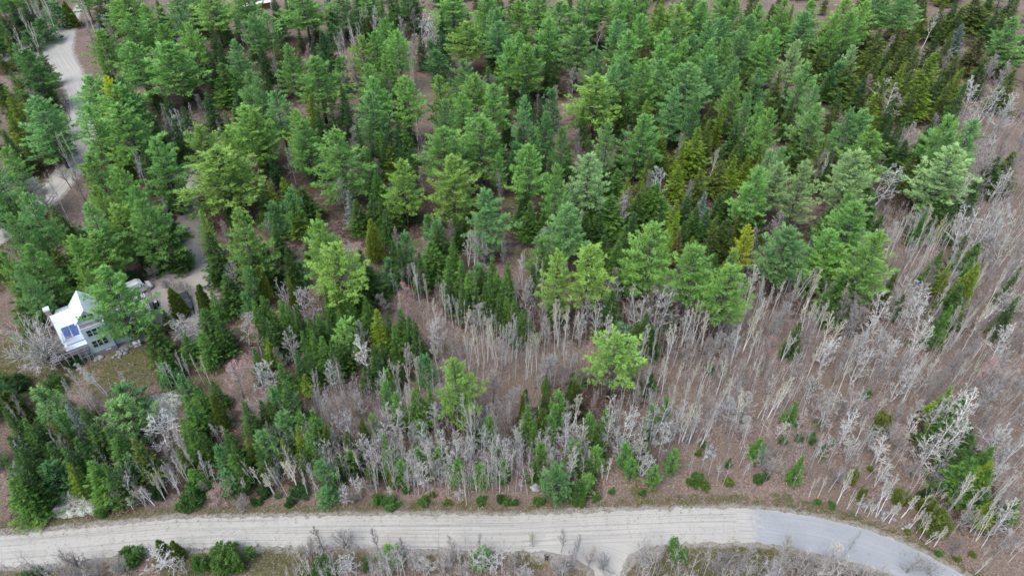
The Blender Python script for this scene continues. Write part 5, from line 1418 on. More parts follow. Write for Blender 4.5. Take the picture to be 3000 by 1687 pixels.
-10.5,83.9,7.0,2.7 -8.2,81.2,9.0,2.9 -1.8,80.5,9.0,3.6 0.7,84.8,11.0,2.3 5.6,91.0,9.7,2.9
#bare_tree|lower grey leafless tree|in the central clearing|-
-9.7,78.6,6.2,2.0 -6.1,75.2,10.2,2.1 -3.2,74.8,10.0,4.5 9.2,78.6,6.0,3.1 10.2,82.5,6.3,2.6
#birch_tree|uppermost slim white-trunked birch|in the central clearing|-
-11.0,92.6,9.0,1.7 -10.0,93.0,9.0,1.7 8.4,90.1,8.8,3.8 8.3,87.1,12.0,2.5 9.3,95.6,7.5,2.6 9.4,86.7,12.0,2.1 12.4,92.3,6.2,2.7
#birch_tree|upper slim white-trunked birch|in the central clearing|-
-8.7,91.0,7.0,2.6 -5.2,85.5,11.3,1.4 -4.3,83.7,12.0,1.8 -3.4,84.7,12.0,1.8 -1.2,82.8,12.0,2.9 -0.1,83.7,12.0,2.3 10.8,88.0,9.0,1.4
#birch_tree|lower slim white-trunked birch|in the central clearing|-
-7.5,81.4,11.2,2.2 -5.8,82.5,10.5,2.5 -2.5,82.1,12.0,2.9 -1.8,81.9,11.0,1.8 3.8,86.1,7.0,3.0 4.3,81.6,11.0,1.8 7.6,84.9,10.0,1.4
#birch_tree|lowermost slim white-trunked birch|in the central clearing|-
-5.0,78.4,9.0,1.5 0.6,79.7,11.0,1.3 2.4,79.5,10.6,1.3 2.9,82.2,10.1,1.3 3.4,80.7,9.8,1.3
#fir_tree|upper dark green fir|in the centre-right stand|-
17.9,116.8,9.8,4.4 25.1,117.5,9.0,3.3 31.1,117.6,9.2,3.3 34.9,113.5,9.5,2.7 38.4,118.6,9.2,3.6 40.2,117.1,9.6,3.0
#fir_tree|lower dark green fir|in the centre-right stand|-
18.3,109.8,9.1,3.7 22.8,111.1,10.2,3.5 22.0,102.2,9.0,3.3 37.7,105.7,9.6,2.1 38.3,102.2,10.1,3.6
#bare_tree|upper grey leafless tree|right of the clearing|-
13.5,89.3,11.2,2.6 21.0,90.5,9.0,2.8 23.5,91.5,6.6,2.9 27.6,90.6,8.0,2.9 29.4,88.4,9.0,2.8 30.6,87.5,10.7,2.5
#bare_tree|lower grey leafless tree|right of the clearing|-
24.4,88.1,8.0,3.1 27.6,82.8,8.0,2.7 33.0,90.4,6.8,2.4 32.9,81.2,9.0,3.4 35.6,79.6,9.0,3.3
#bare_tree|upper grey leafless tree|in the grey woods at right|-
48.2,90.2,9.9,5.0 50.1,92.8,10.4,4.8 59.6,91.0,10.7,3.1 62.1,89.4,9.5,4.6 63.0,91.9,10.5,4.5
#bare_tree|lower grey leafless tree|in the grey woods at right|-
37.4,75.2,9.0,3.9 45.6,86.1,9.8,4.4 49.7,82.6,11.3,2.9 55.2,78.9,10.0,2.9 59.5,87.4,10.8,3.5
#birch_tree|upper slim white-trunked birch|right of the clearing|-
16.8,86.9,7.6,3.0 22.5,83.9,8.4,2.6 23.7,80.2,12.0,1.3 26.8,81.8,12.0,2.7 30.5,87.1,10.5,2.3 32.4,87.0,11.1,2.5 34.2,86.9,10.0,2.5
#birch_tree|lower slim white-trunked birch|right of the clearing|-
20.9,76.6,12.0,1.5 24.6,77.5,9.0,2.4 27.3,76.3,9.0,1.7 29.5,76.3,9.0,1.7 31.0,75.5,11.0,1.7 34.0,75.3,9.5,2.8
#birch_tree|upper slim white-trunked birch|in the lower right-centre woods|-
21.9,75.8,8.0,1.9 25.1,75.8,8.0,1.7 25.9,71.6,8.0,1.3 28.1,72.4,8.0,1.3 30.1,72.1,8.0,1.3 34.0,73.0,7.3,2.4
#birch_tree|lower slim white-trunked birch|in the lower right-centre woods|-
16.8,68.8,10.2,0.8 25.2,70.8,8.0,1.0 26.0,65.6,10.0,1.6 26.6,66.0,10.0,2.2 27.6,65.6,10.0,2.2 29.2,64.9,7.0,2.2
#birch_tree|upper slim white-trunked birch|in the right-hand stand|-
42.8,97.6,10.5,2.0 44.6,96.8,12.0,3.7 53.8,101.9,6.0,1.6 53.1,97.0,11.3,1.5 55.8,100.8,9.4,3.1 55.9,96.8,12.0,2.2 66.7,110.8,8.4,2.7
#birch_tree|lower slim white-trunked birch|in the right-hand stand|-
45.9,95.7,10.1,2.2 46.4,94.6,10.4,2.2 47.2,94.1,10.2,1.7 48.4,94.2,10.2,1.7 60.3,98.5,6.5,1.9 60.7,96.5,10.1,1.5 60.2,94.1,10.9,1.4
#birch_tree|upper slim white-trunked birch|in the grey woods at right|-
41.4,90.2,9.7,2.6 43.9,89.4,11.2,2.3 52.4,89.1,10.2,2.1 54.9,92.0,8.4,2.3 53.5,88.5,10.2,2.6 55.6,89.1,10.2,1.9
#birch_tree|middle slim white-trunked birch|in the grey woods at right|-
39.8,88.3,7.7,2.4 38.2,82.1,10.8,1.8 41.2,85.5,11.3,3.2 41.1,82.5,10.1,2.2 43.4,84.9,6.6,1.7 54.0,83.8,14.0,3.6
#birch_tree|lower slim white-trunked birch|in the grey woods at right|-
47.2,83.0,7.5,2.1 50.7,79.5,10.6,1.5 54.6,75.8,10.8,1.5 57.8,81.4,9.7,1.8
#lichen_tree|upper lichen-white leafless tree|low on the right edge|l
62.9,86.6,10.6,3.7 66.7,91.2,10.4,4.5 73.0,92.1,10.7,4.5 88.5,93.2,10.4,4.1 91.6,93.1,7.4,2.8 94.2,94.9,6.3,2.8
#lichen_tree|middle lichen-white leafless tree|low on the right edge|l
61.9,82.6,10.6,3.4 66.7,87.0,6.0,2.2 70.6,89.8,7.7,3.0 69.1,82.6,11.3,3.6 72.1,86.9,9.8,3.7 85.0,84.0,10.3,3.9
#lichen_tree|lower lichen-white leafless tree|low on the right edge|l
66.5,83.4,6.1,1.9 63.5,80.3,10.7,3.5 62.9,74.5,10.6,3.4 68.3,76.6,9.9,3.5 81.2,78.6,10.9,3.7 79.1,74.5,10.5,4.7
#birch_tree|upper slim white-trunked birch|midway up the right edge|-
79.5,113.8,10.5,1.9 83.4,115.5,10.0,1.6 85.6,115.9,11.0,1.9 90.2,120.0,6.8,2.1 88.8,115.0,11.3,1.9 93.1,118.7,9.0,2.6 91.6,115.5,10.3,2.5
#birch_tree|middle slim white-trunked birch|midway up the right edge|-
76.9,111.2,10.0,1.9 77.1,104.9,11.1,1.8 82.2,110.2,10.8,1.9 84.5,110.6,10.2,2.1 87.9,105.8,11.1,1.6 100.2,110.1,8.7,2.2 103.2,115.1,9.3,3.2
#birch_tree|lower slim white-trunked birch|midway up the right edge|-
71.0,99.6,9.8,1.8 79.9,105.3,10.2,2.3 86.1,105.8,9.8,1.8 86.7,98.9,8.9,3.1 88.7,99.5,10.2,1.7 90.6,97.0,11.0,2.0 98.8,105.8,6.5,2.0
#birch_tree|upper slim white-trunked birch|low on the right edge|-
75.9,91.2,6.5,2.2 74.3,89.0,10.3,1.6 79.1,95.1,9.0,2.3 78.6,88.7,10.0,1.9 79.4,87.5,10.1,1.9 80.5,88.2,9.8,2.1 83.1,88.9,11.3,2.6
#birch_tree|lower slim white-trunked birch|low on the right edge|-
66.8,76.6,11.1,1.7 72.7,81.1,9.7,1.8 78.0,86.0,6.7,2.0 73.2,76.5,9.7,1.7 75.4,75.9,9.8,1.7 80.8,86.2,10.4,1.8 81.8,84.3,9.7,1.8
#fir_tree|upper dark green fir|beside the road at far left|-
-71.1,60.0,9.9,2.9 -68.3,57.9,10.2,3.0 -66.1,59.9,8.7,3.1 -62.8,58.4,9.5,2.9 -61.7,59.7,9.6,3.1 -53.4,59.6,8.0,2.3
#fir_tree|lower dark green fir|beside the road at far left|-
-69.5,56.2,10.2,2.6 -67.6,55.1,9.9,2.8 -67.6,54.8,6.0,2.6 -61.3,56.7,7.0,2.1 -56.0,55.9,9.3,2.4
#birch_tree|upper slim white-trunked birch|left of the road middle|-
-50.0,58.2,7.0,1.5 -47.6,58.2,8.0,1.7 -47.6,60.8,7.0,1.6 -45.2,58.9,8.0,1.7 -31.4,57.6,9.0,3.4
#birch_tree|middle slim white-trunked birch|left of the road middle|-
-50.7,57.1,7.0,1.5 -43.6,58.0,7.0,1.5 -38.3,59.0,6.0,1.5 -37.2,58.5,6.0,1.7 -35.0,58.8,5.0,1.4
#birch_tree|lower slim white-trunked birch|left of the road middle|-
-50.6,56.0,7.0,1.5 -48.2,56.0,7.0,1.5 -40.7,57.9,5.0,1.2 -39.2,57.2,4.0,1.2 -34.8,56.9,7.0,2.5
#lichen_tree|upper lichen-white leafless tree|behind the road left of centre|l
-27.4,61.4,8.0,2.5 -20.2,60.2,9.0,2.5 -17.3,59.2,10.0,2.5 -15.7,59.3,9.0,2.3 -14.4,58.1,10.0,3.2 -12.1,58.9,11.0,4.0
#lichen_tree|lower lichen-white leafless tree|behind the road left of centre|l
-24.0,55.3,6.0,2.6 -22.1,56.5,7.0,2.3 -13.7,58.4,8.0,2.7 -12.8,57.3,8.0,3.0 -10.4,58.0,6.0,2.5
#lichen_tree|upper lichen-white leafless tree|at lower centre|l
-8.3,63.9,7.5,2.9 -5.9,64.8,13.0,3.5 -4.6,61.1,12.0,2.9 -3.1,59.7,12.0,2.5 -0.7,59.9,12.0,3.0 10.3,63.3,11.0,2.4
#lichen_tree|lower lichen-white leafless tree|at lower centre|l
-7.7,59.6,12.0,3.4 -6.4,62.2,8.4,2.5 -5.8,60.5,11.0,2.1 0.8,61.3,10.0,2.7 4.8,62.1,8.0,2.4
#bare_tree|upper pale grey leafless tree|on the near roadside, middle|p
-13.0,45.7,4.0,2.3 -9.2,45.3,4.0,2.8 -7.8,46.2,5.0,2.3 0.3,45.3,4.0,2.6 7.7,45.7,5.0,2.8 10.3,45.7,5.0,2.6
#bare_tree|lower pale grey leafless tree|on the near roadside, middle|p
-16.6,44.6,4.0,2.6 -6.4,45.1,3.0,2.3 1.5,43.9,3.0,2.6 1.7,44.2,3.0,2.8 6.4,44.9,3.0,2.6
#lichen_tree|upper lichen-white leafless tree|in the lower right-centre woods|l
14.6,65.0,12.0,3.2 16.2,67.2,12.0,2.2 16.8,63.6,13.0,3.5 19.1,63.2,12.0,2.7 21.3,64.7,14.0,3.7 25.3,66.4,10.0,3.2
#lichen_tree|lower lichen-white leafless tree|in the lower right-centre woods|l
11.1,62.4,7.0,2.2 13.7,63.1,7.0,2.4 16.2,62.1,8.0,3.1 22.7,64.0,9.0,3.2 24.4,64.8,8.0,2.6
#bare_tree|upper pale grey leafless tree|on the near roadside, bottom right|p
17.5,46.6,5.0,3.3 19.2,46.4,5.0,2.3 30.0,45.1,5.0,2.6 31.5,46.1,6.0,2.1 37.4,45.5,5.0,3.3 42.7,46.1,6.0,3.7
#bare_tree|middle pale grey leafless tree|on the near roadside, bottom right|p
12.2,45.3,3.0,2.8 27.3,45.1,3.0,2.8 28.4,45.5,4.0,3.7 35.8,44.8,4.0,2.8 38.9,45.0,4.0,3.3 41.8,45.0,4.0,2.8
#bare_tree|lower pale grey leafless tree|on the near roadside, bottom right|p
33.9,43.9,4.0,3.1 40.2,44.2,4.0,3.1 43.2,43.9,4.0,3.1 46.2,43.9,3.0,3.1 48.1,43.3,4.0,2.7 55.3,44.6,4.0,2.6
#birch_tree|upper slim white-trunked birch|at the far right by the bend|-
53.6,58.0,6.0,1.3 51.6,53.8,9.0,1.5 52.1,53.3,10.0,2.0 61.3,55.0,4.0,1.1 63.5,54.6,9.0,2.4 65.1,54.3,7.0,2.0 67.4,53.8,10.8,1.3
#birch_tree|middle slim white-trunked birch|at the far right by the bend|-
52.9,52.7,5.5,1.5 53.6,52.4,6.0,1.5 55.4,53.0,6.0,1.7 55.7,51.3,6.0,1.6 56.7,50.8,6.0,1.5 64.0,52.5,6.0,1.5 65.2,51.1,9.0,2.0
#birch_tree|lower slim white-trunked birch|at the far right by the bend|-
56.7,49.9,5.0,1.4 57.1,49.1,5.0,1.3 58.3,48.8,6.0,1.4 64.0,50.7,5.0,1.3 64.2,49.4,7.0,1.4 64.5,48.5,6.0,1.4 65.8,47.4,5.0,1.4
#lichen_tree|upper lichen-white leafless tree|at the lower right edge|l
61.5,66.1,7.0,2.4 65.7,67.8,9.0,3.1 64.7,63.4,10.0,3.9 67.9,68.6,11.0,3.3 68.7,66.5,12.0,4.8 75.9,71.8,8.1,3.3
#lichen_tree|lower lichen-white leafless tree|at the lower right edge|l
55.2,64.4,7.0,3.2 65.4,61.6,8.0,3.5 67.6,64.0,9.0,3.2 71.5,63.2,10.0,3.9 71.7,61.5,10.0,3.3
#hemlock_tree|upper dark green hemlock|at the top edge, centre|-
-34.1,361.9,13.9,5.0 -20.7,294.4,13.4,5.1 -21.2,313.5,15.0,5.6 -15.9,287.9,16.6,7.6 -8.4,304.2,13.3,6.6
#hemlock_tree|lower dark green hemlock|at the top edge, centre|-
-25.6,264.4,9.1,2.7 -21.0,261.7,9.5,3.5 -19.9,280.1,16.6,6.3 0.1,257.3,10.4,4.3 5.7,291.8,13.2,5.4
#bare_tree|upper grey leafless tree|at the right edge of the photo|-
126.9,153.5,10.9,4.7 96.7,95.7,6.8,2.1 105.1,110.0,7.4,3.3 130.4,144.2,10.2,4.9 136.9,135.3,11.5,5.5 141.4,141.2,12.2,5.5
#bare_tree|lower grey leafless tree|at the right edge of the photo|-
87.8,84.9,8.0,3.3 91.3,89.3,7.8,2.6 86.4,78.5,7.2,2.2 73.1,54.4,6.5,2.3 90.7,85.5,9.6,4.8
#young_pine|upper young blue-green pine|at the top edge, left of centre|b
-96.0,344.1,16.0,6.2 -58.7,299.6,13.8,5.1 -51.7,319.3,14.4,5.9 -41.0,297.1,13.7,6.5 -40.6,322.4,14.5,7.2
#young_pine|lower young blue-green pine|at the top edge, left of centre|b
-85.3,288.8,14.2,5.3 -74.2,256.4,8.3,3.3 -66.5,256.1,9.3,3.5 -57.6,274.6,13.7,6.6 -44.5,281.9,15.8,7.6
'''.strip().split('\n')
conif = []
for i in range(0, len(TREES), 2):
    k = TREES[i][1:].split('|')[0]
    if k in ('fir_tree', 'hemlock_tree', 'spruce_tree', 'pine_tree', 'cedar_tree'):
        for r in TREES[i+1].split(): conif.append([float(v) for v in r.split(',')])
fx = np.arange(-235, 235.1, 1.1); fy = np.arange(26, 330, 1.1)
xs = np.r_[-2500, -1200, -600, -400, -300, -255, fx, 255, 300, 400, 600, 1200, 2500]
ys = np.r_[-600, -200, -60, -10, 12, fy, 345, 370, 420, 520, 800, 1500, 3500]
X, Y = np.meshgrid(xs, ys); Xf, Yf = X.ravel(), Y.ravel()
Z = gz(Xf, Yf); D = road_dist(Xf, Yf)
fine = (np.abs(Xf) < 250) & (Yf < 340) & (Yf > 20)
Z = np.where(fine, Z, -.05)
duffw = np.zeros_like(Xf).reshape(X.shape)
ix0 = np.searchsorted(xs, fx[0]); iy0 = np.searchsorted(ys, fy[0])
for (tx, ty, th, tw) in conif:
    i = int((tx-fx[0])/1.1)+ix0; j = int((ty-fy[0])/1.1)+iy0; r = int(max(2, (tw*1.2+2)/1.1))+1
    a0, a1, b0, b1 = max(0, j-r), j+r+1, max(0, i-r), i+r+1
    if a1 <= a0 or b1 <= b0: continue
    sx, sy = X[a0:a1, b0:b1], Y[a0:a1, b0:b1]
    duffw[a0:a1, b0:b1] += .6*np.exp(-(((sx-tx)**2+(sy-ty)**2)/(tw*.7+1.3)**2))
duffw = np.clip(duffw.ravel(), 0, .85)
green = np.zeros_like(Xf)
grd = random.Random(12); GREEN += [(grd.uniform(-95, 110), grd.uniform(48, 150), grd.uniform(1., 3.2)) for _ in range(90)]      # moss and early green scattered over the litter
for gx, gy, gr in GREEN: green = np.maximum(green, (.75 if gr < 3.3 else 1.0)*np.exp(-((Xf-gx)**2+(Yf-gy)**2)/(gr*gr)))
verge = np.where((D > -1) & (D < 2.2), .55, 0)+np.where((D >= 2.2) & (D < 4), .2, 0)
green = np.clip(np.maximum(green, verge*(Yf < 62)), 0, 1)
soilw = np.where(D < .5, 1., np.clip(1-(D-.5)/1.0, 0, 1))*.75
nx, ny = len(xs), len(ys)
idx = np.arange(nx*ny).reshape(ny, nx); q = np.stack([idx[:-1, :-1], idx[:-1, 1:], idx[1:, 1:], idx[1:, :-1]], -1).reshape(-1, 4)
T3 = np.concatenate([q[:, [0, 1, 2]], q[:, [0, 2, 3]]])
me = mesh_np('ground', np.c_[Xf, Yf, Z], T3, None, M['ground'], True)
ca = me.color_attributes.new('zone', 'FLOAT_COLOR', 'POINT')
ca.data.foreach_set('color', np.c_[green, duffw, soilw, np.ones_like(green)].astype(np.float32).ravel())
tag(link('ground', me, None), kind='structure')

rng = np.random.default_rng(7); random.seed(7)
for nm, A, B_, mt, st, dz in STRIPS:
    L = np.hypot(*np.diff(np.array(A), axis=0).T).sum(); n = int(L/.35); a = resample(A, n); b = resample(B_, n); nv = 12
    dirv = (b-a)/np.maximum(1e-6, np.hypot(*(b-a).T))[:, None]
    ra = np.array([noise.noise(Vector((p[0]*.9, p[1]*.9, 3)))*.5+noise.noise(Vector((p[0]*3, p[1]*3, 9)))*.25 for p in a])*st
    rb = np.array([noise.noise(Vector((p[0]*.9, p[1]*.9, 5)))*.5+noise.noise(Vector((p[0]*3, p[1]*3, 1)))*.25 for p in b])*st
    w0 = np.hypot(*(b-a).T); a = a-dirv*ra[:, None]; b = b+dirv*rb[:, None]
    V = []; UV = []; s = np.r_[0, np.cumsum(np.hypot(*np.diff((a+b)/2, axis=0).T))]
    for i in range(n):
        for j in range(nv):
            f = j/(nv-1); p = a[i]*(1-f)+b[i]*f; w = math.hypot(*(b[i]-a[i]))
            V.append((p[0], p[1], dz-.035+.07*(1-(2*f-1)**2)*(1 if mt != 'asphalt' else .9)+.008*noise.noise(Vector((p[0], p[1]*2, 0)))*(mt != 'asphalt'))); UV.append((s[i], -ra[i]+f*w))
    F = [(i*nv+j, i*nv+j+1, (i+1)*nv+j+1, (i+1)*nv+j) for i in range(n-1) for j in range(nv-1)]
    me = bpy.data.meshes.new(nm); me.from_pydata(V, [], F); uvl = me.uv_layers.new(name='along')
    li = np.empty(len(me.loops), np.int32); me.loops.foreach_get('vertex_index', li)
    uvl.data.foreach_set('uv', np.array(UV, np.float32)[li].ravel()); me.polygons.foreach_set('use_smooth', [True]*len(me.polygons))
    if me.polygons[0].normal.z < 0: me.flip_normals()
    tag(link(nm, me, M[mt]), kind='structure')

# ------------------------------------------------------------------ foliage generators
def nrm(a): return a/np.maximum(1e-9, np.linalg.norm(a, axis=-1, keepdims=True))
class Leaf:
    def __init__(s): s.V = []; s.tone = []
    def tufts(s, c, d, size, k, spread, wid, tone):
        c = np.repeat(np.asarray(c), k, 0); d = np.repeat(np.asarray(d), k, 0); tone = np.repeat(np.broadcast_to(tone, (len(c)//k,)), k)
        n = len(c); dd = nrm(nrm(d)+spread*rng.normal(size=(n, 3))); L = size*rng.uniform(.65, 1.25, (n, 1))
        side = nrm(np.cross(dd, rng.normal(size=(n, 3))*.55+np.array([0, 0, 1.])))*wid*size*rng.uniform(.7, 1.2, (n, 1))*.5
        c = c+rng.normal(size=(n, 3))*size*.12
        s.V.append(np.stack([c-side, c+side, c+dd*L], 1).reshape(-1, 3)); s.tone.append(tone*rng.uniform(.82, 1.18, n))
    def mesh(s, name, mt, tw=None):
        V = np.concatenate(s.V); T = np.arange(len(V)).reshape(-1, 3)
        return mesh_np(name, V, T, np.concatenate(s.tone), mt)
def pine(H, Rr, base, seed, k=6, wh=.85, size=.55, sparse=1.):
    """white pine: whorls of upswept plates of soft tufts"""
    global rng; rng = np.random.default_rng(seed); rd = random.Random(seed)
    lf = Leaf(); tr = MB(); zt = H*.985; zb = H*base
    lean = (rd.uniform(-.3, .3), rd.uniform(-.3, .3))
    ax = lambda z: np.array([lean[0]*(z/H)**2*1.5, lean[1]*(z/H)**2*1.5, z])
    tr.tube([ax(-.6), ax(H*.3), ax(H*.6), ax(H*.85), ax(H)], [H*.016, H*.012, H*.008, H*.004, .02], 6)
    z = zb; lop = rd.uniform(0, 6.28); lopk = rd.uniform(0, .25)
    # bare dead branches below the crown
    for i in range(int(10*sparse)):
        zz = rd.uniform(zb*.45, zb*1.1); a = rd.uniform(0, 6.28); L = rd.uniform(.8, Rr*.5); p = ax(zz); tr.tube([p, p+np.array([math.cos(a)*L, math.sin(a)*L, rd.uniform(-.4, .4)])], [.05, .015], 3)
    while z < zt:
        t_ = (zt-z)/(zt-zb); prof = min(1., (t_/.66)**.85)*(1-.15*max(0, t_-.8)/.2); r = Rr*prof*rd.uniform(.82, 1.08)+.25
        nb = rd.choice((5, 6, 7)) if t_ > .12 else 4; a0 = rd.uniform(0, 6.28)
        for i in range(nb):
            a = a0+6.283*i/nb+rd.uniform(-.28, .28)
            L = r*rd.uniform(.55, 1.28)*(1+lopk*math.cos(a-lop))
            if rd.random() < .07: continue
            up = .15+.75*(1-t_)**2+rd.uniform(-.08, .12); droop = -.16*t_
            u = np.array([math.cos(a), math.sin(a), 0]); sv = np.array([-math.sin(a), math.cos(a), 0]); p0 = ax(z+rd.uniform(-.2, .2))
            def at(f): return p0+u*L*f+np.array([0, 0, 1])*(L*(up+droop)*f+L*.16*f*f)
            tr.tube([at(0), at(.5), at(.95)], [.03+.012*L, .02+.006*L, .01], 3)
            # plate of side sprays
            ns = max(6, int(L*6.2)); f = rng.uniform(.22 if L > 1.2 else .0, 1.02, ns)**.8
            wl = .27*L*np.clip(1.2-f, .12, .75)*(.55+.45*(f > .3)); lat = rng.uniform(-1, 1, ns)*wl*1.25
            c = np.stack([at(x) for x in f])+sv*lat[:, None]+np.array([0, 0, 1])*(rng.normal(size=(ns, 1))*.10+.05*np.abs(lat)[:, None])
            d = u[None]*(.9)+sv[None]*(lat/np.maximum(.3, wl))[:, None]*.7+np.array([0, 0, .75])
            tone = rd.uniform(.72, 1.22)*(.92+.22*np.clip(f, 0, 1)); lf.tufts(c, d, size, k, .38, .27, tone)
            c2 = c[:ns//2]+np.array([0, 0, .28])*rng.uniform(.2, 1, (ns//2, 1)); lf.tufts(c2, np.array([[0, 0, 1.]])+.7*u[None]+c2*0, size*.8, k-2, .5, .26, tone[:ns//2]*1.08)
        z += wh*rd.uniform(.75, 1.2)*(1 if t_ > .2 else .62)
    lf.tufts(np.stack([ax(H*.97)]*4), np.array([[0, 0, 1.]]*4), size, k, .3, .22, 1.1)
    return tr.mesh('trunk', M['pine_bark']), lf.mesh('crown', M['needles'])
def spruce(H, Rr, base, seed, size=.36, wh=.52, droop=.24, k=5, ragged=.2, gap=.12):
    global rng; rng = np.random.default_rng(seed); rd = random.Random(seed)
    lf = Leaf(); tr = MB(); zb = H*base
    tr.tube([(0, 0, -.5), (0, 0, H*.5), (0, 0, H*.99)], [H*.014, H*.008, .012], 5)
    for i in range(8):
        zz = rd.uniform(.2, max(.3, zb)); a = rd.uniform(0, 6.28); L = rd.uniform(.3, Rr*.6); tr.tube([(0, 0, zz), (math.cos(a)*L, math.sin(a)*L, zz-.1)], [.03, .01], 3)
    z = zb
    while z < H*.97:
        t_ = (H-z)/(H-zb); r = Rr*(t_**1.0)*rd.uniform(.78, 1.15)+.10
        nb = int(6+5*t_); a0 = rd.uniform(0, 6.28)
        for i in range(nb):
            if rd.random() < gap: continue
            a = a0+6.283*i/nb+rd.uniform(-.2, .2); L = r*rd.uniform(1-ragged*2.2, 1+ragged)
            u = np.array([math.cos(a), math.sin(a), 0]); sv = np.array([-math.sin(a), math.cos(a), 0])
            ns = max(3, int(L*9)); f = rng.uniform(.1, 1.0, ns)**.75
            dz = (-droop*1.7*f+droop*1.25*f*f+.5*(1-t_)**3*f)*L
            wl = .30*L*np.clip(1.1-f, .15, .7); lat = rng.uniform(-1, 1, ns)*wl*1.2
            c = u[None]*(L*f)[:, None]+sv[None]*lat[:, None]+np.array([0, 0, 1.])*(z+dz+rng.normal(size=ns)*.04)[:, None]
            d = u[None]+sv[None]*(lat/np.maximum(.2, wl))[:, None]*.8+np.array([0, 0, .18+.5*(1-t_)])
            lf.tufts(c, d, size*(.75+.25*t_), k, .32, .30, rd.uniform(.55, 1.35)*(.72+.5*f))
            if L > .8 and i % 2 == 0: tr.tube([(0, 0, z), tuple(u*L*.6+np.array([0, 0, z-droop*.55*L]))], [.025, .008], 3)
        z += wh*rd.uniform(.8, 1.2)*(.55+.45*t_)
    lf.tufts(np.array([[0, 0, H*.94], [0, 0, H*.96], [0, 0, H*.98]]), np.array([[0, 0, 1.]]*3), size, k, .15, .2, 1.15)
    return tr.mesh('trunk', M['pine_bark']), lf.mesh('crown', M['needles'])
def bushy(H, Rr, seed, cone=True, size=.3, dens=1., zlo=.03):
    """cedar or shrub: upright sprays over an uneven body"""
    global rng; rng = np.random.default_rng(seed); rd = random.Random(seed); lf = Leaf(); tr = MB()
    lobes = [(rd.uniform(0, 6.28), rd.uniform(.15, .5)*Rr, rd.uniform(.6, 1.0)*H, rd.uniform(.4, .65)*Rr) for _ in range(6)] if cone else [(rd.uniform(0, 6.28), rd.uniform(.15, 1.05)*Rr, rd.uniform(.25, .95)*H, rd.uniform(.14, .36)*Rr) for _ in range(15)]
    lobes.append((0, 0, H*(1 if cone else .8), Rr*(.8 if cone else .3)))
    for a, off, h, r in lobes:
        cx, cy = math.cos(a)*off, math.sin(a)*off
        n = int(dens*105*r*h/4*2.2)+40; t_ = rng.uniform(0, 1, n); zz = zlo*H+(h-zlo*H)*(1-t_)
        rr = r*(np.clip(t_*1.25, 0, 1)**.75 if cone else np.sqrt(np.clip(1-(2*(1-t_)*.95-.9)**2, 0, 1)))*rng.uniform(.5, 1.15, n)+.04
        th = rng.uniform(0, 6.283, n); rr *= 1+.24*np.sin(th*3+zz*3.1+a)+.14*np.sin(th*5-zz*5+a)
        c = np.c_[cx+rr*np.cos(th), cy+rr*np.sin(th), zz]; d = np.c_[np.cos(th)*.8, np.sin(th)*.8, np.full(n, .9)]
        lf.tufts(c, d, size*1.25, 5, .45, .34, .9+.32*np.sin(th*3.3+zz*3.1+a)*rng.uniform(.2, 1, n)+rng.normal(0, .12, n))
        tr.tube([(0, 0, -.3), (cx*.6, cy*.6, h*.4), (cx, cy, h*.85)], [.05+.012*H, .04, .01], 4)
    return tr.mesh('trunk', M['pine_bark']), lf.mesh('crown', M['needles'] if cone else M['leaves'])
class Twig:
    def __init__(s): s.V = []
    def rib(s, p, q, w):
        d = q-p; sd = d.cross(Vector((random.uniform(-1, 1), random.uniform(-1, 1), random.uniform(-1, 1)))); sd = sd.normalized()*w*.5 if sd.length > 1e-6 else Vector((w, 0, 0))
        s.V += [p-sd, p+sd, q]
    def mesh(s, name, mt, extra=None):
        V = np.array([tuple(v) for v in s.V]); tone = np.ones(len(V)//3)
        if extra is not None and len(extra): V = np.concatenate([V, extra])
        return mesh_np(name, V, np.arange(len(V)).reshape(-1, 3), None, mt)
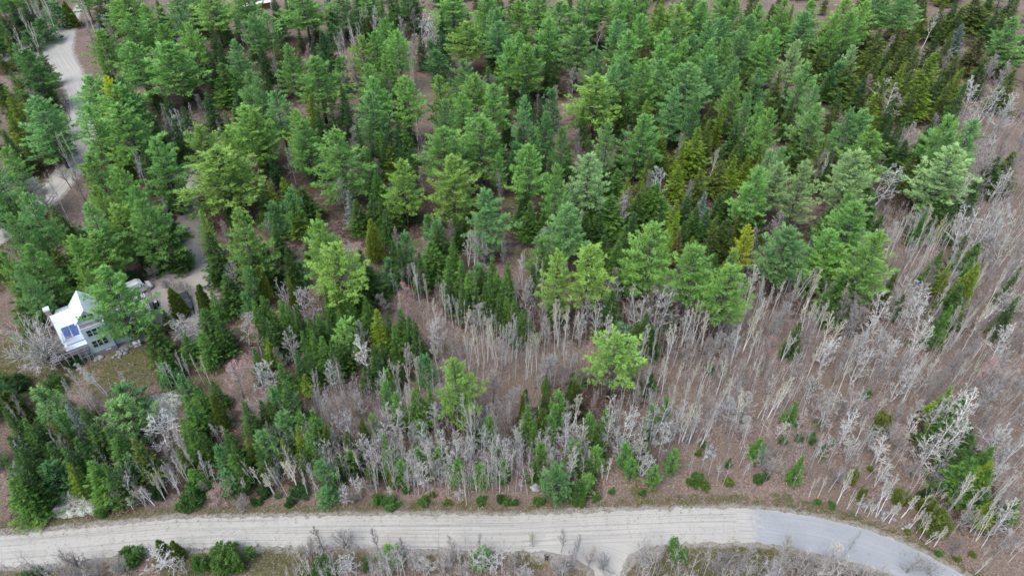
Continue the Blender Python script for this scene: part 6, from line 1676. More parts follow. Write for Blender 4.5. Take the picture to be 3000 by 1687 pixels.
def bare(H, Rr, seed, style='forest'):
    rd = random.Random(seed); random.seed(seed+999); limbs = MB(); tw = Twig()
    def rv(k): return Vector((rd.gauss(0, k), rd.gauss(0, k), rd.gauss(0, k)))
    curl = {'lichen': .24, 'birch': .10}.get(style, .14)
    tw_w = {'forest': .02, 'round': .022, 'lichen': .03, 'birch': .013}[style]
    def path(p, d, L, segs, curl, up):
        pts = [p.copy()]; d = d.normalized()
        for i in range(segs):
            d = (d+rv(curl)+Vector((0, 0, up))).normalized(); p = p+d*(L/segs); pts.append(p.copy())
        return pts, d
    def grow(p, d, L, r, lev):
        up = {'forest': .16, 'round': .07, 'lichen': .09, 'birch': .2}[style]
        segs = 4 if lev == 1 else 3
        pts, de = path(p, d, L, segs, curl*(.8 if lev == 1 else 1), up)
        if lev <= 2 and r > .012: limbs.tube(pts, [r*(1-.8*i/segs) for i in range(segs+1)], 4 if lev == 1 else 3)
        else:
            for i in range(segs):
                if i == segs-1: tw.rib(pts[i], pts[i+1], tw_w)
                else:
                    a, b_ = pts[i], pts[i+1]; s_ = (b_-a).cross(rv(1)).normalized()*tw_w*.45; tw.V += [a-s_, a+s_, b_+s_, a-s_, b_+s_, b_-s_]
        if lev >= (4 if style != 'lichen' else 3): return
        nch = {1: {'forest': 7, 'round': 8, 'lichen': 7, 'birch': 6}, 2: {'forest': 5, 'round': 6, 'lichen': 5, 'birch': 5}, 3: {'forest': 3, 'round': 3, 'lichen': 3, 'birch': 3}}[lev][style]
        for c in range(nch):
            f = rd.uniform(.22, 1.); k = min(int(f*segs), segs-1); q = pts[k].lerp(pts[k+1], f*segs-k)
            dl = (pts[k+1]-pts[k]).normalized(); side = dl.cross(rv(1)).normalized()
            nd = (dl*rd.uniform(.6, 1.)+side*rd.uniform(.5, .95)); Lc = L*rd.uniform(.32, .55)*(1.15-f*.5)
            if lev == 3: Lc = max(.22, Lc)
            grow(q, nd, Lc, r*.52, lev+1)
    if style == 'round':
        ht = H*.22; limbs.tube([Vector((0, 0, -.4)), Vector((0, 0, ht*.6)), Vector((.05, 0, ht))], [H*.024, H*.018, H*.016], 7)
        for i in range(27 if H > 6 else 13):
            a = rd.uniform(0, 6.28); el = rd.uniform(.12, 1.45); d = Vector((math.cos(a)*math.cos(el), math.sin(a)*math.cos(el), math.sin(el)))
            L = 1/math.sqrt((math.cos(el)/Rr)**2+(math.sin(el)/(H-ht))**2)*rd.uniform(.8, 1.0); grow(Vector((0, 0, ht*rd.uniform(.6, 1.05))), d, L, H*.013, 1)
    else:
        top = .93 if style == 'birch' else .9
        stems = [(0, 0)] if style == 'forest' or rd.random() < .4 else [(0, 0), (rd.uniform(-.35, .35), rd.uniform(-.35, .35))]
        for sx, sy in stems:
            d0 = Vector((sx*.6+rd.gauss(0, .035), sy*.6+rd.gauss(0, .035), 1)); pts = [Vector((0, 0, -.4))]; p = pts[0]; hh = H*top*rd.uniform(.86, 1)
            for i in range(7):
                d0 = (d0+Vector((rd.gauss(0, .05), rd.gauss(0, .05), .12))).normalized(); p = p+d0*(hh+.4)/7; pts.append(p)
            r0 = H*{'forest': .0125, 'birch': .009, 'lichen': .0145}[style]
            limbs.tube(pts, [r0*(1-.82*i/7) for i in range(8)], 6)
            lo = {'forest': .30, 'birch': .45, 'lichen': .22}[style]; n = {'forest': 18, 'birch': 11, 'lichen': 17}[style]
            if len(stems) > 1: n = int(n*.65)
            for i in range(n):
                f = lo+(1-lo)*(i+rd.random())/n; f = min(f, .99); k = min(int(f*7), 6); q = pts[k].lerp(pts[k+1], f*7-k); a = i*2.4+rd.uniform(-.6, .6)
                rel = (f-lo)/(1-lo); steep = {'forest': 1.35, 'birch': 1.7, 'lichen': .85}[style]*(.7+.7*rel)
                d = Vector((math.cos(a), math.sin(a), steep)); 
                L = Rr*(1.25-.85*rel)*rd.uniform(.6, 1.1)*(.75 if rel < .12 else 1)*(1.25 if style == 'birch' else 1.05)
                grow(q, d, L, r0*.5*(1-.5*rel), 1)
    extra = None
    V = np.array([tuple(v) for v in tw.V])
    if style == 'birch':      # catkins and swelling buds along the twigs
        n = len(V)//3; sel = np.random.default_rng(seed).choice(n, int(n*.22)); c = V[sel*3+2]; g = np.random.default_rng(seed+1)
        a = g.normal(size=(len(c), 3))*.035; b_ = g.normal(size=(len(c), 3))*.035; extra = np.stack([c+a, c+b_, c-a-b_], 1).reshape(-1, 3)
    if style == 'lichen':
        n = len(V)//3; g = np.random.default_rng(seed); sel = g.choice(n, int(n*.25)); c = V[sel*3+1]
        a = g.normal(size=(len(c), 3))*.03; b_ = g.normal(size=(len(c), 3))*.06; extra = np.stack([c+a, c+b_, c-a-b_], 1).reshape(-1, 3)
    bm = M['birch_bark'] if style == 'birch' else M['grey_bark']
    return limbs.mesh('trunk', bm), tw.mesh('crown', M['twigs'], extra)

LIB = {
 'pine': [(20, 9, pine(20, 4.5, b_, s, k=6)) for s, b_ in ((11, .22), (12, .3), (13, .18), (14, .34), (15, .26), (16, .15), (17, .38))],
 'ypine': [(7, 3.4, pine(7, 1.7, .06, s, k=6, wh=.5, size=.36, sparse=.2)) for s in (21, 22, 23, 24)],
 'fir': [(13, 4, spruce(13, 2.25, .08, s)) for s in (31, 32, 33, 34, 35)],
 'sfir': [(7, 2.8, spruce(7, 1.6, .03, s, size=.26, wh=.30)) for s in (36, 37, 38)],
 'spruce': [(14, 4.8, spruce(14, 2.4, .14, s, size=.36, wh=.50, droop=.34, ragged=.26, gap=.16)) for s in (41, 42, 43, 44, 45)],
 'cedar': [(9, 4, bushy(9, 2.0, s)) for s in (51, 52, 53)],
 'shrub': [(3, 3.4, bushy(3, 1.7, s, False, .24, 1.3)) for s in (61, 62, 63, 64)],
 'forest': [(12, 5, bare(12, 2.7, s, 'forest')) for s in (71, 72, 73, 74, 75)],
 'round': [(9, 9, bare(9, 5.2, s, 'round')) for s in (81, 82, 83)],
 'low': [(5, 4.5, bare(5, 2.6, s, 'round')) for s in (84, 85)],
 'lichen': [(11, 5, bare(11, 2.7, s, 'lichen')) for s in (91, 92, 93, 94, 95)],
 'birch': [(11, 3.2, bare(11, 1.5, s, 'birch')) for s in (101, 102, 103, 104, 105)],
}
COL = {
 'pine_tree': {'g': (.25, .48, .125), 'b': (.23, .44, .155), 'y': (.30, .50, .12), 'Y': (.56, .60, .06), 'd': (.13, .30, .09), 'w': (.36, .53, .24)},
 'young_pine': {'b': (.14, .34, .12), 'g': (.18, .40, .09)},
 'fir_tree': {'-': (.08, .18, .045), 'g': (.135, .30, .06)}, 'hemlock_tree': {'-': (.06, .155, .05)},
 'spruce_tree': {'o': (.16, .235, .05), 'y': (.25, .37, .04), '-': (.08, .18, .045), 'r': (.19, .17, .06), 'l': (.32, .38, .33)},
 'cedar_tree': {'-': (.17, .24, .05), 'o': (.17, .24, .05), 'y': (.30, .38, .06), 'd': (.11, .17, .04)},
 'shrub': {'-': (.08, .18, .06), 'g': (.14, .29, .07), 'y': (.24, .29, .06)},
 'bare_tree': {'-': (.36, .315, .285), 'p': (.48, .44, .40), 'r': (.55, .32, .29), 'y': (.42, .42, .20)},
 'lichen_tree': {'l': (.50, .495, .44)}, 'birch_tree': {'-': (.78, .75, .72), 'y': (.66, .62, .585)}}
CAT = {'pine_tree': 'pine tree', 'young_pine': 'young pine', 'fir_tree': 'fir tree', 'hemlock_tree': 'hemlock tree', 'spruce_tree': 'spruce tree', 'cedar_tree': 'cedar tree', 'shrub': 'shrub',
       'bare_tree': 'bare tree', 'lichen_tree': 'bare tree', 'birch_tree': 'birch tree'}
ORD = ['leftmost']+[w_+' from left' for w_ in ('second', 'third', 'fourth', 'fifth', 'sixth', 'seventh', 'eighth', 'ninth')]
NUM = ['', 'one', 'two', 'three', 'four', 'five', 'six', 'seven', 'eight', 'nine', 'ten', 'eleven', 'twelve']
def plural(s):
    for a, b_ in (('birch', 'birches'), ('spruce', 'spruces'), ('tree', 'trees')):
        if a in s: return s.replace(a, b_, 1)
    return s+'s'
rd = random.Random(3)
TREE_OBJS = []
for i in range(0, len(TREES), 2):
    kd, look, reg, tint = TREES[i][1:].split('|'); rows = [[float(v) for v in r.split(',')] for r in TREES[i+1].split()]
    for j, (x, y, H, w) in enumerate(rows):
        if look[0] == '~': label = look[1:]+' '+reg; grp = plural(look[1:])+' '+reg
        elif look[0] == '!': label = look[1:]; grp = None
        elif len(rows) == 1: label = look+' '+reg; grp = None
        else:
            label = ORD[j]+(' of the ' if j == 0 else ' of ')+NUM[len(rows)]+' '+plural(look)+' '+reg; grp = plural(look)+' '+reg
        if kd == 'pine_tree': fam = 'pine' if H > 11 else 'ypine'
        elif kd == 'young_pine': fam = 'ypine'
        elif kd == 'fir_tree': fam = 'fir' if H > 8.5 else 'sfir'
        elif kd in ('spruce_tree', 'hemlock_tree'): fam = 'spruce'  # the second kind is dark green spruce too, with the same crowns
        elif kd == 'cedar_tree': fam = 'cedar'
        elif kd == 'shrub': fam = 'shrub'
        elif kd == 'birch_tree': fam = 'birch'
        elif kd == 'lichen_tree': fam = 'lichen' if w/H < .95 or H > 8 and w/H < .8 else ('low' if H < 6.5 else 'round')
        else: fam = 'low' if H < 6 and w > 2 else ('round' if w/H > .72 else 'forest')
        H0, w0, (tm, cm) = rd.choice(LIB[fam]) if fam != 'pine' else (rd.choice(LIB['pine']))
        root = empty(kd, (x, y, gz1(x, y)), rd.uniform(0, 6.28)); sxy = max(.3, w/w0)*{'pine': 1.12, 'fir': 1.4, 'sfir': 1.4, 'spruce': 1.3, 'forest': 1.1, 'lichen': 1.15, 'ypine': 1.2, 'birch': 1.15, 'cedar': .9, 'shrub': .95}.get(fam, 1); sz = H/H0
        if fam == 'pine': sxy = max(sxy, .55*sz)
        if fam == 'birch': sxy = min(sxy*.85, sz*1.15)
        root.scale = (sxy, sxy, sz)
        tag(root, label, CAT[kd], grp)
        tr = link('trunk', tm, None, root); cr = link('crown', cm, None, root)
        v = rd.uniform(.86, 1.14); hj = rd.uniform(-.07, .07); col = COL[kd][tint]; cc = (col[0]*v*(1+hj), col[1]*v, col[2]*v*(1-hj), 1)
        if fam in ('forest', 'round', 'low', 'lichen'):
            bv = rd.uniform(.68, 1.12); cc = tuple(q_*bv for q_ in cc[:3])+(1,); g_ = (cc[0]+cc[1])/2; bk = 1.25 if fam != 'lichen' else 1.6; tr.color = (g_*bk, g_*bk*.97, g_*bk*.93, 1); cr.color = cc
        elif fam == 'birch':
            tr.color = cc; cr.color = ((.36, .34, .10, 1) if tint == 'y' else (.42*v, .40*v, .31*v*(1-hj), 1))
        else:
            cr.color = cc; tr.color = (.26, .24, .23, 1)
        TREE_OBJS.append((x, y, w, kd))

# ------------------------------------------------------------------ undergrowth nobody could count
def in_poly(px, py, poly):
    c = np.zeros(len(px), bool); n = len(poly)
    for i in range(n):
        x0, y0 = poly[i]; x1, y1 = poly[(i+1) % n]
        with np.errstate(divide='ignore', invalid='ignore'):
            c ^= ((y0 > py) != (y1 > py)) & (px < (x1-x0)*(py-y0)/(y1-y0+1e-12)+x0)
    return c
def scatter(poly, n, clear=1.2):
    p = np.array(poly); g = rng; x = g.uniform(p[:, 0].min(), p[:, 0].max(), n*4); y = g.uniform(p[:, 1].min(), p[:, 1].max(), n*4)
    k = in_poly(x, y, poly); x, y = x[k][:n], y[k][:n]; k = (road_dist(x, y) > clear) & ~((np.abs(x-PROPS['person'][0]) < 1.6) & (y < PROPS['person'][1]+1) & (y > PROPS['person'][1]-7)); return x[k], y[k]
rng = np.random.default_rng(99)
def strips(P0, P1, w):
    side = nrm(np.cross(P1-P0, rng.normal(size=P0.shape)))*np.asarray(w).reshape(-1, 1)*.5; return np.stack([P0-side, P0+side, P1], 1).reshape(-1, 3)
sap = []; sapt = []
for poly, n in zip(THICK, THICK_N):
    n = int(n*2.7)
    x, y = scatter(poly, n, 1.5); m = len(x)
    if not m: continue
    h = rng.uniform(2.5, 8.5, m); b = np.c_[x, y, gz(x, y)]; top = b+np.c_[rng.normal(0, .35, m), rng.normal(0, .35, m), h]
    sap.append(strips(b, top, .035+.009*h)); sap.append(strips(b, top, .035+.009*h))
    tn = rng.uniform(.55, 1.35, m); sapt.append(np.concatenate([tn]*(2+15*4)))
    for k in range(15):
        f = rng.uniform(.35, .97, (m, 1)); q = b+(top-b)*f; a = rng.uniform(0, 6.28, m); L = (h*.28*(1.2-f[:, 0]))
        e = q+np.c_[np.cos(a)*L*.55, np.sin(a)*L*.55, L*1.05]; sap.append(strips(q, e, np.full(m, .03)))
        for kk in range(3):
            f2 = rng.uniform(.2, .9, (m, 1)); q2 = q+(e-q)*f2; e2 = q2+rng.normal(size=(m, 3))*L[:, None]*.22+np.array([0, 0, .15]); sap.append(strips(q2, e2, np.full(m, .02)))
V = np.concatenate(sap); o = link('sapling_thicket', mesh_np('sapling_thicket', V, np.arange(len(V)).reshape(-1, 3), np.concatenate(sapt), M['sapling']), None)
o.color = (.46, .43, .405, 1); tag(o, 'hair-thin grey leafless saplings filling the bare woods', 'saplings', kind='stuff')
def brush(name, n, box, hgt, wid, col, label, cat, keep, mt='twigs', fan=4):
    x = rng.uniform(box[0], box[1], n); y = rng.uniform(box[2], box[3], n); k = keep(x, y); x, y = x[k], y[k]; b = np.c_[x, y, gz(x, y)-.03]; out = []
    for i in range(fan):
        L = hgt*rng.uniform(.4, 1.2, len(x)); e = b+np.c_[rng.normal(0, .55, len(x))*L, rng.normal(0, .55, len(x))*L, L*rng.uniform(.25, 1, len(x))]
        out.append(strips(b+rng.normal(size=b.shape)*[.1, .1, 0], e, np.full(len(x), wid)))
    V = np.concatenate(out); o = link(name, mesh_np(name, V, np.arange(len(V)).reshape(-1, 3), rng.uniform(.7, 1.3, len(V)//3), M[mt]), None); o.color = (*col, 1)
    return tag(o, label, cat, kind='stuff')
def off_road(x, y): return (road_dist(x, y) > .6) & (np.hypot(x-HX, y-HY) > 9)
brush('brushwood', 46000, (-150, 150, 38, 180), .9, .045, (.34, .29, .27), 'fallen grey twigs and leafless brush over the brown leaf litter', 'brushwood', off_road)
brush('dead_leaves', 60000, (-110, 110, 38, 130), .28, .16, (.42, .29, .235), 'curled brown dead leaves on the forest floor', 'dead leaves', off_road, fan=1)
def near_green(x, y):
    g = np.zeros(len(x)); 
    for gx, gy, gr in GREEN: g = np.maximum(g, np.exp(-((x-gx)**2+(y-gy)**2)/(gr*gr)))
    return (g > rng.uniform(.15, 1, len(x))) & (road_dist(x, y) > .2)
brush('green_ground_cover', 60000, (-130, 60, 40, 120), .3, .12, (.11, .17, .04), 'patches of fresh green growth on the ground', 'ground cover', near_green, 'leaves', 3)
brush('roadside_grass', 42000, (-75, 75, 38, 60), .32, .07, (.34, .30, .17), 'dry straw-coloured grass along the edges of the gravel and paved road', 'grass', lambda x, y: (road_dist(x, y) > -.1) & (road_dist(x, y) < 2.6), 'leaves', 3)

# ------------------------------------------------------------------ rocks, ledges, logs
def rock(x, y, r, name, label, grp=None, cat='boulder', seed=0):
    rr = random.Random(seed); v = []; f = []; nu, nv = 12, 8; sx, sy, sz = rr.uniform(.8, 1.25), rr.uniform(.75, 1.1), rr.uniform(.55, .8); of = Vector((rr.uniform(0, 50),)*3)
    for j in range(nv+1):
        for i in range(nu):
            th = 6.283*i/nu; ph = math.pi*j/nv; d = Vector((math.cos(th)*math.sin(ph), math.sin(th)*math.sin(ph), math.cos(ph)))
            k = r*(1+.38*noise.noise(d*1.2+of)+.12*noise.noise(d*3.5+of)); v.append((d.x*k*sx, d.y*k*sy, d.z*k*sz+r*.35))
    f = [(j*nu+i, (j+1)*nu+i, (j+1)*nu+(i+1) % nu, j*nu+(i+1) % nu) for j in range(nv) for i in range(nu)]
    o = MB().add(v, f).build(name, M['granite'], None, True); o.location = (x, y, gz1(x, y)-r*.1); o.rotation_euler = (0, 0, rr.uniform(0, 6)); return tag(o, label, cat, grp)
FIRST = ['first', 'second', 'third', 'fourth', 'fifth', 'sixth', 'seventh', 'eighth', 'ninth', 'tenth', 'eleventh', 'twelfth', 'thirteenth', 'fourteenth']
YR = sorted(YARD_ROCKS)
for i, (x, y, s) in enumerate(YR): rock(x, y, s*.8, 'boulder', '%s boulder from the left in the stone border below the house' % ['first', 'second', 'third', 'fourth', 'fifth', 'sixth', 'seventh', 'eighth', 'ninth', 'tenth', 'eleventh', 'twelfth'][i], 'boulders edging the yard', seed=i)
bl = ['upright grey boulder at the top of the roadside boulder cluster', 'largest grey boulder in the middle of the roadside cluster', 'large dark boulder at the right of the roadside cluster', 'pale boulder at the left of the roadside cluster', 'small pale boulder at the bottom of the roadside cluster', 'smallest stone just below the roadside boulder cluster']
for i, (x, y, s) in enumerate(BANK_ROCKS): rock(x, y, s*.62, 'boulder', bl[i], 'boulder cluster on the bank', seed=20+i)
lr = ['grey boulder alone under the firs behind the road centre', 'pale round boulder on the mossy slope below the yard', 'upper small boulder right of the lichened ledge', 'grey boulder between firs right of the lichened ledge', 'lower boulder under the firs right of the ledge', 'pale flat boulder beside the upper driveway', 'small stone under the firs right of the ledge']
for i, (x, y, s) in enumerate(LONE_ROCKS): rock(x, y, s*.75, 'boulder', lr[i], seed=40+i)
for i, (x, y, s) in enumerate(sorted(RIPRAP)): rock(x, y, s, 'stone', FIRST[i]+' stone from the left in the loose rock strip above the paved bend', 'riprap stones above the paved bend', 'stone', 60+i)
for k, (poly, lb) in enumerate(zip(LEDGES, ['pale lichen-covered rock ledge on the slope below the yard', 'lichen-white rock ledge with a bare grey slab beside the road at left'])):
    p = np.array(poly); gx = np.arange(p[:, 0].min()-1, p[:, 0].max()+1, .3); gy = np.arange(p[:, 1].min()-1, p[:, 1].max()+1, .3); GX, GY = np.meshgrid(gx, gy)
    ins = in_poly(GX.ravel(), GY.ravel(), poly).reshape(GX.shape).astype(float)
    for _ in range(4):
        ins = (ins+np.roll(ins, 1, 0)+np.roll(ins, -1, 0)+np.roll(ins, 1, 1)+np.roll(ins, -1, 1))/5
    nz = np.array([noise.fractal(Vector((a*.8, b_*.8, k*9)), 1, 2, 4) for a, b_ in zip(GX.ravel(), GY.ravel())]).reshape(GX.shape)
    nb = np.array([noise.noise(Vector((a*.35, b_*.35, k*5))) for a, b_ in zip(GX.ravel(), GY.ravel())]).reshape(GX.shape)
    ZZ = (ins-.45)*1.4*(.75+nb*.8)+nz*.45; base = gz(GX.ravel(), GY.ravel()).reshape(GX.shape); h = base+np.minimum(ZZ, 1.0)
    idx = np.arange(GX.size).reshape(GX.shape); ok = (ins > .15); q = np.stack([idx[:-1, :-1], idx[:-1, 1:], idx[1:, 1:], idx[1:, :-1]], -1).reshape(-1, 4); q = q[ok.ravel()[q].all(1)]
    me = mesh_np('rock_ledge', np.c_[GX.ravel(), GY.ravel(), h.ravel()], np.concatenate([q[:, [0, 1, 2]], q[:, [0, 2, 3]]]), None, M['ledge'], True)
    tag(link('rock_ledge', me, None), lb, 'rock ledge')
LG = ['pale fallen log lying in the centre clearing', 'dark timber lying along the right side of the parked grey car', 'grey fallen log on the brown slope above the boulder cluster', 'broken white log lying right of the forked roadside tree', 'thin fallen log in the grey woods above the paved bend', 'grey fallen pole in the upper part of the lower right woods', 'fallen grey log with others at the edge of the grey woods', 'pale log lying in the brown clearing left of centre', 'short grey stick lying on the near roadside', 'pale fallen log among the spruces at upper right', 'fallen grey log above the green shrub right of the boulders']
for i, (a, b_, r) in enumerate(LOGS):
    a, b_ = Vector((*a, 0)), Vector((*b_, 0)); a.z = gz1(a.x, a.y)+r; b_.z = gz1(b_.x, b_.y)+r*.8+.2*(i % 3 == 0); mid = a.lerp(b_, .5)+Vector((.1, .1, .06))
    mb = MB().tube([a-a, mid-a, b_-a], [r, r*.85, r*.6], 8); o = mb.build('fallen_log', M['dark' if i == 1 else 'log'], None, True); o.location = a; tag(o, LG[i], 'log')

# ------------------------------------------------------------------ the house (local axes: u along the front, v towards the back)
house = empty('house', (-74.16, 84.66, 0), R(35.5)); tag(house, 'two-storey pale blue-grey house with white metal roofs, chimney and wooden deck', 'house')
def quadbox(q, th, name, mt, par=house): return MB().slab(q, th).build(name, M[mt], par)
MB().box(-.05, 3.85, -.04, 7.4, -.3, 1.0).box(3.86, 6.2, .66, 6.1, -.3, .5).box(-3.0, -.06, .5, 8, -.3, 1.).build('foundation', M['conc'], house)
w = MB(); w.box(0, 3.8, 0, 1.35, 1.0, 6.5)                      # front bay
w.box(0.02, 3.78, 1.36, 7.35, 1.0, 7.2)                        # tower body
w.prism([(0.02, 7.2), (3.6, 7.2), (1.75, 9.25)], 1.4, 7.3, lambda p, v: (p[0], v, p[1]))
w.box(-2.9, 0, .55, 8.1, 1.0, 4.3); w.prism([(.56, 4.3), (8.1, 4.3), (8.1, 6.3), (5.1, 7.75)], -2.9, 0, lambda p, u: (u, p[0], p[1]))
w.box(3.82, 6.1, .7, 6.0, .5, 2.9)
w.build('wall', M['siding'], house)
sid = MB()                                                     # clapboard shadow lines as real laps
for k in range(27): sid.box(.0, 3.8, -.022, -.003, 1.02+k*.2, 1.17+k*.2)
sid.build('clapboard', M['siding'], house)
def window(u0, u1, z0, z1, v, n, rows=2, nm='window'):
    fr = MB(); pane = MB(); fr.box(u0-.09, u1+.09, v-.07, v-.025, z0-.1, z0); fr.box(u0-.09, u1+.09, v-.07, v-.025, z1, z1+.09); W_ = (u1-u0)/n
    for i in range(n+1):
        c_ = u0+i*W_; fr.box(c_-.09, c_+.09, v-.069, v-.025, z0+.001, z1-.001)
    for i in range(n):
        fr.box(u0+i*W_+.09, u0+(i+1)*W_-.09, v-.066, v-.025, (z0+z1)/2-.035, (z0+z1)/2+.035)
        for r_ in range(2):
            a, b_ = z0+(z1-z0)/2*r_, z0+(z1-z0)/2*(r_+1)
            pane.box(u0+i*W_+.09, u0+(i+1)*W_-.09, v-.05, v-.03, a+.02, b_-.02)
    f = fr.build('window', M['trim'], house); pane.build('pane', M['glass'], f); return f
window(.6, 3.2, 4.72, 6.05, 0, 3); window(.58, 3.08, 2.12, 3.5, 0, 3); window(.9, 2.8, 7.3, 8.3, 1.4, 2)
# flat balcony roof over the bay, with parapet
MB().box(.05, 3.75, .04, 1.34, 6.501, 6.56).build('balcony_floor', M['deck_wood'], house)
MB().box(-.03, 3.83, -.03, .14, 6.5, 6.72).box(3.68, 3.83, .141, 1.35, 6.5, 6.72).build('parapet', M['siding'], house)
def roof(q, seam_dir, name, th=.12, step=.42, parent=house):
    """metal sheet with standing seams; q = low-left, low-right, high-right, high-left"""
    a, b_, c_, d_ = [Vector(p) for p in q]; mb = MB().slab([a, b_, c_, d_], th); n = (b_-a).cross(d_-a).normalized(); n = n if n.z > 0 else -n
    k = int((b_-a).length/step)
    for i in range(k+1):
        f = i/max(1, k); lo = a.lerp(b_, f); hi = d_.lerp(c_, f); s_ = (b_-a).normalized()*.025
        mb.add([lo-s_, lo+s_, hi+s_, hi-s_]+[p+n*.045 for p in (lo-s_, lo+s_, hi+s_, hi-s_)], [(4, 5, 6, 7), (0, 1, 5, 4), (1, 2, 6, 5), (2, 3, 7, 6), (3, 0, 4, 7)])
    return mb.build(name, M['metal_roof'], parent)
ra = roof([(-3.3, -.05, 3.5), (-.03, -.05, 3.5), (.6, 5.1, 8.0), (-3.45, 5.1, 8.0)], 0, 'roof')
roof([(-2.55, 8.4, 6.6), (.3, 8.4, 6.6), (.3, 5.12, 7.99), (-2.55, 5.12, 7.99)], 0, 'roof')
for u0 in (-2.62, -1.42):
    fr = MB(); 
    def onA(u, v, h=0.): 
        z = 3.5+(v+.05)*(4.5/5.15); nn = Vector((0, -4.5, 5.15)).normalized(); p = Vector((u, v, z))+nn*h; return tuple(p)
    v0, v1 = 1.3, 3.0
    fr.add([onA(u0-.07, v0-.07, .1), onA(u0+1.05, v0-.07, .1), onA(u0+1.05, v1+.07, .1), onA(u0-.07, v1+.07, .1), onA(u0-.07, v0-.07), onA(u0+1.05, v0-.07), onA(u0+1.05, v1+.07), onA(u0-.07, v1+.07)],
           [(0, 1, 2, 3), (0, 4, 5, 1), (1, 5, 6, 2), (2, 6, 7, 3), (3, 7, 4, 0)])
    f = fr.build('skylight', M['slate'], house)
    MB().slab([onA(u0, v0, .13), onA(u0+.98, v0, .13), onA(u0+.98, v1, .13), onA(u0, v1, .13)], .02).build('pane', M['skylight'], f)
roof([(-.42, 7.6, 7.1), (-.42, 1.1, 7.1), (1.75, 1.1, 9.5), (1.75, 7.6, 9.5)], 0, 'roof')
roof([(3.95, 1.1, 7.1), (3.95, 7.6, 7.1), (1.76, 7.6, 9.5), (1.76, 1.1, 9.5)], 0, 'roof')
roof([(3.6, .45, 3.0), (6.5, .45, 3.0), (6.5, 6.3, 4.2), (3.86, 6.3, 4.2)], 0, 'low_roof')
ch = MB().box(-3.85, -3.1, 5.6, 6.4, -.2, 8.8).build('chimney', M['brick'], house)
MB().box(-3.95, -3.0, 5.5, 6.5, 8.8, 9.15).build('cap', M['white'], ch)
# deck along the left and front-left sides
MB().box(-5.0, -3.0, -.35, 12, 2.3, 2.45).box(-2.99, -.1, -.35, .5, 2.3, 2.45).build('deck_floor', M['deck_wood'], house)
pl = MB()
for v in (.35, 1.7, 3.3, 3.75, 5.3, 8.2, 9.0): pl.box(-4.9, -3.05, v, v+.22, 2.455, 2.52)
pl.build('deck_plank', M['pale_wood'], house)
rl = MB(); rl.box(-5.06, -4.98, -.42, 12, 3.3, 3.38); rl.box(-4.97, -.1, -.42, -.34, 3.3, 3.38)
for k in range(9): rl.box(-5.06, -4.98, -.4+k*1.5, -.3+k*1.5, 2.3, 3.3)
for k in range(1, 5): rl.box(-5+k*1.05, -4.9+k*1.05, -.42, -.34, .0, 3.3)
for z in (2.7, 3.0): rl.box(-5.04, -5.0, -.4, 12, z, z+.04); rl.box(-4.97, -.1, -.40, -.36, z, z+.04)
rl.build('railing', M['grey_wood'], house)
po = MB()
for v in (0, 4, 8, 11.8): po.box(-5.0, -4.85, v-.3, v-.15, -.2, 2.299)
po.build('deck_post', M['grey_wood'], house)
st = MB()
for k in range(12): st.box(-6.5, -5.15, 6.5-k*.42, 6.75-k*.42, 2.2-k*.19, 2.27-k*.19)
st.box(-6.58, -6.51, 1.7, 6.9, .0, .1); st.build('stairs', M['grey_wood'], house)
MB().box(-4.4, -3.2, -.2, .35, 2.46, 2.9).build('bench', M['dark'], house)
fr_ = MB()
for k in range(4): fr_.box(-3.0+k*.95, -2.9+k*.95, -.3, -.2, 0, 2.29)
fr_.box(-3.0, -.1, -.28, -.22, 1.1, 1.2); fr_.build('lattice', M['trim'], house)
MB().box(2.0, 2.9, -.05, .0, .62, .85).build('vent', M['white'], house)

# flat weathered roof of the carport / shop on the right
cp = empty('carport', (-74.16, 84.66, 0), R(35.5)); tag(cp, 'low outbuilding with a flat leaf-littered grey roof attached right of the house', 'outbuilding')
MB().slab([(6.3, 2.2, 2.75), (11.2, 2.2, 2.6), (11.0, 10.2, 2.6), (6.3, 10.2, 2.75)], .16).build('roof', M['flat_roof'], cp)
mb = MB().box(6.4, 6.55, 2.4, 10.0, -.2, 2.55).box(6.56, 10.8, 9.9, 10.0, -.2, 2.42)
mb.build('wall', M['siding'], cp)
for u_, v_ in ((10.85, 2.4), (10.85, 6.2), (8.5, 2.4)): MB().box(u_-.08, u_+.08, v_-.08, v_+.08, -.2, 2.42).build('post', M['grey_wood'], cp)
pp = MB(); pp.box(11.21, 11.3, 2.5, 9.9, 2.35, 2.66); pp.build('edge_trim', M['white'], cp)
pt = MB().slab([(3.9, -1.6, .07), (8.6, -.4, .07), (8.6, 2.2, .07), (3.9, .6, .07)], .08).build('stone_patio', M['conc'], None); pt.location = (-74.16, 84.66, 0); pt.rotation_euler = (0, 0, R(35.5)); tag(pt, 'grey stone patio right of the house front', 'patio')

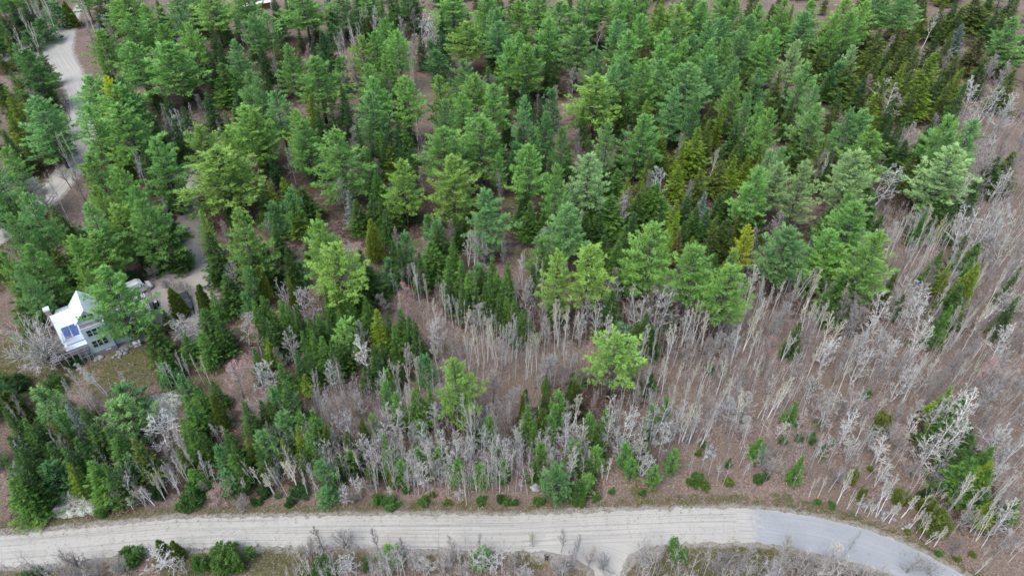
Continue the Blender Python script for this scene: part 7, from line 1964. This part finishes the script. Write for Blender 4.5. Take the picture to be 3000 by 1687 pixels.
# ------------------------------------------------------------------ vehicles
def wheel(x, y, r, w_, par):
    def ring(rr, ww, nm, mt, p_): 
        n = 18; v = [(math.cos(6.283*i/n)*rr, s*ww/2, math.sin(6.283*i/n)*rr) for s in (-1, 1) for i in range(n)]
        o = MB().add(v, [tuple(range(n)), tuple(range(2*n-1, n-1, -1))]+[(i, n+i, n+(i+1) % n, (i+1) % n) for i in range(n)]).build(nm, M[mt], p_, False, .02); return o
    e = ring(r, w_, 'wheel', 'tyre', par); e.location = (x, y, r); ring(r*.6, w_+.03, 'rim', 'chrome', e); return e
def loft(secs):
    """closed body from cross sections: list of (x, [(y,z)...])"""
    n = len(secs[0][1]); mb = MB(); v = [(x, y, z) for x, pr in secs for y, z in pr]; f = [tuple(range(n-1, -1, -1)), tuple((len(secs)-1)*n+i for i in range(n))]
    for s in range(len(secs)-1):
        for i in range(n): f.append((s*n+i, s*n+(i+1) % n, (s+1)*n+(i+1) % n, (s+1)*n+i))
    return mb.add(v, f)
def sec(x, w_, z0, z1, tw): return (x, [(-w_/2, z0), (w_/2, z0), (w_/2, (z0+z1)*.55), (tw/2, z1), (-tw/2, z1), (-w_/2, (z0+z1)*.55)])
suv = empty('parked_car', (-63.0, 98.9, 0), R(-61)); tag(suv, 'dark grey estate car with roof rails parked on the brown driveway', 'car')
loft([sec(-2.35, 1.6, .5, .95, 1.5), sec(-2.2, 1.8, .35, 1.1, 1.7), sec(1.1, 1.84, .33, 1.12, 1.72), sec(2.1, 1.78, .36, .98, 1.6), sec(2.38, 1.5, .45, .75, 1.4)]).build('body', M['car_grey'], suv, False, .05)
loft([sec(-2.15, 1.66, 1.0, 1.1, 1.6), sec(-1.9, 1.6, 1.0, 1.62, 1.3), sec(.25, 1.6, 1.0, 1.64, 1.34), sec(1.05, 1.62, 1.0, 1.1, 1.55)]).build('window', M['car_glass'], suv, False, .02)
MB().slab([(-1.85, -.62, 1.665), (.15, -.64, 1.685), (.15, .64, 1.685), (-1.85, .62, 1.665)], .05).build('roof', M['car_grey'], suv, False, .02)
for s in (-1, 1):
    MB().box(-1.8, .2, s*.62-.025, s*.62+.025, 1.70, 1.75).build('roof_rail', M['chrome'], suv)
    MB().box(2.22, 2.39, s*.6-.16, s*.6+.16, .62, .76).build('headlight', M['white'], suv, False, .02)
    MB().box(.75, .93, s*.98-.1, s*.98+.1, 1.0, 1.15).build('mirror', M['car_grey'], suv, False, .03)
    for x_ in (-1.45, 1.4): wheel(x_, s*.82, .34, .22, suv)
van = empty('camper_van', (-74.3, 102.1, 0), R(42)); tag(van, 'white camper van with a short bonnet parked behind the house', 'van')
loft([sec(-3.1, 2.0, .5, 2.3, 1.7), sec(-2.9, 2.1, .4, 2.6, 1.8), sec(1.1, 2.1, .4, 2.65, 1.8), sec(1.75, 2.05, .4, 2.3, 1.7), sec(2.25, 2.0, .4, 1.5, 1.8)]).build('body', M['van'], van, False, .08)
loft([sec(2.2, 1.98, .4, 1.35, 1.7), sec(3.0, 1.85, .42, 1.2, 1.6), sec(3.3, 1.6, .45, .95, 1.4)]).build('bonnet', M['van'], van, False, .08)
ws = MB().slab([(1.79, -.78, 2.27), (1.79, .78, 2.27), (2.30, .86, 1.53), (2.30, -.86, 1.53)], .02); ws.build('windscreen', M['car_glass'], van)
for s in (-1, 1):
    for a, b_ in ((-2.4, -1.3), (-.9, .2), (.6, 1.5)):
        MB().add([(a, s*1.062, 1.45), (b_, s*1.062, 1.45), (b_, s*.965, 2.1), (a, s*.965, 2.1)], [(0, 1, 2, 3)]).build('side_window', M['car_glass'], van)
    MB().box(3.2, 3.34, s*.6-.14, s*.6+.14, .7, .9).build('headlight', M['chrome'], van)
    MB().box(1.7, 1.85, s*1.16-.1, s*1.16+.1, 1.5, 1.85).build('mirror', M['dark'], van)
    for x_ in (-2.0, 2.4): wheel(x_, s*.92, .38, .25, van)
MB().box(-1.2, -.4, -.4, .4, 2.62, 2.75).build('roof_vent', M['white'], van, False, .03)
# ride-on mower
mw = empty('riding_mower', (PROPS['mower'][0], PROPS['mower'][1], 0), R(-60)); tag(mw, 'small dark riding mower with a pale seat left of the cone-shaped cedar', 'mower')
loft([sec(.1, .6, .4, .75, .5), sec(1.0, .62, .35, .85, .5), sec(1.3, .5, .4, .7, .4)]).build('bonnet', M['dark'], mw, False, .04)
MB().box(-.9, .15, -.45, .45, .38, .5).box(-.1, .8, -.55, .55, .15, .32).build('chassis', M['dark'], mw, False, .03)
MB().box(-.75, -.25, -.24, .24, .55, .66).box(-.85, -.74, -.24, .24, .55, 1.0).build('seat', M['white'], mw, False, .04)
MB().tube([(.12, 0, .7), (-.1, 0, 1.0)], [.025, .025]).build('steering_column', M['dark'], mw)
for s in (-1, 1): wheel(-.55, s*.42, .28, .22, mw); wheel(.95, s*.38, .18, .15, mw)

# ------------------------------------------------------------------ yard things
x, y, _ = PROPS['box']; bx_ = empty('generator_box', (x, y, 0), R(35)); tag(bx_, 'white metal utility box standing on the ground right of the stone border', 'utility box')
MB().box(-.55, .55, -.38, .38, .1, .85).build('cabinet', M['white'], bx_, False, .04); MB().slab([(-.6, -.43, .9), (.6, -.43, .9), (.6, .43, .98), (-.6, .43, .98)], .06).build('lid', M['white'], bx_)
MB().box(-.45, -.3, -.3, .3, 0, .1).box(.3, .45, -.3, .3, 0, .1).build('foot', M['dark'], bx_)
def lathe(prof, n=20):
    mb = MB(); k = len(prof); v = [(r_*math.cos(6.283*i/n), r_*math.sin(6.283*i/n), z) for r_, z in prof for i in range(n)]
    f = [(j*n+i, j*n+(i+1) % n, (j+1)*n+(i+1) % n, (j+1)*n+i) for j in range(k-1) for i in range(n)]+[tuple(range(n-1, -1, -1)), tuple((k-1)*n+i for i in range(n))]; return mb.add(v, f)
o = lathe([(.28, 0), (.3, .05), (.29, .3), (.3, .33), (.29, .6), (.3, .85), (.27, .88), (.26, .86)]).build('barrel', M['chrome'], None, True); o.location = (*PROPS['barrel'][:2], 0); tag(o, 'pale round barrel standing at the patio edge by the pine', 'barrel')
for nm, lb in (('tub_a', 'dark round tub on the patio, the upper of two'), ('tub_b', 'dark reddish round tub on the patio, the lower of two')):
    o = lathe([(.38, 0), (.45, .1), (.5, .42), (.52, .45), (.47, .45), (.43, .2), (.1, .18)]).build('tub', M['dark'], None, True); o.location = (*PROPS[nm][:2], 0); tag(o, lb, 'tub', 'tubs on the patio')
sh = empty('shed', (PROPS['shed'][0], PROPS['shed'][1], 0), R(35.5)); tag(sh, 'small shed with a slate-blue roof beside the outbuilding corner', 'shed')
MB().box(-.9, .9, -.6, .6, 0, 1.5).build('wall', M['siding'], sh); MB().slab([(-1.05, -.75, 1.5), (1.05, -.75, 1.5), (1.05, .75, 1.85), (-1.05, .75, 1.85)], .06).build('roof', M['slate'], sh)
MB().box(-.3, .3, -.63, -.601, .1, 1.3).build('door', M['dark'], sh)
o = MB().box(-.09, .09, -.09, .09, -.2, .95).box(-.12, .12, -.12, .12, .95, 1.02).build('marker_post', M['white'], None, False, .01); o.location = PROPS['post']; tag(o, 'short white post beside the driveway edge under bare bushes', 'post')
# canoe on its side with a white load
cn = empty('canoe', (PROPS['canoe'][0], PROPS['canoe'][1], .35), R(28)); tag(cn, 'green canoe lying on its side between pines above the driveway', 'canoe'); cn.rotation_euler = (R(-62), 0, R(22)); 
secs = []
for i in range(13):
    f = i/12*2-1; w_ = .46*(1-abs(f)**2.4)+.02; d_ = .38*(1-abs(f)**4)+.1; secs.append((f*2.5, [(w_*math.sin(a), .42+.12*abs(f)**3*(1 if abs(a) > 1.3 else 0)-d_*math.cos(a)) for a in np.linspace(-1.57, 1.57, 9)]))
mb = MB(); n = 9; mb.add([(x_, p[0], p[1]) for x_, pr in secs for p in pr], [(s*n+i, s*n+i+1, (s+1)*n+i+1, (s+1)*n+i) for s in range(12) for i in range(8)]); hu = mb.build('hull', M['green_hull'], cn, True)
sd_ = hu.modifiers.new('thick', 'SOLIDIFY'); sd_.thickness = .03
for sgn in (0, 8): MB().tube([(x_, pr[sgn][0], pr[sgn][1]) for x_, pr in secs], [.03]*13, 5).build('gunwale', M['white'], cn)
for x_ in (-1.2, 1.2): MB().box(x_-.12, x_+.12, -.38, .38, .36, .40).build('thwart', M['pale_wood'], cn)
o = MB(); 
dg = empty('dinghy', (PROPS['canoe'][0]+2.0, PROPS['canoe'][1]-.9, .1), R(18)); tag(dg, 'small white dinghy turned upside down in front of the green canoe', 'boat')
secs = [(f*1.5, [((.65*(1-max(0, f)**2.2*.92))*math.sin(a), (.5*(1-max(0, f)**3*.5))*math.cos(a)**.8 if abs(a) < 1.5 else 0) for a in np.linspace(-1.56, 1.56, 9)]) for f in np.linspace(-1, 1, 9)]
MB().add([(x_, p[0], p[1]) for x_, pr in secs for p in pr], [(s*9+i, s*9+i+1, (s+1)*9+i+1, (s+1)*9+i) for s in range(8) for i in range(8)]+[tuple(range(9))]).build('hull', M['white'], dg, True)
MB().box(-1.4, 1.3, -.03, .03, .48, .55).build('keel', M['white'], dg)
# neighbour's cottage at the top edge of the view
ct = empty('cottage', (PROPS['cottage'][0]-1, PROPS['cottage'][1]+4.2, 0), R(30)); tag(ct, 'rust-coloured building with a pale grey roof edge at the top of the photo', 'building')
MB().box(-5, 5, -2.5, 3, 0, 3.2).build('wall', M['rust'], ct); MB().slab([(-5.4, -4.2, 2.4), (5.4, -4.2, 2.4), (5.4, -2.5, 2.9), (-5.4, -2.5, 2.9)], .15).build('porch_roof', M['metal_roof'], ct)
MB().slab([(-5.4, -2.6, 3.3), (5.4, -2.6, 3.3), (5.4, .3, 5), (-5.4, .3, 5)], .12).build('roof', M['rust'], ct); MB().slab([(-5.4, 3.3, 3.2), (5.4, 3.3, 3.2), (5.4, .31, 4.99), (-5.4, .31, 4.99)], .12).build('roof', M['rust'], ct)
for u_ in (-5, 0, 5): MB().box(u_-.08, u_+.08, -4.0, -3.84, 0, 2.3).build('post', M['white'], ct)

# ------------------------------------------------------------------ the walker by the road
px_, py_, _ = PROPS['person']; hp = 1.85; per = empty('person', (px_, py_, gz1(px_, py_)+.02), R(150)); tag(per, 'person in a dark purple jacket and dark trousers standing at the near roadside', 'person')
def skin(name, mt, pts, par, lv=1):
    me = bpy.data.meshes.new(name); v = [p[0] for p in pts]; e = [(p[2], i) for i, p in enumerate(pts) if p[2] is not None]; me.from_pydata(v, e, [])
    o = link(name, me, M[mt], par); md = o.modifiers.new('skin', 'SKIN'); md.use_smooth_shade = True
    for i, p in enumerate(pts):
        r_ = p[1]; o.data.skin_vertices[0].data[i].radius = (r_, r_) if not isinstance(r_, tuple) else r_
    o.data.skin_vertices[0].data[0].use_root = True
    s_ = o.modifiers.new('sub', 'SUBSURF'); s_.levels = lv; s_.render_levels = lv+1; return o
B_ = [((0, 0, .98), (.16, .12), None), ((0, 0, 1.15), (.14, .11), 0), ((0, 0, 1.38), (.18, .12), 1), ((0, .01, 1.52), (.08, .07), 2), ((0, .0, 1.60), (.06, .06), 3), ((0, -.02, 1.69), (.085, .10), 4), ((0, -.02, 1.80), (.07, .08), 5)]
for s in (-1, 1):
    k = len(B_); B_ += [((s*.2, 0, 1.45), .07, 2), ((s*.26, -.02, 1.18), .05, k), ((s*.27, -.10, .95), .04, k+1), ((s*.27, -.13, .86), (.045, .025), k+2)]
    for j in range(4): B_.append(((s*(.245+.017*j), -.16-.004*j, .79-.012*(1.5-abs(1.5-j))), .009, k+3)); B_.append(((s*(.245+.017*j), -.175, .755-.012*(1.5-abs(1.5-j))), .008, len(B_)-1))
    B_.append(((s*.225, -.17, .84), .010, k+3)); B_.append(((s*.215, -.19, .81), .008, len(B_)-1))
    k = len(B_); B_ += [((s*.1, 0, .88), .09, 0), ((s*.11, -.02+.06*s, .5), .06, k), ((s*.11, .04+.10*s, .09), .045, k+1), ((s*.12, -.12+.10*s, .04), .04, k+2)]
skin('body', 'skin', B_, per)
J = [((0, 0, .92), (.19, .14), None), ((0, 0, 1.15), (.17, .135), 0), ((0, 0, 1.40), (.20, .145), 1), ((0, .01, 1.50), (.10, .09), 2)]
for s in (-1, 1): k = len(J); J += [((s*.205, 0, 1.44), .085, 2), ((s*.265, -.02, 1.18), .068, k), ((s*.27, -.09, .96), .055, k+1)]
skin('jacket', 'cloth', J, per)
T_ = [((0, 0, .96), (.175, .13), None)]
for s in (-1, 1): k = len(T_); T_ += [((s*.1, 0, .86), .105, 0), ((s*.11, -.02+.06*s, .5), .08, k), ((s*.11, .04+.10*s, .12), .06, k+1)]
skin('trousers', 'cloth2', T_, per)
skin('hair', 'hair', [((0, .02, 1.72), (.085, .10), None), ((0, .0, 1.84), (.075, .085), 0)], per)
per.scale = (1.06, 1.06, 1.06)
bpy.context.view_layer.update()
print('top level', len([o for o in bpy.data.objects if o.parent is None]), 'objects', len(bpy.data.objects))
